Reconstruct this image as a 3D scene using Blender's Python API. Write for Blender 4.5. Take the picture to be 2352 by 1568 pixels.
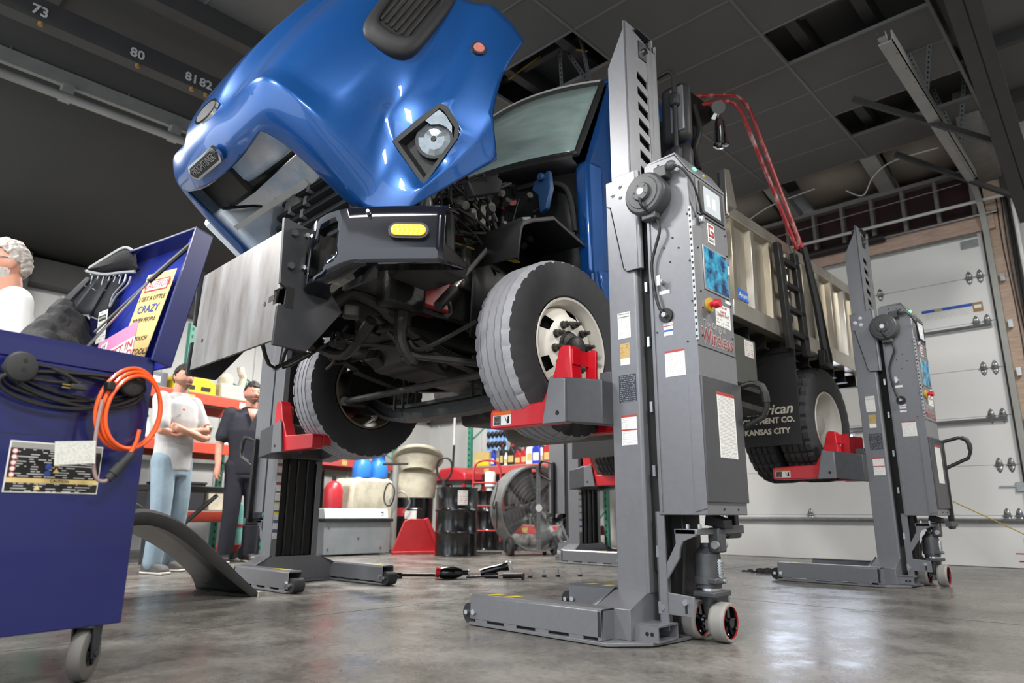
import bpy, bmesh, math, random
from mathutils import Vector, Matrix, Euler
random.seed(7)
for _o in list(bpy.data.objects): bpy.data.objects.remove(_o)
SC = bpy.context.scene
COL = SC.collection
R = math.radians
# ---------------------------------------------------------------- camera
cd = bpy.data.cameras.new('camera'); cam = bpy.data.objects.new('camera', cd); COL.objects.link(cam)
cd.sensor_width = 36.0; cd.lens = 1590.0 / 2352.0 * 36.0; cd.clip_start = 0.05
cam.matrix_world = (Matrix.Translation((0, 0, 0.55)) @ Matrix.Rotation(R(43.3), 4, 'Z')
                    @ Matrix.Rotation(R(90 + 13.92), 4, 'X') @ Matrix.Rotation(R(0.26), 4, 'Z'))
cd.dof.use_dof = True; cd.dof.focus_distance = 3.8; cd.dof.aperture_fstop = 2.0
SC.camera = cam
# ---------------------------------------------------------------- world, exposure
w = bpy.data.worlds.new('world'); SC.world = w; w.use_nodes = True
w.node_tree.nodes['Background'].inputs[0].default_value = (0.86, 0.93, 1.0, 1)
w.node_tree.nodes['Background'].inputs[1].default_value = 1.4
SC.view_settings.view_transform = 'Standard'; SC.view_settings.look = 'None'
SC.view_settings.gamma = 1.0; SC.view_settings.exposure = 0.7
SC.view_settings.use_curve_mapping = False
# ---------------------------------------------------------------- helpers
def lin(h):
    h = h.lstrip('#'); v = [int(h[i:i + 2], 16) / 255 for i in (0, 2, 4)]
    return tuple((c / 12.92 if c <= .04045 else ((c + .055) / 1.055) ** 2.4) for c in v)
MATS = {}
def M(name, col, rough=.5, metal=0.0, var=.12, scale=6.0, bump=0.0, bscale=60.0, coat=0.0, emit=0.0,
      col2=None, trans=0.0, alpha=1.0, rvar=.1, stretch=None, thr=None):
    """procedural principled material: two-tone noise colour, noise roughness, optional bump"""
    if name in MATS: return MATS[name]
    m = bpy.data.materials.new(name); m.use_nodes = True; MATS[name] = m
    nt = m.node_tree; N = nt.nodes; L = nt.links; p = N['Principled BSDF']
    c = lin(col) if isinstance(col, str) else col
    tc = N.new('ShaderNodeTexCoord'); mp = N.new('ShaderNodeMapping')
    L.new(tc.outputs['Object'], mp.inputs[0])
    if stretch: mp.inputs['Scale'].default_value = stretch
    nz = N.new('ShaderNodeTexNoise'); nz.inputs['Scale'].default_value = scale
    nz.inputs['Detail'].default_value = 5; nz.inputs['Roughness'].default_value = .6
    L.new(mp.outputs[0], nz.inputs['Vector'])
    rp = N.new('ShaderNodeValToRGB'); L.new(nz.outputs['Fac'], rp.inputs[0])
    lo, hi = (thr if thr else (.3, .72)); rp.color_ramp.elements[0].position = lo; rp.color_ramp.elements[1].position = hi
    if col2: c2 = lin(col2) if isinstance(col2, str) else col2; a, b = c, c2
    else: a = tuple(x * (1 - var) for x in c); b = tuple(min(1, x * (1 + var)) for x in c)
    rp.color_ramp.elements[0].color = (*a, 1); rp.color_ramp.elements[1].color = (*b, 1)
    L.new(rp.outputs[0], p.inputs['Base Color'])
    p.inputs['Metallic'].default_value = metal
    mr = N.new('ShaderNodeMapRange'); mr.inputs[3].default_value = max(.02, rough - rvar * rough); mr.inputs[4].default_value = min(1, rough + rvar * rough)
    L.new(nz.outputs['Fac'], mr.inputs[0]); L.new(mr.outputs[0], p.inputs['Roughness'])
    if bump:
        n2 = N.new('ShaderNodeTexNoise'); n2.inputs['Scale'].default_value = bscale; n2.inputs['Detail'].default_value = 4
        L.new(mp.outputs[0], n2.inputs['Vector'])
        bp = N.new('ShaderNodeBump'); bp.inputs['Strength'].default_value = bump; bp.inputs['Distance'].default_value = .01
        L.new(n2.outputs['Fac'], bp.inputs['Height']); L.new(bp.outputs[0], p.inputs['Normal'])
    if coat: p.inputs['Coat Weight'].default_value = coat; p.inputs['Coat Roughness'].default_value = .04
    if trans: p.inputs['Transmission Weight'].default_value = trans
    if alpha < 1: p.inputs['Alpha'].default_value = alpha
    if emit: L.new(rp.outputs[0], p.inputs['Emission Color']); p.inputs['Emission Strength'].default_value = emit
    return m
def print_mat(name, paper, ink, rows, dens=.5, ucol=18, margin=.06):
    """flat printed label: paper with rows of broken ink dashes"""
    if name in MATS: return MATS[name]
    m = bpy.data.materials.new(name); m.use_nodes = True; MATS[name] = m
    nt = m.node_tree; N = nt.nodes; L = nt.links; p = N['Principled BSDF']; p.inputs['Roughness'].default_value = .45
    tc = N.new('ShaderNodeTexCoord'); sx = N.new('ShaderNodeSeparateXYZ'); L.new(tc.outputs['Generated'], sx.inputs[0])
    def mth(op, a, b=None):
        n = N.new('ShaderNodeMath'); n.operation = op
        for i, v in enumerate((a, b)):
            if v is None: continue
            if isinstance(v, (int, float)): n.inputs[i].default_value = v
            else: L.new(v, n.inputs[i])
        return n.outputs[0]
    u = mth('FRACT', mth('ADD', mth('MULTIPLY', mth('ADD', sx.outputs[0], sx.outputs[1]), .999), 0.0))
    v = mth('MULTIPLY', sx.outputs[2], rows)
    row = mth('FLOOR', v); fr = mth('FRACT', v)
    cx = N.new('ShaderNodeCombineXYZ'); L.new(mth('MULTIPLY', u, ucol), cx.inputs[0]); L.new(mth('MULTIPLY', row, 7.31), cx.inputs[1])
    nz = N.new('ShaderNodeTexNoise'); nz.inputs['Scale'].default_value = 1.0; nz.inputs['Detail'].default_value = 1; L.new(cx.outputs[0], nz.inputs['Vector'])
    ink_f = mth('MULTIPLY', mth('LESS_THAN', fr, .40), mth('LESS_THAN', nz.outputs['Fac'], dens))
    inside = mth('MULTIPLY', mth('GREATER_THAN', u, margin), mth('LESS_THAN', u, 1 - margin))
    ink_f = mth('MULTIPLY', ink_f, inside)
    mx = N.new('ShaderNodeMix'); mx.data_type = 'RGBA'; L.new(ink_f, mx.inputs[0])
    mx.inputs[6].default_value = (*lin(paper), 1); mx.inputs[7].default_value = (*lin(ink), 1)
    L.new(mx.outputs[2], p.inputs['Base Color'])
    return m
class B:
    """collects shapes into one mesh"""
    def __init__(s, off=(0, 0, 0)): s.v = []; s.f = []; s.off = Vector(off)
    def add(s, vs, fs):
        n = len(s.v); s.v += [Vector(v) for v in vs]; s.f += [tuple(i + n for i in f) for f in fs]; return s
    def box(s, a, b, rot=None, piv=None):
        (x0, y0, z0), (x1, y1, z1) = a, b
        vs = [Vector((x, y, z)) for x in (x0, x1) for y in (y0, y1) for z in (z0, z1)]
        if rot is not None:
            c = Vector(piv) if piv is not None else (Vector(a) + Vector(b)) / 2
            q = Euler(rot).to_matrix(); vs = [c + q @ (v - c) for v in vs]
        return s.add(vs, [(0, 1, 3, 2), (4, 6, 7, 5), (0, 4, 5, 1), (2, 3, 7, 6), (0, 2, 6, 4), (1, 5, 7, 3)])
    def cyl(s, p0, p1, r0, r1=None, n=16, caps=True):
        p0, p1 = Vector(p0), Vector(p1); r1 = r0 if r1 is None else r1
        d = (p1 - p0).normalized(); a = d.orthogonal().normalized(); b = d.cross(a)
        vs = []
        for p, r in ((p0, r0), (p1, r1)):
            for i in range(n):
                t = 2 * math.pi * i / n; vs.append(p + (a * math.cos(t) + b * math.sin(t)) * r)
        fs = [(i, (i + 1) % n, n + (i + 1) % n, n + i) for i in range(n)]
        if caps: fs += [tuple(range(n - 1, -1, -1)), tuple(range(n, 2 * n))]
        return s.add(vs, fs)
    def lathe(s, prof, c=(0, 0, 0), axis='X', n=32, a0=0, a1=360, close=False):
        """prof: (radius, height along axis)"""
        c = Vector(c); full = abs(a1 - a0) >= 360; m = n if full else n + 1; vs = []
        for i in range(m):
            t = R(a0) + R(a1 - a0) * i / n; ct, st = math.cos(t), math.sin(t)
            for r, h in prof:
                vs.append(c + Vector({'X': (h, r * ct, r * st), 'Y': (r * ct, h, r * st), 'Z': (r * ct, r * st, h)}[axis]))
        k = len(prof); fs = []
        for i in range(n):
            j = (i + 1) % m
            for q in range(k - 1 if not close else k):
                q2 = (q + 1) % k
                fs.append((i * k + q, j * k + q, j * k + q2, i * k + q2))
        return s.add(vs, fs)
    def tube(s, pts, r, n=8, caps=True, closed=False):
        P = [Vector(p) for p in pts]; m = len(P); rr = r if isinstance(r, (list, tuple)) else [r] * m
        T = []
        for i in range(m):
            if closed: d = P[(i + 1) % m] - P[i - 1]
            else: d = P[min(i + 1, m - 1)] - P[max(i - 1, 0)]
            T.append(d.normalized() if d.length > 1e-9 else Vector((0, 0, 1)))
        a = T[0].orthogonal().normalized(); vs = []
        for i in range(m):
            a = (a - T[i] * a.dot(T[i])); a = a.normalized() if a.length > 1e-6 else T[i].orthogonal().normalized(); b = T[i].cross(a)
            for k in range(n):
                t = 2 * math.pi * k / n; vs.append(P[i] + (a * math.cos(t) + b * math.sin(t)) * rr[i])
        fs = []
        for i in range(m if closed else m - 1):
            j = (i + 1) % m
            fs += [(i * n + k, i * n + (k + 1) % n, j * n + (k + 1) % n, j * n + k) for k in range(n)]
        if caps and not closed: fs += [tuple(range(n - 1, -1, -1)), tuple(range((m - 1) * n, m * n))]
        return s.add(vs, fs)
    def prism(s, poly, axis, a, b):
        """poly in the two other axes (x,z) for Y, (y,z) for X, (x,y) for Z; extruded a..b"""
        def pt(p, h): return {'X': (h, p[0], p[1]), 'Y': (p[0], h, p[1]), 'Z': (p[0], p[1], h)}[axis]
        n = len(poly); vs = [pt(p, a) for p in poly] + [pt(p, b) for p in poly]
        return s.add(vs, [tuple(range(n)), tuple(range(2 * n - 1, n - 1, -1))] + [(i, n + i, n + (i + 1) % n, (i + 1) % n) for i in range(n)])
    def ball(s, c, r, n=14, m=8):
        c = Vector(c); rr = Vector(r) if isinstance(r, (tuple, list)) else Vector((r, r, r)); vs = [c + Vector((0, 0, rr.z))]
        for j in range(1, m):
            ph = math.pi * j / m
            for i in range(n):
                t = 2 * math.pi * i / n; vs.append(c + Vector((rr.x * math.sin(ph) * math.cos(t), rr.y * math.sin(ph) * math.sin(t), rr.z * math.cos(ph))))
        vs.append(c - Vector((0, 0, rr.z))); fs = [(0, 1 + i, 1 + (i + 1) % n) for i in range(n)]
        for j in range(m - 2):
            fs += [(1 + j * n + i, 1 + (j + 1) * n + i, 1 + (j + 1) * n + (i + 1) % n, 1 + j * n + (i + 1) % n) for i in range(n)]
        k = len(vs) - 1; fs += [(k, 1 + (m - 2) * n + (i + 1) % n, 1 + (m - 2) * n + i) for i in range(n)]
        return s.add(vs, fs)
    def grid(s, rows):
        m = len(rows[0]); vs = [p for r_ in rows for p in r_]
        return s.add(vs, [(i * m + j, i * m + j + 1, (i + 1) * m + j + 1, (i + 1) * m + j) for i in range(len(rows) - 1) for j in range(m - 1)])
    def mesh(s, name, mat, smooth=True, ang=35):
        me = bpy.data.meshes.new(name)
        me.from_pydata([tuple(v - s.off) for v in s.v], [], s.f); me.validate()
        bm = bmesh.new(); bm.from_mesh(me); bmesh.ops.recalc_face_normals(bm, faces=bm.faces); bm.to_mesh(me); bm.free()
        if smooth:
            for p in me.polygons: p.use_smooth = True
            me.set_sharp_from_angle(angle=R(ang))
        if mat: me.materials.append(MATS[mat] if isinstance(mat, str) else mat)
        return me
    def obj(s, name, mat, parent=None, bevel=0, smooth=True, ang=35, solid=0, subd=0, loc=None, rot=None):
        me = s.mesh(name, mat, smooth, ang); o = bpy.data.objects.new(name, me); COL.objects.link(o)
        if parent is not None: o.parent = parent
        if loc: o.location = loc
        if rot: o.rotation_euler = rot
        if subd: md = o.modifiers.new('sub', 'SUBSURF'); md.levels = md.render_levels = subd
        if solid: md = o.modifiers.new('solid', 'SOLIDIFY'); md.thickness = solid; md.offset = -1
        if bevel: md = o.modifiers.new('bev', 'BEVEL'); md.width = bevel; md.segments = 2; md.limit_method = 'ANGLE'; md.angle_limit = R(40)
        return o
def empty(name, loc=(0, 0, 0), rot=(0, 0, 0)):
    o = bpy.data.objects.new(name, None); COL.objects.link(o); o.location = loc; o.rotation_euler = rot; o.empty_display_size = .2
    return o
def tag(o, label=None, cat=None, group=None, kind=None):
    if label: o['label'] = label
    if cat: o['category'] = cat
    if group: o['group'] = group
    if kind: o['kind'] = kind
    return o
def struct(o): o['kind'] = 'structure'; return o
def share(o, parent, loc, rot=(0, 0, 0), scale=None):
    c = o.copy(); COL.objects.link(c); c.parent = parent; c.location = loc; c.rotation_euler = rot
    if scale: c.scale = scale
    return c
def copy_tree(o, parent=None):
    c = o.copy(); COL.objects.link(c); c.parent = parent
    for ch in list(o.children): copy_tree(ch, c)
    return c
def text(name, s, size, mat, parent, loc, rot, ext=.0008, align='CENTER', sx=1.0, bold=0.0, shear=0.0):
    cu = bpy.data.curves.new(name, 'FONT'); cu.body = s; cu.size = size; cu.extrude = ext; cu.align_x = align; cu.align_y = 'CENTER'
    cu.offset = bold; cu.shear = shear; cu.resolution_u = 2
    t = bpy.data.objects.new(name + '_tmp', cu); COL.objects.link(t)
    me = bpy.data.meshes.new_from_object(t.evaluated_get(bpy.context.evaluated_depsgraph_get()))
    bpy.data.objects.remove(t); bpy.data.curves.remove(cu)
    me.materials.clear(); me.materials.append(MATS[mat]); o = bpy.data.objects.new(name, me); COL.objects.link(o)
    o.parent = parent; o.location = loc; o.rotation_euler = rot; o.scale = (sx, 1, 1)
    return o
def arc(c, r, a0, a1, n, plane='XZ'):
    out = []
    for i in range(n + 1):
        t = R(a0 + (a1 - a0) * i / n); u, v = r * math.cos(t), r * math.sin(t)
        out.append({'XZ': (c[0] + u, c[1], c[2] + v), 'YZ': (c[0], c[1] + u, c[2] + v), 'XY': (c[0] + u, c[1] + v, c[2])}[plane])
    return out
def smoothpath(pts, n=6, closed=False):
    P = [Vector(p) for p in pts]; m = len(P); out = []
    for i in range(m if closed else m - 1):
        if closed: p0, p1, p2, p3 = P[i - 1], P[i], P[(i + 1) % m], P[(i + 2) % m]
        else: p0, p1, p2, p3 = P[max(i - 1, 0)], P[i], P[i + 1], P[min(i + 2, m - 1)]
        for k in range(n):
            t = k / n; out.append(.5 * ((2 * p1) + (p2 - p0) * t + (2 * p0 - 5 * p1 + 4 * p2 - p3) * t * t + (3 * p1 - p0 - 3 * p2 + p3) * t ** 3))
    if not closed: out.append(P[-1])
    return out
# ---------------------------------------------------------------- materials
M('concrete', '#716f6b', .30, var=.0, col2='#908d88', scale=1.3, bump=.05, bscale=40, rvar=.35)
def concrete():
    m = MATS['concrete']; nt = m.node_tree; N = nt.nodes; L = nt.links; p = N['Principled BSDF']
    tc = N.new('ShaderNodeTexCoord'); cols = []
    def nz(sc, det, lo, hi, c0, c1):
        n = N.new('ShaderNodeTexNoise'); n.inputs['Scale'].default_value = sc; n.inputs['Detail'].default_value = det; n.inputs['Roughness'].default_value = .65; L.new(tc.outputs['Object'], n.inputs['Vector'])
        r = N.new('ShaderNodeValToRGB'); r.color_ramp.elements[0].position = lo; r.color_ramp.elements[1].position = hi
        r.color_ramp.elements[0].color = (*lin(c0), 1); r.color_ramp.elements[1].color = (*lin(c1), 1); L.new(n.outputs['Fac'], r.inputs[0]); return n, r
    n1, r1 = nz(.9, 8, .34, .66, '#63605b', '#8d8a85'); n2, r2 = nz(3.2, 9, .30, .62, '#8f8b86', '#ffffff'); n3, r3 = nz(38, 6, .30, .55, '#b4b0aa', '#ffffff')
    prev = r1.outputs[0]
    for r_ in (r2, r3):
        mx = N.new('ShaderNodeMix'); mx.data_type = 'RGBA'; mx.blend_type = 'MULTIPLY'; mx.inputs[0].default_value = .75; L.new(prev, mx.inputs[6]); L.new(r_.outputs[0], mx.inputs[7]); prev = mx.outputs[2]
    L.new(prev, p.inputs['Base Color'])
    mr = N.new('ShaderNodeMapRange'); mr.inputs[1].default_value = .3; mr.inputs[2].default_value = .7; mr.inputs[3].default_value = .16; mr.inputs[4].default_value = .40; L.new(n2.outputs['Fac'], mr.inputs[0]); L.new(mr.outputs[0], p.inputs['Roughness'])
concrete()
M('ceil_dark', '#3a3937', .75, var=.1, scale=2)
M('ceil_tile', '#605f5c', .7, var=.08, scale=1.5)
M('tbar', '#706f6b', .5, var=.08)
M('steel_dark', '#3a3938', .55, var=.15)
M('wall_grey', '#c9c9c6', .55, var=.05, scale=2)
M('door_white', '#dcdcda', .42, var=.03, scale=2)
M('galv', '#b4b8b8', .32, metal=.85, var=.15, scale=20)
M('gray_rail', '#9c9c97', .5, metal=.2, var=.1)
M('wood', '#a88f7c', .75, var=.0, col2='#c4ad9b', scale=5, stretch=(1, 1, 8))
M('wood_h', '#a3897a', .75, var=.0, col2='#c2aa9c', scale=5, stretch=(1, 6, 9))
M('wood_grey', '#7d7974', .8, var=.15, scale=8)
M('backing_red', '#3a2424', .9, var=.25, scale=5)
M('insul', '#a49a90', .85, var=.08, scale=3)
M('pipe_white', '#d6d6d4', .4)
M('black', '#121212', .5, var=.3)
M('black_gloss', '#0c0d10', .16, var=.2, coat=.4)
M('grime', '#191817', .5, var=.45, scale=14, bump=.3, bscale=30)
M('grime2', '#2a2826', .55, var=.4, scale=12, bump=.25, bscale=40)
M('gun', '#77787c', .34, metal=.3, var=.05, scale=30, bump=.02, bscale=400)
M('gun_dark', '#4c4d50', .4, metal=.3, var=.08, scale=20)
M('bolt', '#c8ccce', .28, metal=.9, var=.1)
M('chrome', '#dfe3e6', .1, metal=1.0, var=.05)
M('white', '#e6e6e3', .5, var=.03)
M('red', '#c20f20', .36, var=.08, coat=.2)
M('red_rim', '#b32a30', .5)
M('yellow', '#dcc81e', .5)
M('rubber', '#2b2b2c', .7, var=.15, scale=12)
M('poly_wheel', '#8b8985', .6, var=.1, scale=10)
M('screen', '#b8bfc2', .2, var=.02, emit=.25)
M('led_green', '#3dff7a', .3, emit=6.0, var=.02)
M('led_yellow', '#c8c81e', .3, var=.05)
M('tape_blue', '#2456b8', .5)
# ================================================================ high bay lamps, with two added at the back as fill
def highbay(x, y, z, wx, wy, power, rz=0.0, num=''):
    r_ = empty('high_bay_light', (x, y, z), (0, 0, rz))
    b = B().box((-wx / 2 - .03, -wy / 2 - .03, 0), (wx / 2 + .03, wy / 2 + .03, .07)); b.obj('housing', 'gray_rail', r_, bevel=.01)
    b = B().box((-wx / 2, -wy / 2, -.006), (wx / 2, wy / 2, .0)); b.obj('diffuser', 'lamp_face', r_)
    for s in (-1, 1): B().cyl((s * wx * .4, 0, .07), (s * wx * .4, 0, CEIL_Z - z), .004, n=6).obj('hanger_wire', 'galv', r_)
    ld = bpy.data.lights.new('lamp', 'AREA'); ld.shape = 'RECTANGLE'; ld.size = wx; ld.size_y = wy; ld.energy = power; ld.color = (1, .97, .93)
    lo = bpy.data.objects.new('lamp', ld); COL.objects.link(lo); lo.parent = r_; lo.location = (0, 0, -.012)
    return r_
CEIL_Z = 4.8
M('lamp_face', '#ffffff', .4, emit=8.0, var=.01)
LAMPS = [(-1.0, -1.2, 4.45, .45, 1.2, 130, 0, 'high bay light over the open floor in front of the truck'),
         (-4.2, -.6, 4.45, .45, 1.2, 110, 0, 'high bay light above the aisle ahead of the raised hood'),
         (1.6, .6, 4.45, .45, 1.2, 130, 0, 'high bay light over the aisle to the right of the near lift column'),
         (1.5, 5.6, 4.45, .45, 1.2, 165, 0, 'high bay light near the overhead door, over the side aisle'),
         (-7.4, .1, 4.2, .45, 1.2, 130, 0, 'high bay light over the far aisle toward the men'),
         (-6.5, 4.6, 4.3, .45, 1.2, 165, 0, 'added fill light beyond the truck, above the far lift columns'),  # added to brighten the back, kept out of view behind the hood
         (-7.9, 6.3, 4.1, .45, 1.2, 165, 0, 'added fill light above the drums in the back corner')]  # added to lift the dark drum corner, also hidden by the truck
for l in LAMPS:
    o = highbay(*l[:7]); tag(o, l[7], 'ceiling light', 'high bay lights')
# ================================================================ floor
fl = struct(B().box((-14, -3.6, -.12), (6, 9.6, 0)).obj('floor', 'concrete'))
M('joint', '#4c4a47', .9)
for i, (a, b) in enumerate([((-14, .55), (6, .55)), ((-14, 4.6), (6, 4.6)), ((-14, 8.75), (6, 8.75))]):
    B().box((a[0], a[1] - .004, -.002), (b[0], b[1] + .004, .0006)).obj('floor_joint', 'joint', fl)
for x in (-7.6, -3.55, .55):
    B().box((x - .004, -3.6, -.002), (x + .004, 9.35, .0006)).obj('floor_joint', 'joint', fl)
# ================================================================ rear wall with overhead door
wr = struct(B().box((-11.6, 9.55, 0), (6, 9.7, 5.6)).obj('wall_rear', 'wall_grey'))
for i in range(14): B().box((-11.5 + i * .42, 9.515, 0), (-11.46 + i * .42, 9.552, 3.9)).obj('wall_rib', 'wall_grey', wr)
for z in (1.15, 2.35, 3.3): B().box((-11.4, 9.44, z), (-5.1, 9.5, z + .16)).obj('wall_girt', 'steel_dark', wr)
for i in range(8): B().box((-.95 + i * .42, 9.515, 0), (-.91 + i * .42, 9.552, 5.4)).obj('wall_rib', 'wall_grey', wr)
for z in (1.2, 3.0): B().box((-.85, 9.40, z), (5, 9.5, z + .14)).obj('wall_girt', 'steel_dark', wr)
DX0, DX1, DY = -4.88, -1.2, 9.35
door = struct(empty('door_1', (0, DY, 0)))
for i in range(7):
    z0 = .004 + i * .5445
    p = B().box((DX0, -.0, z0), (DX1, .05, z0 + .5415)).obj('door_panel', 'door_white', door, bevel=.004)
zs = [.5445 * i for i in range(1, 7)]
hb = B()
for s in (-1, 1):
    hb.add([(-.035, -.006, s * .008), (.035, -.006, s * .008), (.022, -.004, s * .06), (.0, -.004, s * .085), (-.022, -.004, s * .06)], [(0, 1, 2, 3, 4)])
hb.cyl((-.045, -.012, 0), (.045, -.012, 0), .008, n=8)
for s in (-1, 1):
    for x, z in ((0, .03), (0, .06)): hb.cyl((x, -.003, s * z), (x, -.012, s * z), .006, n=6)
h0 = None
for z in zs:
    for x in (DX1 - .08, DX1 - .19, -2.36, -3.5, DX0 + .08, DX0 + .19):
        if h0 is None: h0 = hb.obj('door_hinge', 'galv', door, solid=.003, loc=(x, 0, z))
        else: share(h0, door, (x, 0, z))
for z in (zs[0] - .05, zs[3] - .06, zs[4] - .06 + .0, 3.77):
    if z == zs[3] - .06: pass
for z in (.46, 1.56, 2.64, 3.75):
    B().prism([(0, z), (-.045, z + .01), (-.06, z + .03), (-.045, z + .05), (0, z + .06), (-.005, z + .05), (-.05, z + .03), (-.005, z + .01)], 'X', DX0 + .02, DX1 - .04).obj('door_strut', 'galv', door)
B().box((-1.42, -.012, 3.63), (-1.24, 0, 3.73)).obj('top_bracket', 'galv', door)
B().box((-1.27, -.03, .80), (-1.16, -.005, .90)).obj('slide_lock', 'galv', door, bevel=.004)
B().box((-1.42, -.02, .85), (-1.27, -.012, .866)).obj('lock_bolt', 'galv', door)
# printed warning strip on the door
B().box((-1.93, -.003, 2.93), (-1.40, 0, 2.965)).obj('warning_strip', 'tape_blue', door)
B().box((-1.79, -.004, 2.933), (-1.71, 0, 2.962)).obj('warning_patch', M('patch', '#b8a46a', .5), door)
B().box((-1.40, -.004, 2.85), (-1.30, 0, 2.965)).obj('warning_patch', M('patch2', '#9a7a52', .5), door)
B().box((-1.385, -.005, 2.895), (-1.315, 0, 2.935)).obj('warning_patch', 'white', door)
B().box((-1.92, -.002, 2.84), (-1.42, 0, 2.925)).obj('warning_print', print_mat('doorprint', '#d8d8d6', '#c2c2c0', 8), door)
# track: vertical, bend, horizontal rail toward the camera
tp = [(-1.14, 0, .05), (-1.14, 0, 3.72)]
trk = empty('trim_1', (-1.14, 9.27, 0)); struct(trk)
def track(name, mat, off):
    b = B(); path = [(0, 0, .03), (0, 0, 3.75)]
    path += [(0, -(.45 - .45 * math.cos(R(t))), 3.75 + .45 * math.sin(R(t)) * 1.05) for t in (15, 30, 45, 60, 75, 90)]
    path += [(0, -3.78, 4.25)]
    prof = [(-.03, 0), (.03, 0), (.03, .05), (.024, .05), (.024, .006), (-.024, .006), (-.024, .05), (-.03, .05)]
    rows = []
    for i, p in enumerate(path):
        p = Vector(p); d = (Vector(path[min(i + 1, len(path) - 1)]) - Vector(path[max(i - 1, 0)])).normalized()
        nrm = Vector((0, d.z, -d.y)) if True else None
        rows.append([p + Vector((q[0] + off, 0, 0)) + nrm * q[1] for q in prof] + [p + Vector((prof[0][0] + off, 0, 0))])
    b.grid(rows); return b.obj(name, mat, trk)
track('door_track', 'gray_rail', 0)
B().box((-.045, -3.70, 4.235), (.065, -.52, 4.247)).obj('track_angle', 'gray_rail', trk)
B().box((.055, -3.70, 4.235), (.067, -.52, 4.33)).obj('track_angle', 'gray_rail', trk)
b = B()
for k in range(12): b.cyl((.04, -3.5 + k * .27, 4.233), (.04, -3.5 + k * .27, 4.236), .006, n=6)
b.obj('track_holes', 'black', trk)
for i in range(6): B().box((.055, .02, .4 + i * .55), (.10, .06, .49 + i * .55)).obj('track_bracket', 'galv', trk)
def perf(name, p0, p1, mat='galv', par=None):
    """perforated angle hanger with real punched-looking slots (dark insets)"""
    p0, p1 = Vector(p0), Vector(p1); d = p1 - p0; L = d.length; q = d.to_track_quat('Z', 'Y')
    o = B().prism([(-.02, -.02), (.02, -.02), (.02, -.016), (-.016, -.016), (-.016, .02), (-.02, .02)], 'Z', 0, L).obj(name, mat, par or trk, loc=p0, rot=q.to_euler())
    s = B(); n = int(L / .05)
    for k in range(n):
        z = (k + .5) * L / n; s.box((-.006, -.0206, z - .012), (.006, -.0155, z + .012)); s.box((-.0206, -.006, z - .012), (-.0155, .006, z + .012))
    s.obj('slots', 'black', o); return o
T0 = Vector((-1.14, 9.27, 0))
def tl(x, y, z): return tuple(Vector((x, y, z)) - T0)
perf('hanger', tl(-1.09, 6.72, 4.34), tl(-1.28, 6.72, 5.2)); perf('hanger', tl(-1.09, 6.72, 4.34), tl(-.95, 6.75, 5.2))
perf('hanger', tl(-1.09, 8.05, 4.34), tl(-1.25, 8.05, 5.1)); perf('hanger', tl(-1.09, 8.05, 4.34), tl(-.92, 8.06, 5.25))
perf('hanger', tl(-1.05, 8.06, 5.25), tl(-.70, 8.06, 5.27))
# timber header, studs above, jamb
hd = struct(B().box((-5.1, 9.30, 3.80), (-1.05, 9.42, 3.99)).obj('trim_2', 'wood_h', bevel=.004))
hd['kind'] = 'structure'
fr = struct(empty('trim_3', (0, 9.4, 0)))
B().box((-5.2, .08, 3.99), (-.9, .12, 4.66)).obj('backing_board', 'backing_red', fr)
B().box((-5.2, -.06, 4.58), (-1.0, .06, 4.63)).obj('plate', 'wood_grey', fr)
B().box((-5.2, -.04, 3.99), (-1.0, .06, 4.03)).obj('plate', 'wood_grey', fr)
for i in range(11): B().box((-4.95 + i * .37, -.05, 4.03), (-4.91 + i * .37, .06, 4.58)).obj('stud', 'wood_grey', fr)
jb = struct(B().box((-1.12, 9.36, 0), (-.94, 9.50, 5.0)).obj('trim_4', 'wood'))
struct(B().box((-.93, 9.30, 0), (-.86, 9.45, 5.0)).obj('trim_5', 'steel_dark'))
wire = B()
for k, (x, y) in enumerate(((-1.0, 9.35), (-.96, 9.34), (-.915, 9.29), (-.90, 9.29))):
    wire.tube(smoothpath([(x + .012 * math.sin(3 * z + k), y, z) for z in (.0, .6, 1.2, 1.8, 2.4, 3.0, 3.6, 4.2)], 4), .006, 5)
struct(wire.obj('trim_6', 'black'))
pw = empty('trim_7', (0, 9.2, 0)); struct(pw)
B().tube([(-5.4, 0, 4.15), (-.9, 0, 4.13)] + arc((-.9, 0, 4.07), .06, 90, 0, 4) + [(-.84, 0, .3)], .02, 8).obj('white_pipe', 'pipe_white', pw)
B().cyl((-5.0, .05, 3.98), (-2.2, .05, 3.98), .055, n=14).obj('torsion_spring', M('spring', '#1c1b1b', .5, var=.5, scale=40, stretch=(9, 1, 1)), pw)
B().cyl((-5.2, .05, 3.98), (-1.0, .05, 3.98), .013, n=8).obj('torsion_shaft', 'galv', pw)
B().tube([(-5, 0, 4.32), (-1.3, 0, 4.40)], .006, 5).obj('conduit', 'gray_rail', pw)
B().tube(smoothpath([(-1.4, -.4, 4.75), (-1.9, -.35, 4.78), (-2.15, -.3, 4.68), (-2.3, -.28, 4.48), (-2.5, -.25, 4.62)], 6), .008, 6).obj('loose_cable', 'pipe_white', pw)
B().tube(smoothpath([(-2.9, -.2, 4.8), (-3.5, -.25, 4.72), (-4.0, -.25, 4.55), (-4.4, -.2, 4.62)], 6), .008, 6).obj('loose_cable', 'pipe_white', pw)
# unseen right wall added to block world light; front (-Y) side left open
wg = struct(B().box((5.2, -3.6, 0), (5.35, 9.7, 5.6)).obj('wall_right_added', 'wall_grey'))
for z in (1.2, 3.0): B().box((5.05, -3.55, z), (5.2, 9.4, z + .14)).obj('wall_girt', 'steel_dark', wg)
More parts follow.
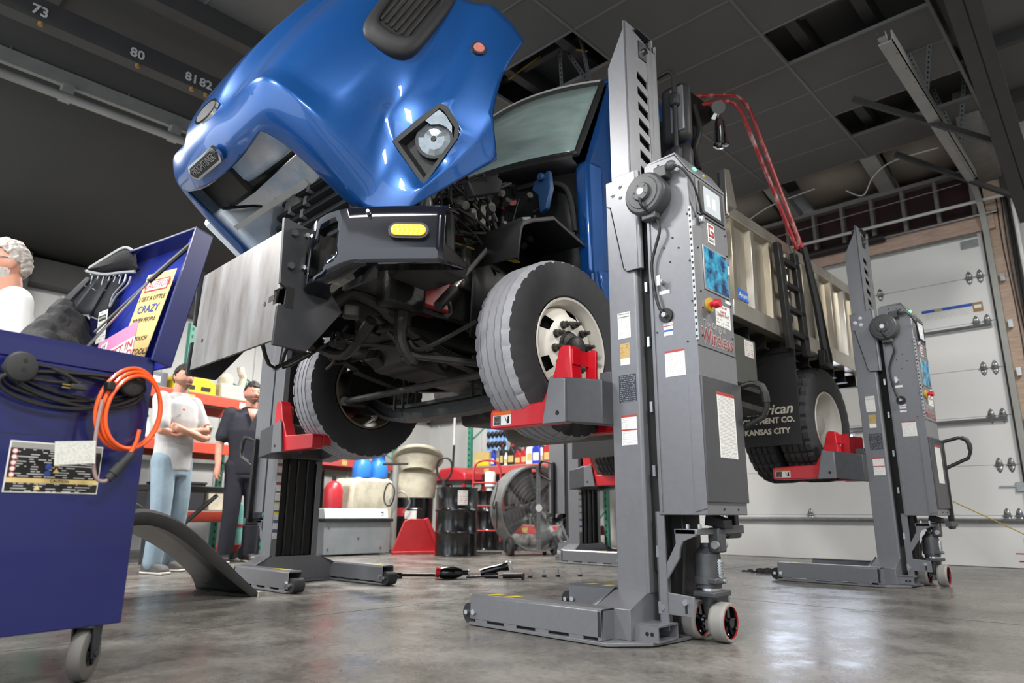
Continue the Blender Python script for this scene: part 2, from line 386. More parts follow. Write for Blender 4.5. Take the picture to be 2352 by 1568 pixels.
# lit panes in the overhead door, mostly hidden behind the truck
M('daylight', '#dfeaff', .2, emit=7.0, var=.01)
for x in (-4.22, -3.47):
    o = B().box((x, -.012, 1.16), (x + .62, .0, 1.56)).box((x + .035, -.014, 1.195), (x + .585, -.004, 1.525)).obj('door_window_frame', 'door_white', door, bevel=.004)
    B().box((x + .035, -.0155, 1.195), (x + .585, -.013, 1.525)).obj('door_window_pane', 'daylight', o)
# ================================================================ ceiling
deck = struct(B().box((-6.6, -3.6, 5.12), (6, 9.7, 5.25)).obj('ceiling', 'ceil_tile'))
XT = [-5.76, -4.54, -3.32, -2.10, -.88]; YT = [8.56 - .607 * i for i in range(16)]
holes = {(3, 7.95), (3, 6.13), (1, 4.92)}
tile = B().box((.012, .012, 0), (1.208, .595, .015)); t0 = None
for ci in range(4):
    for k in range(15):
        y0 = YT[k + 1]; skip = (ci, k) in ((3, 1), (3, 4), (1, 6))
        if skip: continue
        if t0 is None: t0 = tile.obj('ceiling_tile', 'ceil_tile', deck, loc=(XT[ci], y0, CEIL_Z))
        else: share(t0, deck, (XT[ci], y0, CEIL_Z + random.uniform(0, .004)))
for x in XT: B().box((x - .012, YT[-1], CEIL_Z - .006), (x + .012, YT[0], CEIL_Z + .03)).obj('ceiling_bar', 'tbar', deck)
for y in YT: B().box((XT[0], y - .01, CEIL_Z - .004), (XT[-1], y + .01, CEIL_Z + .025)).obj('ceiling_bar', 'tbar', deck)
# joists seen through the missing tiles
for x in (-4.3, -3.6, -1.9, -1.35, -.8): B().box((x - .05, -1, 4.92), (x + .05, 9.4, 5.12)).obj('joist', 'steel_dark', deck)
for y in (4.6, 5.75, 7.5, 8.7): B().box((-6, y, 4.98), (0, y + .07, 5.12)).obj('joist', 'steel_dark', deck)
for p0, p1 in (((-3.42, 4.72, 4.45), (-3.48, 4.62, 5.1)), ((-3.42, 4.72, 4.45), (-3.75, 4.66, 5.1)), ((-3.75, 4.70, 4.45), (-3.75, 4.66, 5.1))): perf('tile_hanger', p0, p1, 'galv', deck)
B().tube(smoothpath([(-4.35, 4.55, 4.9), (-4.0, 4.6, 5.0), (-3.7, 4.65, 4.98), (-3.45, 4.7, 4.86)], 5), .008, 6).obj('ceiling_wire', M('wire_yellow', '#a8862e', .6), deck)
# insulation between tiles' end and wall, white boards
for (x0, x1) in ((-4.9, -3.55), (-3.1, -2.25), (-2.0, -1.1)):
    B().add([(x0, 8.62, 5.02), (x1, 8.62, 5.02), (x1, 9.5, 4.72), (x0, 9.5, 4.72)], [(0, 1, 2, 3)]).obj('insulation_board', 'insul', deck, solid=.03)
for x in (-3.35, -2.12): B().prism([(8.4, 5.0), (8.4, 4.86), (9.5, 4.6), (9.5, 4.74)], 'X', x - .09, x + .09).obj('ceiling_brace', 'gray_rail', deck)
B().box((-1.12, 8.3, 4.4), (-.9, 9.45, 5.1)).obj('ceiling_board', 'wood_grey', deck)
# tiles in the strip beyond the last tee, raised dark bay at the right with the sloping steel frame
B().box((-6.6, -3.6, 4.8), (-5.78, 9.5, 4.84)).obj('ceiling_strip', 'ceil_dark', deck)
B().box((-5.8, -3.6, 4.8), (6, -.56, 4.84)).obj('ceiling_strip', 'ceil_dark', deck)
fb = struct(empty('trim_8', (-.6, 5.69, 4.41)))
b = B(); b.prism([(-2.5, 1.1), (2.4, -1.05), (2.6, -.75), (-2.5, 1.95)], 'X', -.0, .012)
for o_ in (0, 1): pass
b.prism([(-2.5, 1.1), (2.4, -1.05), (2.4, -1.035), (-2.5, 1.115)], 'X', -.11, .11); b.obj('steel_frame_beam', 'steel_dark', fb)
for p0, p1 in (((-1.75, 6.85, 4.62), (-.62, 7.45, 3.9)), ((-1.75, 8.3, 4.6), (-.66, 9.2, 3.95))):
    B().tube([Vector(p0) - Vector((-.6, 5.69, 4.41)), Vector(p1) - Vector((-.6, 5.69, 4.41))], .035, 4).obj('steel_brace', 'steel_dark', fb)
# ---------------------------------------------------------------- left side: sloped dark ceiling, beams, wall
cs = B(); cs.add([(-6.55, -3.6, 5.15), (-6.55, 9.7, 5.15), (-11.5, 9.7, 3.98), (-11.5, -3.6, 3.98)], [(0, 1, 2, 3)])
cl = struct(cs.obj('ceiling_slope', 'ceil_dark', solid=.05)); cl.name = 'ceiling.001'
for x, z in ((-6.10, 4.36), (-6.62, 4.86), (-5.5, 4.60)): B().box((x - .07, -3.5, z), (x + .07, 9.4, z + .20)).obj('ceiling_beam', 'steel_dark', cl)
for y in (-1.2, .9, 3.0, 5.1): B().box((-6.6, y, 4.76), (-5.5, y + .12, 4.9)).obj('ceiling_beam', 'steel_dark', cl)
M('stencil', '#b9b9b6', .6)
for s_, y in (('73', .86), ('80', 1.59), ('81', 2.06), ('82', 2.19)):
    text('stencil_number', s_, .12, 'stencil', cl, (-6.025, y, 4.44), (R(90), 0, R(90)), bold=.003)
    B().cyl((-6.05, y + .02, 4.36), (-6.05, y + .02, 4.33), .02, n=8).obj('hook', M('hook_tan', '#8c6a3a', .6), cl)
rl = struct(empty('trim_9', (-7.5, 0, 4.7)))
B().prism([(-.03, -.0), (.03, 0), (.03, .15), (-.03, .15)], 'Y', -3.5, 9.4).obj('light_rail', 'gray_rail', rl)
B().cyl((0.05, -3.5, -.14), (.05, 9.4, -.14), .045, n=12).obj('rail_pipe', 'gray_rail', rl)
for y in (1.35, 2.4, 4.6): B().box((-.04, y, -.16), (.08, y + .1, 0)).obj('rail_clip', 'gray_rail', rl)
for y in (.9, 1.95, 3.2): B().cyl((0.03, y, .15), (.03, y, .55), .006, n=6).obj('rail_hanger', 'galv', rl)
wl = struct(B().box((-11.5, -3.6, 0), (-11.35, 9.7, 4.05)).obj('wall_left', 'wall_grey'))
for i in range(24): B().box((-11.355, -3 + i * .5, 0), (-11.32, -2.965 + i * .5, 3.6)).obj('wall_rib', 'wall_grey', wl)
B().box((-11.35, -3.6, 3.62), (-11.05, 9.5, 3.98)).obj('eave_beam', 'steel_dark', wl)
for y in (1.8, 6.6): B().box((-11.36, y, 0), (-10.95, y + .2, 4.0)).obj('wall_column', 'steel_dark', wl)
for z in (1.3, 2.4): B().box((-11.35, -3.5, z), (-11.2, 9.4, z + .14)).obj('wall_girt', 'gray_rail', wl)
B().tube([(-11.2, 1.9, 3.5), (-11.2, .3, 2.2)], .06, 6).obj('wall_brace', 'steel_dark', wl)
# ================================================================ the truck
M('truck_blue', '#0f4f94', .32, metal=.4, var=.05, scale=60, coat=.9)
M('truck_blue2', '#0d427e', .34, metal=.3, var=.08, scale=30, coat=.6)
M('hood_inner', '#a9c6e6', .5, var=.0, col2='#eef3f8', scale=3.0, thr=(.3, .6))
M('tyre', '#343436', .72, var=.12, scale=9, bump=.08, bscale=80)
M('tread_dusty_lit', '#9b9ba0', .75, var=.12, scale=7, bump=.1, bscale=70)  # grey of dust, lightened further for the light falling on the tread
M('rim_white', '#d8d2c6', .42, var=.0, col2='#e6e2d8', scale=5)
M('rim_dirty', '#6e6250', .6, var=.3, scale=8)
M('plate_steel', '#655e58', .45, metal=.4, var=.0, col2='#979696', scale=6, stretch=(1, 1, .22), thr=(.3, .62))
M('plate_side', '#36373a', .45, metal=.4, var=.2, scale=6)
M('bumper_black', '#10131c', .12, var=.15, coat=.6)
M('amber', '#f0a010', .3, emit=.55, var=.1)
M('lens', '#8d9498', .16, metal=.7, var=.2, scale=30)
M('lens_red', '#c07870', .25, var=.15, scale=60)
M('trim_black', '#232324', .55, var=.1)
M('glass', '#93aaa5', .10, var=.0, col2='#b4c6c1', scale=2.5, alpha=.93, stretch=(1, 3, 3))
M('stainless', '#a39b8c', .30, metal=.8, var=.0, col2='#cbc8c0', scale=3, stretch=(1, 1, .4), bump=.02, bscale=20)
M('stainless2', '#8c8372', .34, metal=.75, var=.0, col2='#b2a996', scale=4, stretch=(1, 1, .4))
M('cast', '#5b5954', .5, metal=.4, var=.25, scale=15, bump=.2, bscale=60)
M('eng_red', '#7c1c1c', .45, var=.25, scale=15)
M('pipe_alu', '#8c8a85', .35, metal=.7, var=.2, scale=10)
M('hose', '#1d1c1b', .55, var=.2)
M('blue_part', '#1d4470', .45, var=.2)
M('yellow_wire', '#b5a03a', .6)
XC = -3.63; PV = Vector((XC, 3.15, 1.49))
truck = tag(empty('dump_truck', PV, (R(-1.8), 0, R(-2.0))), 'blue dump truck raised on lift columns with its hood tilted forward', 'truck')
def TB(): return B(off=PV)
# ---------------------------------------------------------------- hood (closed shape, tilted about the front hinge)
TH = R(57); HP = (1.95, 2.10)
def hp(c, y, z): return Vector((XC + c, HP[0] + y * math.cos(TH) - z * math.sin(TH), HP[1] + y * math.sin(TH) + z * math.cos(TH)))
HV = dict(
 C0=(0, -.06, .55), C1=(0, -.06, .69), C2=(0, .02, .81), C3=(0, .16, .90), C4=(0, .65, .99), C5=(0, 1.15, 1.01), C6=(0, 1.55, 1.05),
 A0=(.27, -.05, .555), A1=(.24, -.045, .69), A2=(.22, .04, .805), A3=(.22, .18, .895), A4=(.29, .65, .98), A5=(.36, 1.15, .985), A6=(.40, 1.55, 1.02),
 L1=(.36, -.03, .70), L2=(.36, .09, .80), L3=(.345, .20, .83), L4=(.37, .65, .91), L5=(.43, 1.15, .92), L6=(.47, 1.55, .96),
 D0=(.50, .0, .605), D1=(.60, .02, .715), D2=(.615, .15, .825), D3=(.60, .27, .82), D4=(.62, .70, .885), D5=(.66, 1.15, .89), D6=(.68, 1.55, .93),
 E0=(.545, .02, .53), E1=(.645, .035, .62), E2=(.695, .16, .715), E3=(.68, .28, .70), E4=(.75, .70, .745), E5=(.80, 1.15, .77), E6=(.83, 1.55, .82),
 F0=(.57, .045, .28), F1=(.69, .02, .30), F2=(.775, .15, .42), F3=(.755, .28, .44), F4=(.83, .72, .53), F5=(.88, 1.15, .54), F6=(.91, 1.50, .59),
 G0=(.58, .055, .0), G1=(.69, .03, .0), G2=(.755, .20, .15), h1=(.79, .52, .27), G4=(.885, .80, .31), G5=(.96, 1.15, .37), G6=(1.0, 1.38, .44),
 h2=(.975, .77, .195), K5=(1.07, 1.12, .29), K6=(1.14, 1.43, .325),
 a=(.805, .42, .125), b=(1.03, .66, .115), c=(1.085, .60, -.05), d=(.905, .30, -.125),
 j=(.775, .20, .0), i1=(.72, .05, -.05), g=(.93, .23, -.125), e1=(.86, .12, -.155), n1=(1.125, .63, -.15),
 r1=(1.15, .63, -.287), r2=(1.17, .80, -.10), r3=(1.19, 1.08, .035), r4=(1.205, 1.41, .05), m5=(1.15, 1.09, .17), m6=(1.19, 1.42, .18))
HF = []
for a_, b_ in (('C', 'A'), ('A', 'L'), ('L', 'D'), ('D', 'E'), ('E', 'F')):
    for k in range(6):
        if a_ + b_ in ('AL', 'LD') and k == 0: continue
        HF.append((f'{a_}{k}', f'{b_}{k}', f'{b_}{k+1}', f'{a_}{k+1}'))
HF += [('A0', 'D0', 'D1', 'L1'), ('A0', 'L1', 'A1')]
HF += [('F0', 'G0', 'G1', 'F1'), ('F1', 'G1', 'G2', 'F2'), ('F2', 'G2', 'h1', 'F3'), ('F3', 'h1', 'G4', 'F4'), ('F4', 'G4', 'G5', 'F5'), ('F5', 'G5', 'G6', 'F6'),
       ('h1', 'h2', 'G4'), ('G4', 'h2', 'K5', 'G5'), ('G5', 'K5', 'K6', 'G6'), ('h1', 'a', 'b', 'h2'), ('h2', 'b', 'm5', 'K5'), ('K5', 'm5', 'm6', 'K6'), ('m5', 'r3', 'r4', 'm6'),
       ('b', 'r2', 'r3', 'm5'), ('b', 'c', 'n1', 'r2'), ('n1', 'r1', 'r2'), ('c', 'd', 'g', 'n1'), ('g', 'e1', 'r1', 'n1'), ('G2', 'j', 'a', 'h1'), ('G1', 'i1', 'j', 'G2'),
       ('j', 'g', 'd', 'a'), ('i1', 'e1', 'g', 'j')]
SHARP = {('A2', 'A3'), ('A3', 'A4'), ('A4', 'A5'), ('A5', 'A6'), ('L2', 'L3'), ('L3', 'L4'), ('L4', 'L5'), ('L5', 'L6'), ('L2', 'D2'), ('D2', 'E2'), ('E2', 'F2'), ('L3', 'D3'), ('D3', 'E3'), ('E3', 'F3'), ('F4', 'F5'), ('F3', 'F4'), ('h1', 'h2'), ('a', 'b'), ('a', 'd'), ('b', 'c'), ('c', 'd'),
         ('h1', 'a'), ('h2', 'b'), ('h2', 'K5'), ('K5', 'K6'), ('g', 'n1'), ('g', 'e1'), ('n1', 'r2'), ('C0', 'A0'), ('A0', 'D0'), ('D0', 'E0'), ('E0', 'F0'), ('F0', 'G0'), ('G2', 'h1'), ('G4', 'G5'), ('d', 'g'), ('c', 'n1')}
def build_hood():
    names = list(HV); vs = []; idx = {}
    for s in (1, -1):
        for n in names:
            c, y, z = HV[n]
            if c == 0 and s == -1: idx[(n, s)] = idx[(n, 1)]; continue
            idx[(n, s)] = len(vs); vs.append(hp(c * s, y, z))
    fs = []
    for s in (1, -1):
        for f in HF:
            q = tuple(idx[(n, s)] for n in f); fs.append(q if s == 1 else q[::-1])
    b = TB(); b.add(vs, fs); o = b.obj('hood', 'truck_blue', truck, ang=180)
    me = o.data; cr = me.attributes.new('crease_edge', 'FLOAT', 'EDGE')
    sh = {frozenset((idx[(p, s)], idx[(q, s)])) for p, q in SHARP for s in (1, -1)}
    for e in me.edges: cr.data[e.index].value = .93 if frozenset(e.vertices) in sh else 0.0
    for p in me.polygons: p.use_smooth = True
    md = o.modifiers.new('sub', 'SUBSURF'); md.levels = md.render_levels = 3
    md = o.modifiers.new('solid', 'SOLIDIFY'); md.thickness = .018; md.offset = -1 ; md.material_offset = 1
    cv = me.attributes.new('crease_vert', 'FLOAT', 'POINT')
    for n in ('r4', 'K6', 'r1', 'e1', 'm6', 'h1', 'h2', 'a', 'b', 'c', 'd', 'g', 'n1', 'D0'):
        for s in (1, -1): cv.data[idx[(n, s)]].value = 1.0 if n in ('r4', 'r1', 'e1') else .7
    me.materials.append(MATS['hood_inner'])
    return o
hood = build_hood()
# headlights: bucket, round lamp, turn lens
def hq(s, u, v, dep=0.0):
    """point on the headlight face: u inner..outer, v top..bottom"""
    P = [Vector(HV[k]) for k in 'abcd']
    t = P[0].lerp(P[1], u); q = P[3].lerp(P[2], u); p = t.lerp(q, v)
    n = (P[1] - P[0]).cross(P[3] - P[0]).normalized()
    if n.y > 0: n = -n
    p = p + n * dep; return hp(p.x * s, p.y, p.z)
for s in (1, -1):
    o = TB()
    ring = [(-.03, -.03), (.55, -.08), (1.0, -.08), (1.06, .15), (1.04, .8), (.9, 1.03), (-.03, 1.03)]
    inner = [(.04, .06), (.55, .05), (.94, .04), (.97, .2), (.95, .76), (.84, .93), (.05, .94)]
    deep = [(.12, .12), (.5, .1), (.9, .1), (.92, .2), (.9, .74), (.8, .85), (.12, .86)]
    n = len(ring); vs = [hq(s, u, v, .012) for u, v in ring] + [hq(s, u, v, .012) for u, v in inner] + [hq(s, u, v, -.055) for u, v in deep]
    fs = [(i, (i + 1) % n, n + (i + 1) % n, n + i) for i in range(n)] + [(n + i, n + (i + 1) % n, 2 * n + (i + 1) % n, 2 * n + i) for i in range(n)] + [tuple(range(2 * n, 3 * n))]
    o.add(vs, fs); h = o.obj('headlight_housing', 'trim_black', hood, smooth=False)
    c0 = hq(s, .56, .52, -.045); ax = (hq(s, .56, .52, .1) - c0).normalized()
    b = TB(); b.cyl(c0, c0 + ax * .03, .113, .108, n=28); b.obj('headlamp_bezel', 'black_gloss', hood)
    b = TB(); b.cyl(c0 + ax * .026, c0 + ax * .04, .104, .06, n=14); b.cyl(c0 + ax * .04, c0 + ax * .046, .06, .02, n=14); b.obj('headlamp_lens', 'lens', hood, smooth=False)
    b = TB(); b.cyl(c0 + ax * .044, c0 + ax * .052, .018, .014, n=12); b.obj('headlamp_bulb', 'black', hood)
    b = TB(); pts = [(.62, .04), (.92, .06), (.95, .3), (.93, .66), (.86, .8), (.84, .55), (.78, .36), (.66, .22)]
    vs = [hq(s, u, v, -.01) for u, v in pts] + [hq(s, u, v, .008) for u, v in pts]; m = len(pts)
    b.add(vs, [tuple(range(m)), tuple(range(m, 2 * m))] + [(i, (i + 1) % m, m + (i + 1) % m, m + i) for i in range(m)]); b.obj('turn_lens', 'lens', hood, smooth=False)
    # marker lamp on the fender
    c1 = hp(1.125 * s, 1.10, .20); ax = (hp(1.3 * s, 1.06, .28) - c1).normalized()
    TB().cyl(c1 - ax * .02, c1 + ax * .008, .048, .042, n=24).obj('marker_bezel', 'trim_black', hood)
    TB().cyl(c1 + ax * .0, c1 + ax * .014, .036, .030, n=24).obj('marker_lens', 'lens_red', hood)
    # side air intake scoop
    cN = Vector((.845, 1.10, .575)); U = Vector((.10, .92, .1)).normalized(); V = Vector((.42, -.05, -.9)).normalized(); W = V.cross(U).normalized()
    if W.x < 0: W = -W
    def sp(u, v, w): p = cN + U * u + V * v + W * w; return hp(p.x * s, p.y, p.z)
    outl = [(-.36, -.06), (-.34, .07), (-.24, .17), (.0, .185), (.3, .17), (.36, .1), (.36, -.12), (.28, -.17), (0, -.17), (-.24, -.15), (-.33, -.12)]
    outl = [(p.x, p.y) for p in smoothpath([(u, v, 0) for u, v in outl], 4, True)]
    k = len(outl); b = TB(); prof = [(1.0, -.06), (1.0, .022), (.96, .045), (.74, .07), (.68, .066), (.64, .04)]
    vs = [sp(u * f, v * f, h_) for f, h_ in prof for u, v in outl]
    fs = [(r_ * k + i, r_ * k + (i + 1) % k, (r_ + 1) * k + (i + 1) % k, (r_ + 1) * k + i) for r_ in range(len(prof) - 1) for i in range(k)] + [tuple(range((len(prof) - 1) * k, len(prof) * k))]
    b.add(vs, fs); sc = b.obj('intake_scoop', 'trim_black', hood, ang=60)
    for t in range(6):
        v = -.085 + t * .034
        b = TB(); b.add([sp(-.2, v, .035), (sp(.22, v, .035)), sp(.22, v + .012, .035), sp(-.2, v + .012, .035), sp(-.2, v, .052), sp(.22, v, .052), sp(.22, v + .012, .052), sp(-.2, v + .012, .052)],
              [(0, 1, 2, 3), (4, 5, 6, 7), (0, 1, 5, 4), (1, 2, 6, 5), (2, 3, 7, 6), (3, 0, 4, 7)]); b.obj('intake_slat', 'grime2', hood, smooth=False)
# badges
def onfront(c, t, off):     # t along the nose centre line z
    return hp(c, -.065 - off + max(0, t - .68) * .55, t)
b = TB(); pts = [(-.19, .64), (-.16, .61), (.16, .61), (.19, .64), (.19, .67), (.16, .70), (-.16, .70), (-.19, .67)]; m = len(pts)
vs = [onfront(c, t, .0) for c, t in pts] + [onfront(c, t, .02) for c, t in pts]
b.add(vs, [tuple(range(m)), tuple(range(m, 2 * m))] + [(i, (i + 1) % m, m + (i + 1) % m, m + i) for i in range(m)]); b.obj('name_badge', 'chrome', hood, smooth=False)
b = TB(); p2 = [(c * .9, .655 + (t - .655) * .72) for c, t in pts]; vs = [onfront(c, t, .018) for c, t in p2] + [onfront(c, t, .0225) for c, t in p2]
b.add(vs, [tuple(range(m)), tuple(range(m, 2 * m))] + [(i, (i + 1) % m, m + (i + 1) % m, m + i) for i in range(m)]); b.obj('badge_field', 'trim_black', hood, smooth=False)
tx = text('badge_lettering', 'FREIGHTLINER', .056, 'chrome', hood, tuple(onfront(0, .655, .0235) - PV), (R(90) + TH, 0, 0), ext=.002, sx=.80)
b = TB(); el = []
for i in range(24):
    t = 2 * math.pi * i / 24; c, tt = .145 * math.cos(t), .055 * math.sin(t)
    el.append((c, tt))
def ontop(c, q, off): return hp(c + .10, .10 + q * .85, .838 + q * .55 + off - c * .02)
vs = [ontop(c, q, 0) for c, q in el] + [ontop(c, q, .016) for c, q in el]; m = 24
b.add(vs, [tuple(range(m)), tuple(range(m, 2 * m))] + [(i, (i + 1) % m, m + (i + 1) % m, m + i) for i in range(m)]); b.obj('nose_emblem', 'chrome', hood)
b = TB(); vs = [ontop(c * .85, q * .7, .0) for c, q in el] + [ontop(c * .85, q * .7, .018) for c, q in el]
b.add(vs, [tuple(range(m)), tuple(range(m, 2 * m))] + [(i, (i + 1) % m, m + (i + 1) % m, m + i) for i in range(m)]); b.obj('emblem_field', M('embl', '#77787a', .3, metal=.6), hood)
# inner hood: duct box, white shield, brace strip, gas strut
def hbox(name, c0, c1, y0, y1, z0, z1, mat, bev=.02):
    b = TB(); b.add([hp(c, y, z) for c in (c0, c1) for y in (y0, y1) for z in (z0, z1)], [(0, 1, 3, 2), (4, 6, 7, 5), (0, 4, 5, 1), (2, 3, 7, 6), (0, 2, 6, 4), (1, 5, 7, 3)])
    return b.obj(name, mat, hood, bevel=bev)
hbox('air_duct', -.16, .30, .12, .62, .42, .70, 'hood_inner', .04)
hbox('air_box', -.55, -.12, .10, .75, .36, .72, 'black', .03)
hbox('duct_neck', .0, .30, .45, .95, .25, .45, 'hood_inner', .05)
hbox('inner_shield', -.82, -.50, .08, .75, .02, .40, 'hood_inner', .03)
hbox('bottom_rail', -.78, -.52, .02, .10, -.02, .06, 'truck_blue2', .01)
hbox('stay_strip', -.48, .44, .05, .058, .24, .275, 'gray_rail', .0)
TB().tube([hp(-.62, .1, .04), hp(-.55, .6, .1)], .012, 8).obj('gas_strut', 'black', hood)
TB().tube(smoothpath([hp(-.44, .06, .40), hp(-.40, .2, .3), hp(-.47, .3, .25)], 4), [.01] * 9, 6).obj('inner_bracket', 'black', hood)
# ---------------------------------------------------------------- radiator front with ribs
rad = TB().box((XC - .42, 2.34, 1.95), (XC + .45, 2.55, 2.72)).obj('radiator', 'grime2', truck)
for k in range(6):
    z = 2.03 + k * .095; y = 2.02 + k * .012
    x0 = XC - .47 + (k % 2) * .03; b = TB()
    b.prism([(y, z), (y - .05, z + .02), (y - .05, z + .045), (y, z + .065), (y + .3, z + .065), (y + .3, z)], 'X', x0, XC + .5); b.obj('radiator_rib', 'trim_black', rad, bevel=.006)
    for xx in (XC - .30, XC - .1): TB().box((xx, y - .055, z + .005), (xx + .035, y, z + .06)).obj('rib_clip', 'gray_rail', rad, bevel=.004)
TB().prism([(2.0, 1.95), (2.0, 2.6), (2.36, 2.75), (2.5, 1.95)], 'X', XC - .56, XC - .50).obj('radiator_side', 'trim_black', rad)
TB().prism([(2.0, 1.95), (2.0, 2.6), (2.36, 2.75), (2.5, 1.95)], 'X', XC + .50, XC + .56).obj('radiator_side', 'trim_black', rad)
TB().cyl((XC - .30, 2.06, 2.42), (XC - .30, 2.3, 2.5), .13, .16, n=18).obj('coolant_jug', M('jug', '#8e8b88', .5), rad)
# ---------------------------------------------------------------- plow mount plate and bumper
pm = TB(); hole = None
def plate_with_cut():
    b = TB(); x0, x1 = XC - .53, XC + .55; y0, y1 = 1.63, 1.645
    # front sheet in vertical strips so the tow slot is a real opening
    xs = [x0, x1 - .07, x1]; zl, zh = 1.33, 1.93
    b.box((x0, y0, zl), (x1 - .06, y1, zh)); b.box((x1 - .06, y0, zl), (x1, y1, 1.52)); b.box((x1 - .06, y0, 1.60), (x1, y1, zh))
    return b
pl = plate_with_cut().obj('plow_mount_plate', 'plate_steel', truck)
for x, z in ((XC - .40, 1.49), (XC + .40, 1.545)): TB().cyl((x, 1.6285, z), (x, 1.631, z), .013, n=14).obj('plate_hole', 'black', pl)
TB().box((XC + .44, 1.6285, 1.545), (XC + .50, 1.631, 1.575)).obj('plate_notch', 'black', pl)
for s in (1, -1):
    x = XC + s * .56
    b = TB(); b.prism([(1.60, 1.97), (1.74, 1.95), (1.74, 1.70), (1.92, 1.62), (1.98, 1.55), (1.80, 1.30), (1.62, 1.30), (1.62, 1.50), (1.66, 1.52), (1.66, 1.60), (1.62, 1.62)], 'X', x - .01, x + .012)
    sp_ = b.obj('plow_side_plate', 'plate_side', truck)
    for y, z in ((1.66, 1.90), (1.66, 1.72)): TB().cyl((x + .012 * s, y, z), (x + .03 * s, y, z), .019, n=6).obj('plate_bolt', 'gun_dark', sp_)
    for y, z in ((1.73, 1.91), (1.73, 1.73)): TB().cyl((x + .012 * s, y, z), (x + .028 * s, y, z), .013, n=6).obj('plate_bolt', 'bolt', sp_)
    TB().box((x + .0125 * s - .001, 1.655, 1.50), (x + .0125 * s + .001, 1.70, 1.61)).obj('side_slot', 'black', sp_, bevel=.0)
    TB().prism([(1.70, 1.35), (1.95, 1.55), (2.5, 1.70), (2.5, 1.85), (1.70, 1.95)], 'X', x - s * .16 - .006, x - s * .16 + .006).obj('frame_bracket', 'grime', truck)
# curved bumper ends
for s in (1, -1):
    path = [(.575, 1.745), (.66, 1.735), (.74, 1.755), (.80, 1.80), (.86, 1.86), (1.0, 2.00), (1.175, 2.17)]
    zt = [1.955, 1.985, 2.005, 2.025, 2.035, 2.045, 2.05]; zb = [1.60, 1.63, 1.66, 1.70, 1.725, 1.735, 1.74]
    P = smoothpath([(c, y, 0) for c, y in path], 4); ZT = smoothpath([(z, 0, 0) for z in zt], 4); ZB = smoothpath([(z, 0, 0) for z in zb], 4)
    rows = []
    for p, t, q in zip(P, ZT, ZB):
        d = Vector((.45, .9)) * .0
        c, y = p.x, p.y
        fr_ = [(.10, t.x - .012), (.02, t.x), (.0, t.x - .012)] + [(0, q.x + .02 + (t.x - .012 - q.x - .02) * f) for f in (.8, .6, .4, .2)] + [(.0, q.x + .02), (.02, q.x), (.16, q.x - .005)]
        rows.append([Vector((XC + s * c, y + a_ * .9, z)) for a_, z in fr_])
    b = TB(); m = len(rows[0]); vs = [v for r_ in rows for v in r_]; fs = []
    for i in range(len(rows) - 1):
        for j in range(m - 1):
            if 3 <= j <= 6 and 2 <= i <= 10 and not ((j == 3 and i < 5) or (j == 6 and i > 7)): continue      # tow window
            fs.append((i * m + j, i * m + j + 1, (i + 1) * m + j + 1, (i + 1) * m + j))
    b.add(vs, fs); bu = b.obj('bumper_end', 'bumper_black', truck, solid=.012, ang=50)
    b = TB(); b.box((XC + s * .60 if s > 0 else XC - .9, 1.95, 1.66), (XC + s * .9 if s > 0 else XC - .6, 1.97, 1.98)); b.obj('bumper_backing', 'grime', truck)
    d = Vector((s * .175, .17, 0)).normalized(); nn = Vector((d.y * s, -d.x * s, 0)); nn = nn if nn.y < 0 else -nn
    lc = Vector((XC + s * 1.045, 2.043, 1.895)); up = Vector((0, 0, 1))
    def stad(hl, r, dep):
        out = []
        for i in range(9): t = R(-90 + 180 * i / 8); out.append(lc + d * (hl + r * math.cos(t)) + up * (r * math.sin(t)) + nn * dep)
        for i in range(9): t = R(90 + 180 * i / 8); out.append(lc + d * (-hl + r * math.cos(t)) + up * (r * math.sin(t)) + nn * dep)
        return out
    def stadium(name, hl, r, d0, d1, mat):
        b = TB(); a1 = stad(hl, r, d0); a2 = stad(hl, r * .93, d1); k = len(a1); b.add(a1 + a2, [tuple(range(k)), tuple(range(k, 2 * k))] + [(i, (i + 1) % k, k + (i + 1) % k, k + i) for i in range(k)]); return b.obj(name, mat, bu)
    stadium('lamp_gasket', .06, .046, -.01, .022, 'trim_black'); stadium('amber_lamp', .06, .031, .0, .03, 'amber')
    b = TB()
    for r_ in range(3):
        for q in range(7): b.ball(lc + d * (-.072 + q * .024 + (r_ % 2) * .006) + up * (-.018 + r_ * .018) + nn * .03, .0065, 8, 5)
    b.obj('lamp_diode', M('amber2', '#ffd21e', .3, emit=1.2), bu)
    bc = Vector((XC + s * .90, 1.89, 1.99)); TB().cyl(bc, bc + nn * .03, .012, .009, n=10).obj('bumper_bolt', 'bolt', bu)
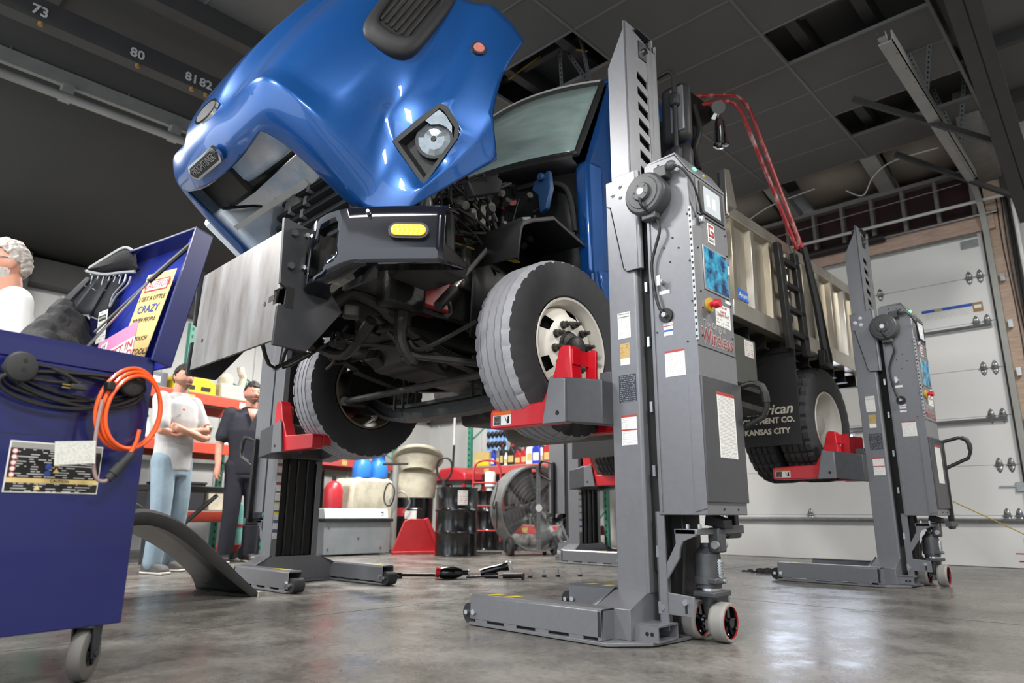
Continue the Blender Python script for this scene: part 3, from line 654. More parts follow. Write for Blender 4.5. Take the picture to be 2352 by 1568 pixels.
# ---------------------------------------------------------------- wheels
def tyre(b, Ro, wd, Ri, n=120, lug=3, depth=.012, blocks=False):
    h = wd / 2; gx = [-.6, -.22, .22, .6]
    prof = [(Ri, -h * .72), (Ri + .02, -h * .9), ((Ri + Ro) / 2, -h * 1.03), (Ro - .05, -h * .99), (Ro - .012, -h * .9)]
    for g in gx: prof += [(Ro + .004, g * h * .9 - .007), (Ro - depth, g * h * .9 - .004), (Ro - depth, g * h * .9 + .004), (Ro + .004, g * h * .9 + .007)]
    prof += [(Ro - .012, h * .9), (Ro - .05, h * .99), ((Ri + Ro) / 2, h * 1.03), (Ri + .02, h * .9), (Ri, h * .72)]
    k = len(prof); vs = []
    for i in range(n):
        notch = (i % lug == 0)
        for q, (r_, x) in enumerate(prof):
            t = 2 * math.pi * i / n; rr = r_; xx = x
            if notch and q in (4, k - 5): rr -= .016 if blocks else .010
            if notch and q in (3, k - 4): xx *= .97
            if blocks and notch and r_ > Ro - .02: rr = min(rr, Ro - .014)
            if not blocks and 4 < q < k - 5 and (i // 2) % 2 == 0: xx += .004
            vs.append((xx, rr * math.cos(t), rr * math.sin(t)))
    fs = [(i * k + q, ((i + 1) % n) * k + q, ((i + 1) % n) * k + q + 1, i * k + q + 1) for i in range(n) for q in range(k - 1)]
    return b.add(vs, fs)
def tyre_obj(name, parent, loc, rotz, blocks=False):
    b = B(); tyre(b, .53, .30, .295, n=120 if blocks else 180, lug=4 if blocks else 5, blocks=blocks); o = b.obj(name, 'tyre', parent, ang=28, loc=loc, rot=(0, 0, rotz))
    o.data.materials.append(MATS['tread_dusty_lit'])
    for p in o.data.polygons:
        c = p.center; r_ = math.hypot(c.y, c.z)
        if r_ > .508 and not blocks: p.material_index = 1
    return o
def front_wheel(loc, rotz, dirty):
    t = tyre_obj('front_wheel', truck, loc, rotz); rm = 'rim_white'
    b = B(); n = 48
    prof = [(.29, .115), (.302, .13), (.300, .14), (.288, .135), (.272, .10), (.264, .06), (.262, .045)]
    b.lathe(prof, axis='X', n=n); b.lathe([(.29, -.115), (.302, -.13), (.29, -.135), (.27, -.1), (.26, .0)], axis='X', n=n)
    # disc with hand holes
    pr = [(.262, .045), (.245, .075), (.225, .09), (.192, .115), (.168, .122), (.10, .122)]; k = len(pr)
    vs = [(h, r_ * math.cos(2 * math.pi * i / n), r_ * math.sin(2 * math.pi * i / n)) for i in range(n) for r_, h in pr]
    fs = []
    for i in range(n):
        for q in range(k - 1):
            if q in (1, 2) and (i % (n // 5)) in (0, 1, 2): continue
            j = (i + 1) % n; fs.append((i * k + q, j * k + q, j * k + q + 1, i * k + q + 1))
    b.add(vs, fs); b.obj('rim', rm if not dirty else 'rim_dirty', t, ang=40)
    B().lathe([(.10, .12), (.085, .13), (.085, .14), (.06, .15), (.06, .185), (.045, .195), (.0, .195)], axis='X', n=24).obj('hub', 'grime', t)
    B().cyl((-.16, 0, 0), (.06, 0, 0), .20, n=28).obj('brake_drum', 'grime', t)
    nb = B().cyl((.117, 0, 0), (.127, 0, 0), .025, n=14).cyl((.127, 0, 0), (.155, 0, 0), .020, n=6).cyl((.155, 0, 0), (.183, 0, 0), .0115, n=10)
    l0 = None
    for i in range(10):
        a = 2 * math.pi * (i + .3) / 10; p = (0.003, .143 * math.cos(a), .143 * math.sin(a))
        if l0 is None: l0 = nb.obj('lug_nut', M('lug', '#4a4744', .4, metal=.6, var=.3), t, loc=p)
        else: share(l0, t, p)
    return t
front_wheel((1.05, 0, 0), 0, False)
fr_w = front_wheel((-1.05, 0, 0), math.pi, True)
def rear_wheel(x, s, outer):
    t = tyre_obj('rear_wheel', truck, (x, 3.65, .0), 0 if s > 0 else math.pi, blocks=True)
    b = B(); b.lathe([(.29, .115), (.302, .13), (.298, .14), (.285, .135), (.272, .09), (.262, -.02), (.24, -.05), (.16, -.06), (.09, -.06)], axis='X', n=44)
    b.obj('rim', 'rim_white', t, ang=40)
    if outer:
        B().lathe([(.11, -.06), (.10, .05), (.07, .07), (.0, .07)], axis='X', n=24).obj('hub', 'rim_white', t)
        nb = B().cyl((-.06, 0, 0), (-.02, 0, 0), .017, n=6); l0 = None
        for i in range(10):
            a = 2 * math.pi * i / 10; p = (0, .143 * math.cos(a), .143 * math.sin(a))
            if l0 is None: l0 = nb.obj('lug_nut', M('lug2', '#8a7450', .5, metal=.4, var=.3), t, loc=p)
            else: share(l0, t, p)
    return t
for s in (1, -1):
    rear_wheel(s * 1.09, s, True); rear_wheel(s * .745, s, False)
# ---------------------------------------------------------------- chassis
for s in (1, -1):
    x = XC + s * .43
    TB().box((x - .04, 1.75, 1.74), (x + .04, 8.0, 2.0)).obj('frame_rail', 'grime', truck)
    # leaf spring pack
    for k in range(4):
        pts = [(2.35 + k * .12, 1.72 - k * .0), (3.15, 1.43 - k * .012 + .05), (3.95 - k * .12, 1.72)]
        P = smoothpath([(x, pts[0][0], 1.66 - k * .02 - k * .03), (x, 2.75, 1.54 - k * .016), (x, 3.15, 1.48 - k * .014), (x, 3.55, 1.54 - k * .016), (x, pts[2][0], 1.66 - k * .05)], 4)
        b = TB(); b.grid([[p + Vector((-.04, 0, 0)), p + Vector((.04, 0, 0)), p + Vector((.04, 0, -.012)), p + Vector((-.04, 0, -.012)), p + Vector((-.04, 0, 0))] for p in P]); b.obj('spring_leaf', 'grime', truck, smooth=False)
    TB().tube(smoothpath([(x, 2.0, 1.62), (x, 2.12, 1.72), (x, 2.3, 1.70), (x, 2.42, 1.64)], 4), .035, 10).obj('spring_shackle', 'grime2', truck)
    for dy in (-.06, .06):
        for dx in (-.05, .05): TB().cyl((x + dx, 3.15 + dy, 1.28), (x + dx, 3.15 + dy, 1.56), .011, n=8).obj('u_bolt', 'grime2', truck)
    TB().cyl((XC + s * .62, 3.3, 1.42), (XC + s * .60, 3.45, 1.95), .035, n=12).obj('shock_absorber', 'grime', truck)
    TB().lathe([(.0, -.08), (.085, -.08), (.10, .0), (.095, .07), (.0, .07)], (XC + s * .8, 3.36, 1.52), 'Y', 20).obj('brake_chamber', 'grime2', truck)
    TB().tube(smoothpath([(XC + s * .90, 3.15, 1.38), (XC + s * .86, 2.96, 1.36), (XC + s * .80, 2.86, 1.35)], 4), .035, 10).obj('steering_arm', 'grime2', truck)
# front axle I beam with drop
P = smoothpath([(XC - .92, 3.15, 1.42), (XC - .78, 3.15, 1.36), (XC - .6, 3.15, 1.28), (XC - .35, 3.15, 1.25), (XC, 3.15, 1.25), (XC + .35, 3.15, 1.25), (XC + .6, 3.15, 1.28), (XC + .78, 3.15, 1.36), (XC + .92, 3.15, 1.42)], 3)
b = TB()
for dz0, dz1, hy in ((-.06, -.035, .055), (-.035, .035, .016), (.035, .06, .055)):
    b.grid([[p + Vector((0, -hy, dz0)), p + Vector((0, hy, dz0)), p + Vector((0, hy, dz1)), p + Vector((0, -hy, dz1)), p + Vector((0, -hy, dz0))] for p in P])
b.obj('front_axle', 'grime', truck, ang=25)
TB().tube([(XC - .82, 2.88, 1.35), (XC + .82, 2.88, 1.35)], .024, 10).obj('tie_rod', 'grime2', truck)
TB().tube(smoothpath([(XC + .46, 2.45, 1.72), (XC + .50, 2.42, 1.5), (XC + .52, 2.5, 1.38)], 4), [.05, .05, .045, .04, .035, .033, .03, .03, .03], 10).obj('pitman_arm', 'grime2', truck)
TB().box((XC + .34, 2.25, 1.68), (XC + .56, 2.55, 1.98)).obj('steering_gear', 'grime', truck, bevel=.03)
TB().tube([(XC + .52, 2.48, 1.42), (XC + .80, 2.95, 1.40)], .022, 10).obj('drag_link', 'grime2', truck)
# engine
TB().box((XC - .30, 2.58, 1.62), (XC + .30, 4.3, 2.35)).obj('engine_block', 'grime', truck, bevel=.05)
TB().prism([(2.62, 1.62), (4.2, 1.62), (4.1, 1.22), (3.5, 1.18), (3.45, 1.42), (2.7, 1.45)], 'X', XC - .20, XC + .20).obj('oil_pan', 'grime2', truck, bevel=.03)
TB().cyl((XC + .05, 2.5, 1.85), (XC + .05, 2.62, 1.85), .13, n=20).obj('crank_pulley', 'grime2', truck)
TB().cyl((XC - .1, 2.50, 2.2), (XC - .1, 2.56, 2.2), .28, n=24).obj('cooling_fan', 'grime', truck)
rnd = random.Random(3)
ENG = [('valve_cover', (-.22, 2.75, 2.35), (.22, 3.3, 2.62), 'grime2'), ('air_compressor', (.30, 2.85, 1.95), (.52, 3.15, 2.3), 'cast'), ('fuel_filter', (.34, 2.62, 2.05), (.46, 2.78, 2.35), 'eng_red'),
       ('turbo_housing', (.30, 2.55, 1.75), (.5, 2.78, 2.0), 'eng_red'), ('egr_valve', (.26, 2.9, 2.4), (.5, 3.12, 2.68), 'cast'), ('wiring_box', (.34, 3.18, 2.4), (.52, 3.34, 2.62), 'black'), ('manifold', (.22, 2.8, 2.30), (.36, 3.3, 2.5), 'cast')]
for n_, a, c, mt in ENG: TB().box((XC + a[0], a[1], a[2]), (XC + c[0], c[1], c[2])).obj(n_, mt, truck, bevel=.02)
for i in range(64):
    x, y, z = XC + rnd.uniform(.26, .72), rnd.uniform(2.7, 3.35), rnd.uniform(2.3, 2.74); r_ = rnd.uniform(.010, .032)
    ax = Vector((rnd.uniform(-1, 1), rnd.uniform(-1, 1), rnd.uniform(-.3, 1))).normalized() * rnd.uniform(.04, .11)
    TB().cyl((x, y, z), Vector((x, y, z)) + ax, r_, n=10).obj('engine_fitting', rnd.choice(['cast', 'grime2', 'grime2', 'black', 'black', 'cast', 'gun_dark', 'pipe_alu', 'eng_red']), truck)
for i in range(18):
    p = [Vector((XC + rnd.uniform(.3, .7), rnd.uniform(2.6, 3.3), rnd.uniform(2.0, 2.75))) for _ in range(4)]
    TB().tube(smoothpath(p, 5), rnd.uniform(.006, .014), 7).obj('engine_hose', 'yellow_wire' if i == 3 else 'hose', truck)
TB().tube(smoothpath([(XC + .50, 2.28, 2.52), (XC + .58, 2.42, 2.44), (XC + .60, 2.46, 2.34), (XC + .56, 2.46, 2.24)], 5), .048, 14).obj('charge_air_pipe', 'pipe_alu', truck)
TB().tube(smoothpath([(XC + .56, 2.46, 2.26), (XC + .52, 2.46, 2.1), (XC + .48, 2.5, 2.0)], 4), .062, 12).obj('charge_air_boot', 'hose', truck)
TB().tube(smoothpath([(XC + .66, 2.6, 2.3), (XC + .68, 2.6, 2.1), (XC + .66, 2.62, 1.95)], 4), .035, 10).obj('coolant_hose', 'hose', truck)
TB().prism([(2.20, 1.80), (2.5, 1.78), (2.52, 1.88), (2.30, 1.98), (2.2, 1.94)], 'X', XC + .62, XC + .98).obj('washer_tank', 'grime2', truck, bevel=.03)
TB().cyl((XC + .72, 2.55, 1.74), (XC + .70, 2.95, 2.24), .016, n=10).obj('steering_shaft', 'pipe_alu', truck)
TB().cyl((XC + .73, 2.5, 1.68), (XC + .72, 2.62, 1.82), .032, n=12).obj('shaft_boot', 'hose', truck)
for i in range(14):
    p0 = Vector((XC + rnd.uniform(-.55, .6), rnd.uniform(2.0, 2.9), rnd.uniform(1.5, 1.75)))
    TB().tube(smoothpath([p0, p0 + Vector((rnd.uniform(-.3, .3), rnd.uniform(0, .3), -rnd.uniform(.05, .2))), p0 + Vector((rnd.uniform(-.4, .4), rnd.uniform(.2, .5), rnd.uniform(-.1, .1)))], 4), rnd.uniform(.006, .016), 6).obj('chassis_hose', 'hose', truck)
for i in range(12):
    p0 = Vector((XC + rnd.uniform(-.4, .5), rnd.uniform(2.1, 2.8), rnd.uniform(1.5, 1.8))); sx = rnd.uniform(.03, .09)
    TB().box(p0 - Vector((sx, sx, sx)), p0 + Vector((sx, sx * 1.5, sx)), rot=(rnd.uniform(-.5, .5), 0, rnd.uniform(-.6, .6))).obj('chassis_bracket', rnd.choice(['grime', 'grime2']), truck, bevel=.015)
TB().tube([(XC - .38, 2.0, 1.80), (XC + .38, 2.0, 1.80)], .06, 12).obj('front_crossmember', 'grime', truck)
TB().tube(smoothpath([(XC - .36, 2.3, 1.62), (XC, 2.35, 1.48), (XC + .36, 2.3, 1.62)], 5), .035, 10).obj('stabiliser_bar', 'grime2', truck)
TB().lathe([(.0, -.6), (.12, -.6), (.16, -.5), (.16, .5), (.12, .6), (.0, .6)], (XC - .1, 4.55, 1.32), 'X', 20).obj('muffler', 'cast', truck)
TB().cyl((XC, 4.2, 1.7), (XC, 7.0, 1.55), .055, n=12).obj('drive_shaft', 'grime2', truck)
TB().box((XC - .2, 4.2, 1.5), (XC + .2, 4.9, 2.0)).obj('gearbox', 'grime', truck, bevel=.06)
TB().tube([(XC - .7, 6.8, 1.49), (XC + .7, 6.8, 1.49)], .11, 14).obj('rear_axle', 'grime', truck)
TB().ball((XC, 6.8, 1.49), (.24, .26, .24)).obj('differential', 'grime', truck)
# inner fender panels over the front wheels: bent sheet, open below
for s in (1, -1):
    pts = [(2.86, 2.02), (2.88, 2.22), (2.90, 2.27), (2.98, 2.315), (3.18, 2.40), (3.22, 2.385), (3.52, 2.30), (3.62, 2.22), (3.70, 2.0)]
    b = TB(); b.grid([[Vector((XC + s * .60, y, z + .03)), Vector((XC + s * 1.00, y, z)), Vector((XC + s * 1.01, y, z - .03))] for y, z in pts]); b.obj('fender_liner', 'trim_black', truck, solid=.008, ang=20)
    b = TB(); b.grid([[Vector((XC + s * .60, y, z + .03)), Vector((XC + s * .60, y, 1.60))] for y, z in pts]); b.obj('liner_wall', 'black', truck, solid=.006)
    TB().box((XC + s * .82 - .1, 2.98, 2.335), (XC + s * .82 + .1, 3.06, 2.365), rot=(R(22), 0, 0)).obj('liner_clip', 'gun_dark', truck, bevel=.004)
    TB().prism([(2.44, 2.36), (2.50, 2.28), (2.70, 2.38), (2.72, 2.46), (2.66, 2.48)], 'X', XC + s * .98 - .03, XC + s * .98 + .03).obj('hood_stop', 'trim_black', truck, bevel=.01)
# ---------------------------------------------------------------- cab
def cw(z): return 1.06 if z < 2.9 else 1.06 - (z - 2.9) * .12
prof = [(3.52, 1.95), (3.50, 2.5), (3.46, 2.90), (3.66, 3.34), (3.84, 3.74), (3.95, 3.86), (4.15, 3.93), (4.9, 3.95), (5.0, 3.88), (5.02, 2.9), (5.02, 2.0), (4.6, 1.86), (3.75, 1.86)]
b = TB(); k = len(prof); secs = [(-1, 0), (-.97, .02), (.97, .02), (1, 0)]
vs = []
for f, up_ in secs:
    for y, z in prof: vs.append((XC + f * cw(z), y, z + up_ * (1 if z > 3.8 else 0)))
fs = [(i * k + j, i * k + (j + 1) % k, (i + 1) * k + (j + 1) % k, (i + 1) * k + j) for i in range(3) for j in range(k) if not (i == 1 and j in (2, 3))]
fs += [tuple(range(k)), tuple(range(3 * k, 4 * k))]
b.add(vs, fs); cab = b.obj('cab', 'truck_blue2', truck, bevel=.03, ang=40)
# windshield: curved glass, rubber frame
def wsp(u, v):     # u -1..1 , v 0 bottom..1 top
    c = u * (.985 - .09 * v); bow = (1 - u * u)
    y0, z0 = 3.42 - .30 * bow, 2.955 - .04 * bow; y1, z1 = 3.83 - .17 * bow, 3.77 + .07 * bow
    return Vector((XC + c, y0 + (y1 - y0) * v, z0 + (z1 - z0) * v))
b = TB(); b.grid([[wsp(-1 + 2 * i / 16, j / 6) for i in range(17)] for j in range(7)]); b.obj('windshield', 'glass', cab, solid=.006)
path = [wsp(-1 + 2 * i / 16, 0) for i in range(17)] + [wsp(1, j / 6) for j in range(1, 6)] + [wsp(1 - 2 * i / 16, 1) for i in range(17)] + [wsp(-1, 1 - j / 6) for j in range(1, 6)]
TB().tube(path, .026, 8, closed=True).obj('windshield_seal', 'trim_black', cab)
TB().tube([wsp(-1 + 2 * i / 16, 1) + Vector((0, -.02, .012)) for i in range(17)], .012, 6).obj('seal_trim', 'gray_rail', cab)
# roof visor line filling between windshield top and roof, cowl below
b = TB(); b.grid([[wsp(-1 + 2 * i / 16, 1) + Vector((0, .0, .01)) for i in range(17)], [Vector((XC + (-1 + 2 * i / 16) * .95, 3.98, 3.90 + .03 * (1 - (-1 + 2 * i / 16) ** 2))) for i in range(17)], [Vector((XC + (-1 + 2 * i / 16) * .93, 4.25, 3.95)) for i in range(17)]]); b.obj('roof_front', 'truck_blue2', cab, solid=.02)
b = TB(); b.grid([[wsp(-1 + 2 * i / 16, 0) + Vector((0, -.03, .0)) for i in range(17)], [wsp(-1 + 2 * i / 16, 0) + Vector((0, -.05, -.05)) for i in range(17)], [wsp(-1 + 2 * i / 16, 0) + Vector((0, .06, -.11)) for i in range(17)]]); b.obj('cowl', 'trim_black', cab, solid=.02)
b = TB(); b.grid([[wsp(-.96 + 1.92 * i / 16, 0) + Vector((0, .06, -.1)) for i in range(17)], [Vector((XC + (-.96 + 1.92 * i / 16) * 1.0, 3.5, 2.45)) for i in range(17)], [Vector((XC + (-.96 + 1.92 * i / 16) * 1.0, 3.5, 1.95)) for i in range(17)]]); b.obj('firewall', 'black', cab, solid=.01)
for s in (1, -1):
    TB().prism([(3.44, 2.90), (3.50, 2.10), (3.62, 2.02), (3.66, 2.3), (3.62, 2.92)], 'X', XC + s * 1.0 - .06, XC + s * 1.0 + .06).obj('cowl_side', 'truck_blue', cab, bevel=.03)
    TB().prism([(3.55, 2.12), (3.62, 1.86), (3.72, 1.90), (3.68, 2.14)], 'X', XC + s * 1.06 - .01, XC + s * 1.06 + .02).obj('cowl_tab', 'truck_blue', cab, bevel=.008)
    x = XC + s * 1.065
    TB().box((x - .004, 3.80, 2.05), (x + .004, 3.812, 3.4)).obj('door_gap', 'black', cab)
    TB().prism([(3.86, 2.95), (4.05, 3.62), (4.75, 3.66), (4.75, 2.95)], 'X', XC + s * 1.0 - .03, XC + s * 1.0 + .045).obj('side_window', 'black_gloss', cab)
    TB().prism([(XC + s * .70, 2.80), (XC + s * .84, 2.84), (XC + s * .86, 2.70), (XC + s * .82, 2.56), (XC + s * .76, 2.54), (XC + s * .74, 2.68), (XC + s * .68, 2.74)], 'Y', 3.30, 3.34).cyl((XC + s * .78, 3.27, 2.80), (XC + s * .78, 3.36, 2.80), .03, n=12).obj('hood_latch', 'blue_part', cab, bevel=.008)
    TB().tube(smoothpath([(XC + s * .5, 3.3, 2.8), (XC + s * .75, 3.34, 2.78), (XC + s * .92, 3.4, 2.7), (XC + s * .95, 3.45, 2.4)], 5), .02, 8).obj('cowl_hose', 'hose', cab)
    # mirror: bracket arm, tall head, convex head
    ax_ = XC + s * 1.42
    TB().tube([(XC + s * 1.05, 4.0, 3.70), (ax_ - s * .05, 3.99, 3.72)] + [(ax_ - s * .02, 3.99, 3.705), (ax_, 3.99, 3.66), (ax_, 3.99, 2.75), (XC + s * 1.05, 4.0, 2.70)], .017, 10).obj('mirror_arm', 'trim_black', truck)
    mh = TB().box((ax_ - .15, 4.02, 3.16), (ax_ + .07, 4.14, 3.63)).obj('mirror_head', 'trim_black', truck, bevel=.05)
    mc = TB().box((ax_ - .15, 4.02, 2.90), (ax_ + .07, 4.14, 3.13)).obj('mirror_convex', 'trim_black', truck, bevel=.05)
    for z in (3.46, 3.03): TB().box((ax_ - .035, 3.955, z - .05), (ax_ + .035, 4.03, z + .05)).obj('mirror_clamp', 'trim_black', truck, bevel=.02)
    TB().box((ax_ - .055, 4.012, 3.22), (ax_ + .055, 4.03, 3.58)).obj('mirror_back_pad', 'gun', mh, bevel=.008)
TB().tube([(XC + .35, 3.74, 3.86), (XC + .45, 4.3, 4.25)], .004, 5).obj('antenna', 'bolt', cab)
# ---------------------------------------------------------------- dump body
BX = 1.235; BY0, BY1, BZ0, BZ1 = 5.06, 7.95, 2.16, 3.10
body = TB().box((XC - BX + .07, BY0, BZ0 + .02), (XC + BX - .07, BY1, BZ0 + .08)).obj('dump_body', 'stainless2', truck)
for s in (1, -1):
    x = XC + s * BX; xi = x - s * .07
    def sb(name, y0, y1, z0, z1, mat, dx0=.07, dx1=0.0, bev=.006):
        a = min(x - s * dx0, x - s * dx1); c = max(x - s * dx0, x - s * dx1); return TB().box((a, y0, z0), (c, y1, z1)).obj(name, mat, body, bevel=bev)
    sb('side_sheet', BY0, BY1, BZ0 + .06, BZ1, 'stainless', .075, .06)
    sb('bottom_rail', BY0, BY1, BZ0 - .02, BZ0 + .12, 'stainless', .09, 0)
    TB().prism([(x - s * .10, BZ1 - .13), (x, BZ1 - .10), (x, BZ1), (x - s * .04, BZ1 + .03), (x - s * .10, BZ1 + .03)], 'Y', BY0, BY1).obj('top_rail', 'stainless', body, bevel=.005)
    n = 8
    for i in range(n + 1):
        y = BY0 + .02 + (BY1 - BY0 - .14) * i / n
        TB().prism([(y, x - s * .07), (y + .02, x - s * .008), (y + .08, x - s * .008), (y + .10, x - s * .07)] if False else [(x - s * .07, y), (x - s * .008, y + .02), (x - s * .008, y + .08), (x - s * .07, y + .10)], 'Z', BZ0 + .12, BZ1 - .10).obj('side_rib', 'stainless' if i % 2 else 'stainless2', body, bevel=.004)
    TB().prism([(BY0 - .02, BZ1 - .1), (BY0 - .02, 3.42), (BY0 + .07, 3.44), (BY0 + .16, BZ1 + .02)], 'X', min(x, xi) - .005, max(x, xi)).obj('front_post', 'stainless', body, bevel=.006)
TB().box((XC - BX + .05, BY0 - .02, BZ0 + .05), (XC + BX - .05, BY0 + .01, 3.40)).obj('front_bulkhead', 'stainless2', body)
TB().box((XC - BX + .05, BY1 - .04, BZ0 + .05), (XC + BX - .05, BY1, 3.05)).obj('tailgate', 'stainless2', body)
for i in range(10):
    y = BY0 + .12 + i * .3; TB().prism([(y, BZ0 - .13), (y + .07, BZ0 - .13), (y + .07, BZ0 - .12), (y + .012, BZ0 - .12), (y + .012, BZ0), (y, BZ0)], 'X', XC - BX + .1, XC + BX - .1).obj('cross_member', 'grime', body)
for s in (1, -1): TB().box((XC + s * .42 - .05, BY0, BZ0 - .16), (XC + s * .42 + .05, BY1, BZ0 - .02)).obj('long_sill', 'grime', body)
b_ = TB().box((XC + BX - .062, BY0 + .18, BZ0 + .18), (XC + BX - .056 + .003, BY0 + .46, BZ0 + .27)).obj('maker_sticker', M('stk_blue', '#2b6cc4', .4), body)
text('sticker_lettering', 'American', .065, 'white', body, tuple(Vector((XC + BX - .052, BY0 + .32, BZ0 + .222)) - PV), (R(90), 0, R(90)), shear=.3)
# ladder
lx = XC + BX + .05
for y in (5.78, 6.12): TB().prism([(y, 2.98), (y + .09, 2.98), (y + .19, 2.02), (y + .10, 2.02)], 'X', lx - .02, lx + .03).obj('ladder_rail', 'black', truck, bevel=.006)
for i in range(4): z = 2.16 + i * .22; y = 5.78 + .09 + (2.98 - z) * .1; TB().box((lx - .02, y, z), (lx + .03, y + .34, z + .045)).obj('ladder_rung', 'black', truck, bevel=.005)
TB().tube([(lx + .05, 6.30, 3.08), (lx + .05, 6.50, 2.55), (lx + .05, 6.62, 2.02)], [.028, .04, .045], 8).obj('tarp_arm', 'black', truck)
TB().box((lx + .0, 6.52, 1.98), (lx + .07, 6.70, 2.14)).obj('tarp_pivot', 'black', truck, bevel=.01)
M('pipe_red', '#9c1f22', .4, var=.0, col2='#b8a8a4', scale=6, stretch=(3, 3, .7), thr=(.52, .74))
for k, dz in enumerate((0, -.12)):
    TB().tube(smoothpath([(XC + .85, 5.15 - k * .02, 4.34 + dz), (XC + 1.08, 5.48 - k * .10, 4.42 + dz), (XC + 1.14, 5.62 - k * .14, 4.42 + dz), (XC + 1.18, 5.70 - k * .16, 4.34 + dz)], 5) + [(lx + .03 - k * .02, 6.33 - k * .09, 3.05)], .019, 10).obj('tarp_pipe', 'pipe_red', truck)
TB().box((XC + .84, 5.02, 3.3), (XC + .94, 5.14, 4.28)).obj('cab_guard_post', 'plate_side', truck, bevel=.006)
TB().prism([(5.0, 4.28), (5.45, 4.30), (5.45, 4.22), (5.2, 4.0), (5.0, 3.95)], 'X', XC + .80, XC + .96).obj('guard_bracket', 'black', truck)
TB().tube(smoothpath([(XC + .97, 5.06, 4.15), (XC + 1.0, 5.08, 3.9), (XC + .96, 5.05, 3.7), (XC + 1.0, 5.04, 3.5)], 5), .025, 8).obj('guard_hose', 'hose', truck)
TB().cyl((XC + 1.04, 5.30, 4.16), (XC + 1.13, 5.20, 4.13), .062, n=20).obj('work_lamp', 'chrome', truck)
TB().lathe([(.02, .16), (.05, .10), (.055, .0), (.065, -.12), (.07, -.13)], (XC + 1.02, 5.42, 4.02), 'Z', 18).obj('horn', 'chrome', truck)
TB().box((XC - .9, 4.98, 3.38), (XC + .9, 5.06, 3.5)).obj('cab_guard_bar', 'plate_side', truck)
# boxes and tanks between the axles
TB().box((XC + .80, 4.95, 1.62), (XC + 1.18, 5.50, 2.02)).obj('battery_box', M('drab', '#4d4e48', .55), truck, bevel=.008)
TB().box((XC + 1.181, 5.30, 1.86), (XC + 1.184, 5.45, 2.0)).obj('box_sticker', print_mat('prt_box', '#d8d8d4', '#8a4a4a', 9), truck)
TB().box((XC + .80, 5.0, 1.42), (XC + 1.2, 5.6, 1.47)).obj('step', 'grime2', truck, bevel=.006)
TB().box((XC + .80, 5.1, 1.56), (XC + 1.22, 5.45, 1.60)).obj('step', 'grime2', truck, bevel=.006)
TB().cyl((XC + .8, 3.9, 1.66), (XC + .8, 4.9, 1.66), .27, n=28).obj('fuel_tank', 'pipe_alu', truck)
TB().cyl((XC - .8, 3.9, 1.66), (XC - .8, 4.9, 1.66), .27, n=28).obj('fuel_tank', 'pipe_alu', truck)
for s in (1, -1):
    mf = TB().box((XC + s * .9 - .36, 6.02, 1.22), (XC + s * .9 + .38, 6.035, 2.06)).obj('mud_flap', 'trim_black', truck)
    TB().box((XC + s * .9 - .38, 6.0, 2.03), (XC + s * .9 + .36, 6.05, 2.08)).obj('flap_bar', 'grime', truck)
    if s > 0:
        M('letter_tan', '#c8c2b0', .6)
        for t_, sz, z, shr in (('American', .125, 1.53, .25), ('EQUIPMENT CO.', .068, 1.435, 0), ('KANSAS CITY', .068, 1.34, 0)):
            text('flap_lettering', t_, sz, 'letter_tan', mf, tuple(Vector((XC + .985, 6.015, z)) - PV), (R(90), 0, 0), bold=.002, shear=shr)
# ================================================================ mobile column lifts
M('dark_gap', '#1a1a1b', .6)
M('hinge_metal', '#a9abab', .35, metal=.6)
print_mat('prt_white', '#e2e2df', '#b9b9b7', 16, .55)
print_mat('prt_dark', '#2c303a', '#84878e', 14, .5)
print_mat('prt_tan', '#b89a5e', '#6d5a34', 9, .42, 8)
print_mat('prt_long', '#e4e4e0', '#a8a8a6', 46, .6, 9)
print_mat('prt_small', '#e4e4e0', '#9a9a9e', 7, .5, 10)
M('warn_red', '#a83a34', .5); M('warn_orange', '#d8661e', .5); M('warn_blue', '#2c5aa8', .5)
M('scr_art', '#14224e', .25, var=.0, col2='#3fb6d8', scale=14, emit=.25, thr=(.42, .75))
M('reel', '#48494b', .42, var=.1)
M('estop_yellow', '#c8a232', .5)
def Lf(): return B()
def sticker(par, face, u0, u1, z0, z1, plane, mat, heads=(), name='warning_label'):
    """face '-y' or '+x'; u along x or y"""
    t = .0012
    def bx(a0, a1, c0, c1, e):
        return B().box((a0, plane - t - e, c0), (a1, plane, c1)) if face == '-y' else B().box((plane, a0, c0), (plane + t + e, a1, c1))
    o = bx(u0, u1, z0, z1, 0).obj(name, mat, par)
    for (f0, f1, m) in heads: bx(u0, u1, z0 + (z1 - z0) * f0, z0 + (z1 - z0) * f1, .0004).obj('label_band', m, o)
    return o
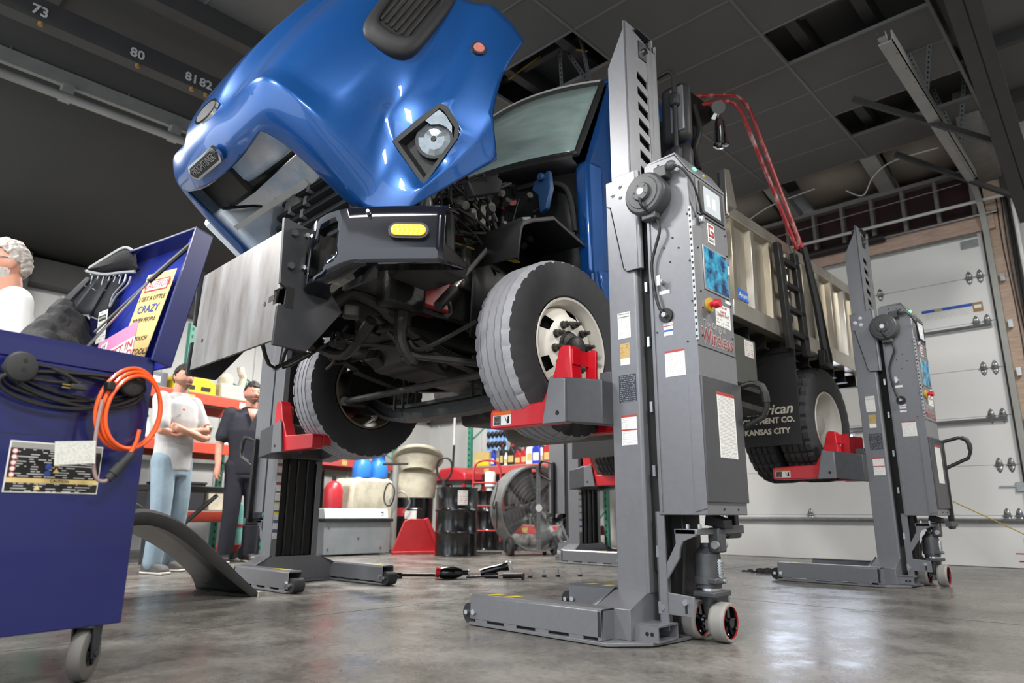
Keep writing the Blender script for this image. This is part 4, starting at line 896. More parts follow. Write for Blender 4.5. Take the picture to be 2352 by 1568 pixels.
def make_lift():
    r_ = empty('column_lift', (0, 0, 0))
    # ---- base: plate, two legs, sloped cross box, fork pockets
    bp = Lf().prism([(-.82, -.465), (.04, -.475), (.175, -.33), (.20, -.15), (.20, .15), (.175, .33), (.04, .475), (-.82, .465), (-.82, .36), (-.13, .33), (-.13, -.33), (-.82, -.36)], 'Z', .004, .018).obj('base_plate', 'gun', r_, bevel=.002)
    for s in (-1, 1):
        y0, y1 = sorted((s * .455, s * .345))
        lg = Lf().prism([(y0 + .012, .15), (y1 - .012, .15), (y1, .138), (y1, .03), (y1 - .006, .03), (y1 - .006, .136), (y0 + .006, .136), (y0 + .006, .03), (y0, .03), (y0, .138)], 'X', -.82, .0).obj('leg', 'gun', r_, bevel=.003)
        for k in range(4): Lf().box((-.78 + k * .2, y0 if s < 0 else y1 - .006, .018), (-.70 + k * .2, y0 + .006 if s < 0 else y1, .031)).obj('leg_tab', 'gun', lg)
        Lf().box((-.02, y0, .02), (.0, y1, .145)).obj('leg_end', 'gun', lg)
        Lf().cyl((-.835, y0 + .012, .055), (-.835, y1 - .012, .055), .05, n=24).obj('leg_roller', 'rubber', r_)
        Lf().cyl((-.845, y0 - .008, .06), (-.845, y1 + .008, .06), .012, n=10).obj('roller_pin', 'bolt', lg)
        Lf().cyl((-.79, y0 - .012, .065), (-.79, y1 + .012, .065), .015, n=6).obj('leg_bolt', 'bolt', lg)
        for k, x in enumerate((-.72, -.60)):
            Lf().add([(x, y0 + .018, .1512), (x + .05, y0 + .018, .1512), (x + .065, y1 - .02, .1512), (x + .015, y1 - .02, .1512)], [(0, 1, 2, 3)]).obj('yellow_mark', 'yellow', lg)
        # fork pocket tube
        yo, yi = sorted((s * .325, s * .16)); t = .007
        b = Lf(); b.box((-.02, yo, .018), (.20, yi, .018 + t)); b.box((-.02, yo, .085 - t), (.20, yi, .085)); b.box((-.02, yo, .018), (.20, yo + t, .085)); b.box((-.02, yi - t, .018), (.20, yi, .085)); b.box((-.02, yo, .018), (-.01, yi, .085))
        fp = b.obj('fork_pocket', 'gun', r_)
        for x in (.145, .17): Lf().cyl((x, s * .326, .05), (x, s * .3, .05), .009, n=12).obj('pocket_hole', 'black', fp)
    Lf().prism([(-.36, .018), (-.36, .145), (-.215, .205), (.215, .205), (.36, .145), (.36, .018)], 'X', -.10, .085).obj('base_box', 'gun', r_, bevel=.003)
    for s in (-1, 1):
        Lf().add([(-.13, s * .36, .147), (-.10, s * .36, .147), (-.10, s * .20, .215), (-.09, s * .20, .215)], [(0, 1, 2, 3)]).obj('weld_gusset', 'gun', r_, solid=.008)
    # ---- fixed post: C channel, open towards the vehicle
    pw, t = .21, .008
    b = Lf(); b.prism([(-.08, -pw), (.078, -pw), (.09, -pw + .012), (.09, pw - .012), (.078, pw), (-.08, pw), (-.08, pw - .05), (-.08 + t, pw - .05), (-.08 + t, pw - t), (.09 - t, pw - t), (.09 - t, -pw + t), (-.08 + t, -pw + t), (-.08 + t, -pw + .05), (-.08, -pw + .05)], 'Z', .20, 2.275)
    post = b.obj('post', 'gun', r_, bevel=.004)
    for s in (-1, 1):
        y0, y1 = sorted((s * pw, s * (pw + .01)))
        pc = Lf().prism([(-.072, 2.265), (-.03, 2.265), (-.03, 2.285), (.115, 2.283), (.122, 2.27), (.122, 1.745), (.04, 1.745), (.025, 1.765), (-.045, 2.12), (-.072, 2.13)], 'Y', y0, y1).obj('post_cap_plate', 'gun', r_, bevel=.002)
        Lf().cyl((.115, s * (pw - .005), 1.745), (.115, s * (pw - .005), 2.28), .017, n=14).obj('cap_edge', 'gun', pc)
        Lf().tube([(-.047, s * (pw + .0105), 2.12), (.024, s * (pw + .0105), 1.762), (.04, s * (pw + .0105), 1.744), (.12, s * (pw + .0105), 1.742)], .0028, 5).obj('cap_seam', 'dark_gap', pc)
        for x, z in ((-.035, 2.19), (.012, 2.225), (.012, 2.165)): Lf().cyl((x, s * (pw + .01), z), (x, s * (pw + .012), z), .016, n=14).cyl((x, s * (pw + .012), z), (x, s * (pw + .022), z), .012, n=6).obj('cap_bolt', 'bolt', pc)
    sp = Lf().prism([(.09, -.16), (.155, -.19), (.155, .17), (.09, .16)], 'Z', .30, 2.20).obj('rear_spine', 'dark_gap', r_)  # near-black fill paints the shade between post and cabinet
    Lf().box((.13, -.195, .05), (.175, -.185, .56)).box((.13, -.195, .05), (.137, -.06, .56)).obj('spine_angle', 'gun', r_)
    for z in (1.62, 1.34, 1.02, .72, .36, .12): Lf().box((.128, -.198, z), (.142, -.186, z + .05)).obj('spine_tab', 'bolt', sp)
    # ---- moving mast with ladder slots on its back
    b = Lf(); mw = .165; x1 = .05; zt = 3.26
    ys = [-mw, -.055, .05, mw]
    b.box((x1 - .008, -mw, .95), (x1, ys[1], zt)); b.box((x1 - .008, ys[2], .95), (x1, mw, zt - .06))
    zslots = [2.99 - i * .0985 for i in range(14)]
    for i, z in enumerate(zslots):
        up_ = zt - .02 if i == 0 else zslots[i - 1] - .052
        b.add([(x1, ys[1], z), (x1, ys[2], z - .03), (x1, ys[2], up_ - .03), (x1, ys[1], up_), (x1 - .008, ys[1], z), (x1 - .008, ys[2], z - .03), (x1 - .008, ys[2], up_ - .03), (x1 - .008, ys[1], up_)], [(0, 1, 2, 3), (4, 7, 6, 5), (0, 4, 5, 1), (3, 2, 6, 7)])
    b.box((x1 - .008, ys[1], .95), (x1, ys[2], zslots[-1] - .08))
    for s in (-1, 1):
        y0, y1 = sorted((s * mw, s * (mw - .008))); b.prism([(-.07, .95), (x1, .95), (x1, zt), (x1 - .012, zt), (x1 - .012, 3.21), (-.07, 3.0)], 'Y', y0, y1)
    mast = b.obj('mast', 'gun', r_, ang=30)
    Lf().box((x1 - .03, -.12, .95), (x1 - .025, .12, zt - .2)).obj('mast_shade_plate', 'dark_gap', mast)  # dark plate behind the slots paints the shade inside the mast
    Lf().box((-.02, -.07, zt - .02), (.075, .075, zt - .012)).obj('mast_top_plate', 'black', mast)
    Lf().box((.05, -.03, zt - .17), (.056, .045, zt - .06)).obj('mast_opening', 'black', mast)
    Lf().cyl((.052, .02, zt - .115), (.07, .02, zt - .115), .02, n=12).obj('mast_bolt', 'chrome', mast)
    Lf().tube([(.075, .07, zt - .03), (.058, .07, 2.28)], .0022, 5).obj('mast_cable', 'bolt', mast)
    Lf().box((.06, .068, zt - .06), (.078, .082, zt - .02)).obj('cable_clamp', 'bolt', mast)
    Lf().box((-.06, .168, 2.83), (-.02, .176, 2.98)).obj('mast_lug', 'bolt', mast)
    # ---- carriage and red forks
    ca = Lf().prism([(-.34, 1.02), (-.34, 1.20), (-.32, 1.235), (-.075, 1.19), (-.075, .97), (-.30, 1.0)], 'Y', -.30, -.14).prism([(-.34, 1.02), (-.34, 1.20), (-.32, 1.235), (-.075, 1.19), (-.075, .97), (-.30, 1.0)], 'Y', .14, .38).box((-.16, -.2, .98), (-.085, .2, 1.25)).obj('carriage', 'gun_dark', r_, bevel=.006)
    for s, y in ((-1, -.30), (1, .38)):
        yy0, yy1 = sorted((y + s * .012, y - s * .006)); Lf().prism([(-.455, 1.0), (-.405, 1.235), (-.39, 1.25), (-.375, 1.235), (-.30, 1.225), (-.30, 1.0)], 'Y', yy0, yy1).obj('fork_stop', 'gun', ca, bevel=.004)
        Lf().cyl((-.35, y + s * .012, 1.05), (-.35, y + s * .0135, 1.05), .012, n=12).obj('stop_hole', 'black', ca)
        fy0, fy1 = sorted((y - s * .012, y - s * .10))
        fk = Lf().prism([(-.86, 1.015), (-.85, 1.005), (-.34, 1.005), (-.25, 1.02), (-.27, 1.25), (-.28, 1.40), (-.335, 1.408), (-.355, 1.39), (-.385, 1.28), (-.47, 1.125), (-.845, 1.115), (-.86, 1.10)], 'Y', fy0, fy1).obj('fork', 'red', r_, bevel=.008)
        Lf().prism([(-.86, 1.10), (-.845, 1.115), (-.46, 1.125), (-.45, 1.06), (-.86, 1.03)], 'Y', *sorted((y - s * .10, y - s * .17))).obj('fork_seat', 'red', fk, bevel=.006)
        Lf().prism([(-.29, 1.2), (-.22, 1.2), (-.215, 1.38), (-.235, 1.39), (-.28, 1.385)], 'Y', *sorted((y - s * .15, y - s * .165))).obj('fork_hook', 'red', fk, bevel=.004)
        Lf().box((-.285, min(y - s * .02, y - s * .16), 1.30), (-.265, max(y - s * .02, y - s * .16), 1.38)).obj('fork_web', 'red', fk)
        st = sticker(fk, '-y', -.835, -.70, 1.022, 1.098, min(fy0, fy1), 'white', ((.72, 1.0, 'warn_orange'),))
        Lf().box((-.83, min(fy0, fy1) - .002, 1.025), (-.775, min(fy0, fy1), 1.074)).obj('label_print', print_mat('prt_blk', '#2a2a2a', '#9a9a9a', 7), fk)
        Lf().add([(-.745, min(fy0, fy1) - .0025, 1.068), (-.74, min(fy0, fy1) - .0025, 1.068), (-.728, min(fy0, fy1) - .0025, 1.04), (-.733, min(fy0, fy1) - .0025, 1.04), ], [(0, 1, 2, 3)]).add([(-.72, min(fy0, fy1) - .0025, 1.07), (-.71, min(fy0, fy1) - .0025, 1.07), (-.71, min(fy0, fy1) - .0025, 1.03), (-.73, min(fy0, fy1) - .0025, 1.03)], [(0, 1, 2, 3)]).obj('label_symbol', 'black', fk)
    # ---- control cabinet
    cab_ = Lf().prism([(.155, .545), (.40, .545), (.40, 2.185), (.335, 2.295), (.165, 2.295), (.155, 2.285)], 'Y', -.20, .185).obj('cabinet', 'gun', r_, bevel=.004)
    Lf().prism([(.17, 2.288), (.335, 2.297), (.402, 2.187), (.402, 2.20), (.337, 2.31), (.17, 2.302)], 'Y', -.2005, .186).obj('cabinet_lid', 'gun', cab_, bevel=.003)
    Lf().box((.17, -.206, .56), (.177, -.199, 2.20)).obj('cabinet_seam', 'gun', cab_)
    Lf().box((.3935, -.204, 1.33), (.408, -.197, 1.995)).obj('hinge_strip', 'hinge_metal', cab_)
    b = Lf()
    for k in range(22): b.box((.396, -.2048, 1.34 + k * .03), (.405, -.2035, 1.352 + k * .03))
    b.obj('hinge_knuckle', 'dark_gap', cab_)
    Lf().box((.4, -.199, 1.305), (.402, .184, 1.309)).obj('panel_seam', 'dark_gap', cab_)
    Lf().prism([(.34, .56), (.40, .575), (.40, 1.16), (.345, 1.165)], 'Y', -.2045, -.199).obj('side_flange', 'gun', cab_)
    Lf().box((.3995, -.205, .6), (.412, .187, 1.165)).obj('door_panel', 'gun_dark', cab_, bevel=.003)
    # screens, sticker panel, stop button on the +x face
    px = .40
    Lf().box((px, -.13, 1.985), (px + .006, .165, 2.175)).obj('screen_surround', 'gun', cab_, bevel=.002)
    sc = Lf().box((px + .004, -.108, 1.995), (px + .012, .142, 2.165)).obj('display_bezel', 'black', cab_, bevel=.004)
    Lf().box((px + .0115, -.07, 2.012), (px + .0135, .10, 2.148)).obj('display_screen', 'screen', cab_)
    for y in (-.045, .015): Lf().box((px + .0134, y, 2.045), (px + .0142, y + .035, 2.11)).obj('screen_icon', 'white', cab_)
    bd = Lf().box((px, -.032, 1.86), (px + .002, .04, 1.965)).obj('brand_label', 'white', cab_, bevel=.0008)
    b = Lf(); Y0, Y1, Z0, Z1, w = -.022, .03, 1.895, 1.957, .012; X = px + .002; X2 = X + .0008
    for a in ((Y0, Z1 - w, Y1, Z1), (Y0, Z0, Y0 + w, Z1), (Y0, Z0, Y1, Z0 + w), (Y1 - w, Z0, Y1, Z0 + .03), (Y0 + .024, Z0 + .022, Y1, Z0 + .034)): b.box((X, a[0], a[1]), (X2, a[2], a[3]))
    b.obj('brand_mark', M('brand_red', '#b3202c', .5), cab_)
    text('brand_lettering', 'GRAY', .022, 'black', cab_, (X, .004, 1.877), (R(90), 0, R(90)), ext=.0006, bold=.0006)
    Lf().box((px, -.10, 1.60), (px + .005, .155, 1.83)).obj('panel_frame', 'hinge_metal', cab_, bevel=.002)
    Lf().box((px + .004, -.088, 1.61), (px + .0065, .143, 1.82)).obj('graphic_panel', 'scr_art', cab_)
    Lf().cyl((px, -.07, 1.525), (px + .012, -.07, 1.525), .035, n=24).obj('stop_ring', 'estop_yellow', cab_)
    Lf().cyl((px + .01, -.07, 1.525), (px + .04, -.07, 1.525), .014, n=14).cyl((px + .035, -.07, 1.525), (px + .06, -.07, 1.525), .024, .02, n=20).obj('stop_button', 'red', cab_)
    cl_ = sticker(cab_, '+x', -.005, .15, 1.44, 1.555, px, 'prt_small', ((.62, .98, 'white'),), 'capacity_label')
    for t_, z, sz, mt in (('WPLS-160', 1.543, .020, 'warn_red'), ('16,000 lb', 1.518, .017, 'warn_red'), ('CAPACITY EACH', 1.50, .015, 'warn_red')):
        text('capacity_lettering', t_, sz, mt, cab_, (px + .0022, .072, z), (R(90), 0, R(90)), ext=.0003)
    sticker(cab_, '+x', .11, .165, 1.575, 1.592, px, 'white'); sticker(cab_, '+x', .16, .182, 1.74, 1.80, px, 'prt_small', ((.8, 1, 'warn_blue'),))
    M('wl_grey', '#b2b0ae', .4, metal=.3); M('wl_red', '#8c3a40', .4)
    text('panel_lettering', 'The Original', .052, 'wl_grey', cab_, (px + .001, -.02, 1.425), (R(90), 0, R(90)), ext=.0008, sx=.85)
    text('panel_lettering', 'Wireless', .102, 'wl_grey', cab_, (px + .0008, .0, 1.362), (R(90), 0, R(90)), ext=.0006, sx=.86, bold=.006)
    text('panel_lettering', 'Wireless', .102, 'wl_red', cab_, (px + .0022, .0, 1.362), (R(90), 0, R(90)), ext=.0006, sx=.86)
    sticker(cab_, '+x', -.075, .10, .80, 1.105, px + .0122, 'prt_long', ((.95, 1, 'warn_red'),))
    Lf().cyl((.37, -.08, 2.243), (.382, -.08, 2.25), .012, n=12).obj('status_led', 'led_green', cab_)
    Lf().cyl((.37, .02, 2.243), (.38, .02, 2.25), .01, n=12).obj('status_led', 'led_yellow', cab_)
    b = Lf()
    for y, z in ((-.15, 1.96), (-.14, 1.80), (-.14, 1.58), (-.13, 1.5), (-.15, 1.36), (.16, 1.95), (.165, 1.84), (.165, 1.57), (.16, 1.40), (-.15, 2.14), (.17, 2.14), (-.05, .57), (.09, .57)):
        b.cyl((px, y, z), (px + .004, y, z), .0045, n=8)
    for x, z in ((.30, 2.26), (.30, 1.86), (.33, 1.80), (.25, 1.82), (.28, 1.74), (.385, 1.96), (.385, 1.72), (.385, 1.52), (.19, 1.40), (.35, 1.33), (.24, 2.27)):
        b.cyl((x, -.2, z), (x, -.204, z), .0045, n=8)
    b.obj('panel_rivets', 'dark_gap', cab_)
    # labels and fittings on the -y faces
    sticker(cab_, '-y', .225, .33, 1.175, 1.30, -.20, 'prt_white', ((.92, 1, 'warn_red'),))
    sticker(cab_, '-y', .225, .275, 1.375, 1.44, -.20, 'prt_small', ((.3, .45, 'warn_blue'), (.7, .78, 'warn_red')))
    Lf().cyl((.245, -.2, 1.475), (.245, -.212, 1.475), .036, n=24).obj('cable_gland', 'black', cab_)
    Lf().cyl((.245, -.2, 1.475), (.245, -.23, 1.475), .012, n=12).obj('gland_nut', 'hinge_metal', cab_)
    Lf().cyl((.235, -.2, 1.645), (.235, -.235, 1.645), .014, n=12).box((.226, -.245, 1.62), (.244, -.235, 1.67)).obj('key_switch', 'bolt', cab_)
    sticker(cab_, '-y', .212, .268, 1.585, 1.603, -.20, 'white')
    pc_ = post
    lb = sticker(pc_, '-y', -.03, .045, 1.40, 1.535, -pw, 'prt_white', ((.84, 1.0, 'white'),), 'maintenance_label')
    text('label_lettering', 'Maintenance', .013, 'dark_gap', pc_, (.0075, -pw - .002, 1.527), (R(90), 0, 0), ext=.0002); text('label_lettering', 'Instructions', .013, 'dark_gap', pc_, (.0075, -pw - .002, 1.512), (R(90), 0, 0), ext=.0002)
    sticker(pc_, '-y', -.02, .035, 1.265, 1.375, -pw, 'prt_tan', ((.0, .3, 'white'),)); sticker(pc_, '-y', -.035, .065, 1.08, 1.215, -pw, 'prt_dark', (), 'rating_plate')
    sticker(pc_, '-y', -.028, .06, .87, 1.015, -pw, 'prt_white', ((.93, 1, 'warn_red'), (.48, .53, 'warn_red')))
    # pictogram labels on the front lip of the post, dark panel inside for the channel's shade
    for k in range(9):
        z = .34 + k * .075; o = Lf().box((-.0825, .165, z), (-.08, .205, z + .062)).obj('pictogram_label', 'prt_small', post)
        Lf().box((-.0829, .165, z + .05), (-.08, .205, z + .062)).obj('label_band', ('warn_blue', 'warn_blue', 'yellow', 'yellow', 'white', 'warn_red', 'warn_red', 'warn_orange', 'white')[k], o)
    Lf().box((-.05, -.155, .21), (-.02, .155, 2.2)).obj('post_inner_dark', 'dark_gap', r_)
    for y in (-.09, .0, .08): Lf().box((-.062, y, .21), (-.05, y + .014, 2.2)).obj('guide_rail', 'black_gloss', r_)
    # ---- cable reel
    rc = Vector((.20, -.20, 2.10)); rl_ = Lf()
    rl_.lathe([(.0, -.118), (.044, -.118), (.048, -.112), (.05, -.100), (.082, -.099), (.085, -.094), (.10, -.093), (.108, -.085), (.112, -.075), (.11, -.012), (.105, .0), (.0, .0)], rc, 'Y', 36)
    reel = rl_.obj('cable_reel', 'reel', r_, ang=25)
    Lf().cyl(rc + Vector((0, -.118, 0)), rc + Vector((0, -.120, 0)), .018, n=18).obj('reel_badge', 'white', reel)
    for k in range(5): a = R(40 + 72 * k); Lf().cyl(rc + Vector((.034 * math.cos(a), -.117, .034 * math.sin(a))), rc + Vector((.034 * math.cos(a), -.1195, .034 * math.sin(a))), .005, n=8).obj('reel_hole', 'black', reel)
    Lf().box(rc + Vector((.045, -.06, .07)), rc + Vector((.115, -.01, .13))).obj('reel_bracket', 'reel', reel, bevel=.006)
    Lf().box(rc + Vector((-.03, -.07, -.135)), rc + Vector((.05, -.02, -.10))).obj('reel_bracket', 'reel', reel, bevel=.006)
    Lf().ball(rc + Vector((.14, -.05, .115)), (.028, .026, .026)).obj('cable_stop', 'reel', reel)
    Lf().tube(smoothpath([rc + Vector((.16, -.05, .11)), (.40, -.24, 2.175), (.43, -.2, 2.10), (.425, -.13, 2.0), (.415, -.11, 1.965)], 6), .006, 7).obj('reel_lead', 'hose', reel)
    Lf().box((.403, -.125, 1.935), (.425, -.095, 1.968)).obj('lead_plug', 'bolt', reel, bevel=.004)
    Lf().tube(smoothpath([rc + Vector((.0, -.118, -.04)), rc + Vector((.005, -.115, -.08)), (.235, -.24, 1.97), (.25, -.235, 1.9), (.215, -.225, 1.82), (.19, -.222, 1.74), (.198, -.222, 1.62), (.22, -.225, 1.52), (.245, -.22, 1.475)], 5), .0075, 8).obj('reel_cable', 'hose', reel)
    # ---- hydraulic jack unit, steering fork, wheels, handle
    jb = Lf().prism([(.13, .12), (.30, .115), (.30, .20), (.175, .21), (.165, .23), (.17, .26), (.24, .36), (.245, .40), (.26, .43), (.325, .455), (.325, .485), (.225, .485), (.225, .42), (.13, .26)], 'Y', -.19, -.175).obj('jack_bracket', 'gun', r_, bevel=.002)
    Lf().prism([(.13, .12), (.30, .115), (.30, .20), (.175, .21), (.165, .23), (.17, .26), (.24, .36), (.245, .40), (.26, .43), (.325, .455), (.325, .485), (.225, .485), (.225, .42), (.13, .26)], 'Y', .13, .145).obj('jack_bracket', 'gun', r_, bevel=.002)
    for x, z in ((.145, .145), (.262, .175)): Lf().cyl((x, -.19, z), (x, -.20, z), .013, n=6).obj('bracket_bolt', 'bolt', jb)
    Lf().box((.257, -.1915, .13), (.268, -.189, .165)).obj('bracket_slot', 'black', jb)
    Lf().box((.14, -.10, .05), (.17, .10, .56)).obj('jack_channel', 'dark_gap', r_)
    Lf().tube(smoothpath([(.20, -.08, .56), (.215, -.10, .45), (.21, -.1, .32), (.195, -.09, .2)], 5), .01, 8).obj('jack_hose', 'hose', r_)
    Lf().box((.22, -.19, .46), (.335, .145, .485)).obj('jack_top', 'gun', r_, bevel=.004)
    jc = Vector((.275, 0, 0))
    Lf().lathe([(.0, .42), (.03, .42), (.03, .405), (.036, .40), (.058, .375), (.06, .36), (.06, .275), (.066, .275), (.066, .245), (.058, .245), (.058, .225), (.0, .225)], jc, 'Z', 28).obj('jack_cylinder', 'gun_dark', r_, ang=30)
    Lf().cyl((.275, 0, .215), (.275, 0, .232), .055, n=24).obj('cylinder_ring', 'chrome', r_)
    Lf().box((.28, -.06, .245), (.345, .04, .272)).obj('cylinder_clamp', 'gun_dark', r_, bevel=.006)
    Lf().cyl((.345, .01, .258), (.358, .01, .258), .012, n=8).obj('clamp_bolt', 'bolt', r_)
    Lf().cyl((.335, .0, .27), (.335, .0, .35), .012, n=10).obj('pump_rod', 'bolt', r_)
    b = Lf(); b.tube([(.335 + .016 * math.cos(t * .9), .016 * math.sin(t * .9), .275 + t * .0016) for t in range(46)], .003, 5); b.obj('pump_spring', 'galv', r_)
    Lf().box((.30, -.035, .38), (.36, .035, .49)).obj('pump_yoke', 'gun_dark', r_, bevel=.01)
    Lf().cyl((.34, -.05, .415), (.34, .05, .415), .018, n=14).obj('yoke_pin', 'hinge_metal', r_)
    for x in (.25, .31): Lf().cyl((x, -.12, .485), (x, -.12, .505), .01, n=10).obj('top_bolt', 'bolt', r_)
    Lf().prism([(.28, .50), (.38, .485), (.38, .525), (.29, .555)], 'Y', -.02, .06).obj('handle_socket', 'black', r_, bevel=.004)
    Lf().box((.30, .02, .46), (.345, .25, .50)).cyl((.31, .14, .455), (.31, .26, .455), .018, n=12).obj('handle_pivot', 'gun_dark', r_, bevel=.003)
    hn = Lf().box((.29, .195, .47), (.33, .235, 1.16)).obj('tow_handle', 'black', r_, bevel=.005)
    lp = [(.31, .215, 1.15), (.34, .22, 1.155), (.44, .235, 1.18)] + [(.45 + .06 * math.sin(R(a)), .24, 1.12 + .06 * math.cos(R(a))) for a in (30, 60, 90)] + [(.51, .245, 1.06), (.49, .243, 1.01), (.34, .22, .94), (.31, .215, .92)]
    Lf().tube(lp, .0145, 10).obj('handle_loop', 'black', hn)
    Lf().tube([(.45 + .06 * math.sin(R(a)), .24, 1.12 + .06 * math.cos(R(a))) for a in (10, 50, 90)] + [(.51, .244, 1.08)], .019, 10).obj('handle_grip', 'trim_black', hn)
    Lf().prism([(.235, .19), (.345, .19), (.345, .215), (.235, .215)], 'Y', -.08, .08).obj('steer_plate', 'gun_dark', r_, bevel=.006)
    Lf().lathe([(.035, .19), (.03, .13), (.024, .10), (.024, .06)], jc, 'Z', 16).obj('steer_stem', 'gun_dark', r_)
    Lf().box((.258, -.028, .045), (.292, .028, .09)).obj('axle_block', 'gun', r_, bevel=.004)
    for k, s in enumerate((-1, 1)):
        # the pair stands turned: axle nearly across the view, along x
        x0, x1_ = ((.165, .235), (.30, .372))[k]
        w_ = Lf().lathe([(.068, x0), (.078, x0), (.084, x0 + .012), (.084, x1_ - .012), (.078, x1_), (.068, x1_)], (0, 0, .085), 'X', 36).obj('steer_wheel', 'poly_wheel', r_, ang=25)
        Lf().lathe([(.068, x0), (.068, x1_)], (0, 0, .085), 'X', 36).lathe([(.079, x1_ - .002), (.067, x1_ + .0005)], (0, 0, .085), 'X', 36).lathe([(.079, x0 + .002), (.067, x0 - .0005)], (0, 0, .085), 'X', 36).obj('wheel_rim_band', 'red_rim', w_)
        b = Lf(); b.lathe([(.066, x0 + .006), (.062, x0 + .02), (.062, x1_ - .02), (.066, x1_ - .006)], (0, 0, .085), 'X', 36); b.cyl((x0 - .002, 0, .085), (x1_ + .004, 0, .085), .022, n=18); b.cyl((x0 + .03, 0, .085), (x1_ - .03, 0, .085), .062, n=30)
        for q in range(5):
            a = 2 * math.pi * q / 5; b.tube([(x1_ - .015, .02 * math.cos(a), .085 + .02 * math.sin(a)), (x1_ - .015, .062 * math.cos(a + .2), .085 + .062 * math.sin(a + .2))], .008, 5)
        b.obj('wheel_core', 'black_gloss', w_)
    Lf().cyl((.20, 0, .085), (.34, 0, .085), .012, n=12).obj('wheel_axle', 'chrome', r_)
    return r_
lift0 = make_lift()
MOVING = ('mast', 'carriage', 'fork')
def place_lift(o, x, y, rz, label, dz=0.0, hx=0.0):
    o.location = (x, y, 0); o.rotation_euler = (0, 0, rz); tag(o, label, 'column lift', 'mobile column lifts under the truck')
    for ch in o.children:
        if hx and ch.name.split('.')[0] in ('tow_handle', 'handle_pivot'): ch.location.x += hx
    if dz:
        for ch in o.children:
            if ch.name.split('.')[0] in MOVING: ch.location.z += dz
place_lift(lift0, -1.90, 3.04, 0, 'large gunmetal lift column in the foreground holding the front wheel by the door side')
place_lift(copy_tree(lift0), -1.80, 6.58, R(.0), 'gunmetal lift column under the rear wheel in front of the white overhead door', -.15, .09)
place_lift(copy_tree(lift0), -5.42, 3.08, math.pi, 'lift column beside the man in dark overalls, holding the far front wheel')
place_lift(copy_tree(lift0), -5.25, 6.86, math.pi, 'distant lift column next to the big drum fan, at the far rear wheel', -.15)
# pictogram strips on the inner flange of the two far columns (their open side faces the camera)
# ================================================================ blue tool cart at the left
M('cart_blue', '#0f1857', .33, var=.08, scale=4, coat=.5)
M('cart_blue_in', '#1c2f9c', .35, var=.1, scale=5, coat=.3)
M('cloth_black', '#151518', .85, var=.3, scale=25, bump=.4, bscale=200)
M('cloth_grey', '#26272c', .85, var=.25, scale=30, bump=.3, bscale=250)
M('binding', '#a8a8a8', .8, var=.15, scale=30)
M('hose_orange', '#ee5a1c', .35, var=.06, coat=.2)
M('cord_grey', '#9a8480', .5)
M('paper', '#d8d8d2', .6, var=.04)
M('sign_tan', '#d8bd7c', .5, var=.06, scale=5)
M('sign_pink', '#c27aa0', .5, var=.06)
M('ink', '#2e2a26', .6); M('ink_red', '#b0242c', .5); M('ink_blue', '#3c4f9c', .5)
CA = R(100.2)                                   # direction of the cart's side face
crt = tag(empty('tool_cart', (-2.734, .938, 0), (0, 0, CA - math.pi / 2)), 'blue steel tool cart with open lid, cord hooks and swivel casters', 'tool cart')
# local frame: +y along the side face (towards the truck), +x out of the face toward the camera; origin below the face's far corner
LEN, DEP = 1.5, .62
def cb(name, a, c, mat='cart_blue', bev=.004, par=None): return B().box(a, c).obj(name, mat, par or crt, bevel=bev)
cb('cart_body', (-.82, -LEN, .176), (0, 0, 1.03))
cb('top_edge', (-.012, -LEN, 1.03), (.0, 0, 1.111)); cb('top_edge', (-DEP, -LEN, 1.03), (-DEP + .012, 0, 1.111)); cb('top_edge', (-DEP, -.012, 1.03), (0, 0, 1.111)); cb('top_edge', (-DEP, -LEN, 1.03), (0, -LEN + .012, 1.111))
# lid: hinged along the far end (local +y edge), leaning back, seen from inside
ld = empty('_', (0, 0, 0)); bpy.data.objects.remove(ld)
ang = R(11)                                   # lean away from the cart
def lp_(x, y, h):                               # x across depth, y offset from hinge plane (toward cart negative), h up the lid
    return Vector((x, .05 + h * math.sin(ang) + y * math.cos(ang), 1.085 + h * math.cos(ang) - y * math.sin(ang)))
def lbox(name, x0, x1, y0, y1, h0, h1, mat, par, bev=.003):
    b = B(); b.add([lp_(x, y, h) for x in (x0, x1) for y in (y0, y1) for h in (h0, h1)], [(0, 1, 3, 2), (4, 6, 7, 5), (0, 4, 5, 1), (2, 3, 7, 6), (0, 2, 6, 4), (1, 5, 7, 3)])
    return b.obj(name, mat, par, bevel=bev)
LH = .59
lid = lbox('cart_lid', -DEP, .015, 0, .008, 0, LH, 'cart_blue_in', crt)
lbox('lid_flange', .003, .015, -.075, .008, 0, LH, 'cart_blue', lid); lbox('lid_flange', -DEP, -DEP + .012, -.075, .008, 0, LH, 'cart_blue', lid)
lbox('lid_flange', -DEP, .015, -.075, .008, LH - .012, LH, 'cart_blue', lid)
lbox('lid_stiffener', -.09, -.045, -.03, 0, .14, .36, 'cart_blue_in', lid)
lbox('strut_bracket', -.05, -.003, -.055, -.02, .50, .56, 'cart_blue_in', lid)
B().tube([lp_(-.028, -.05, .53), lp_(-.028, -.16, .30)], .0105, 8).tube([lp_(-.028, -.16, .30), lp_(-.028, -.28, .03)], .0045, 8).obj('gas_strut', 'black', lid)
B().tube([lp_(-.028, -.165, .29), lp_(-.028, -.29, -.04)], .0055, 8).obj('strut_rod', 'chrome', lid)
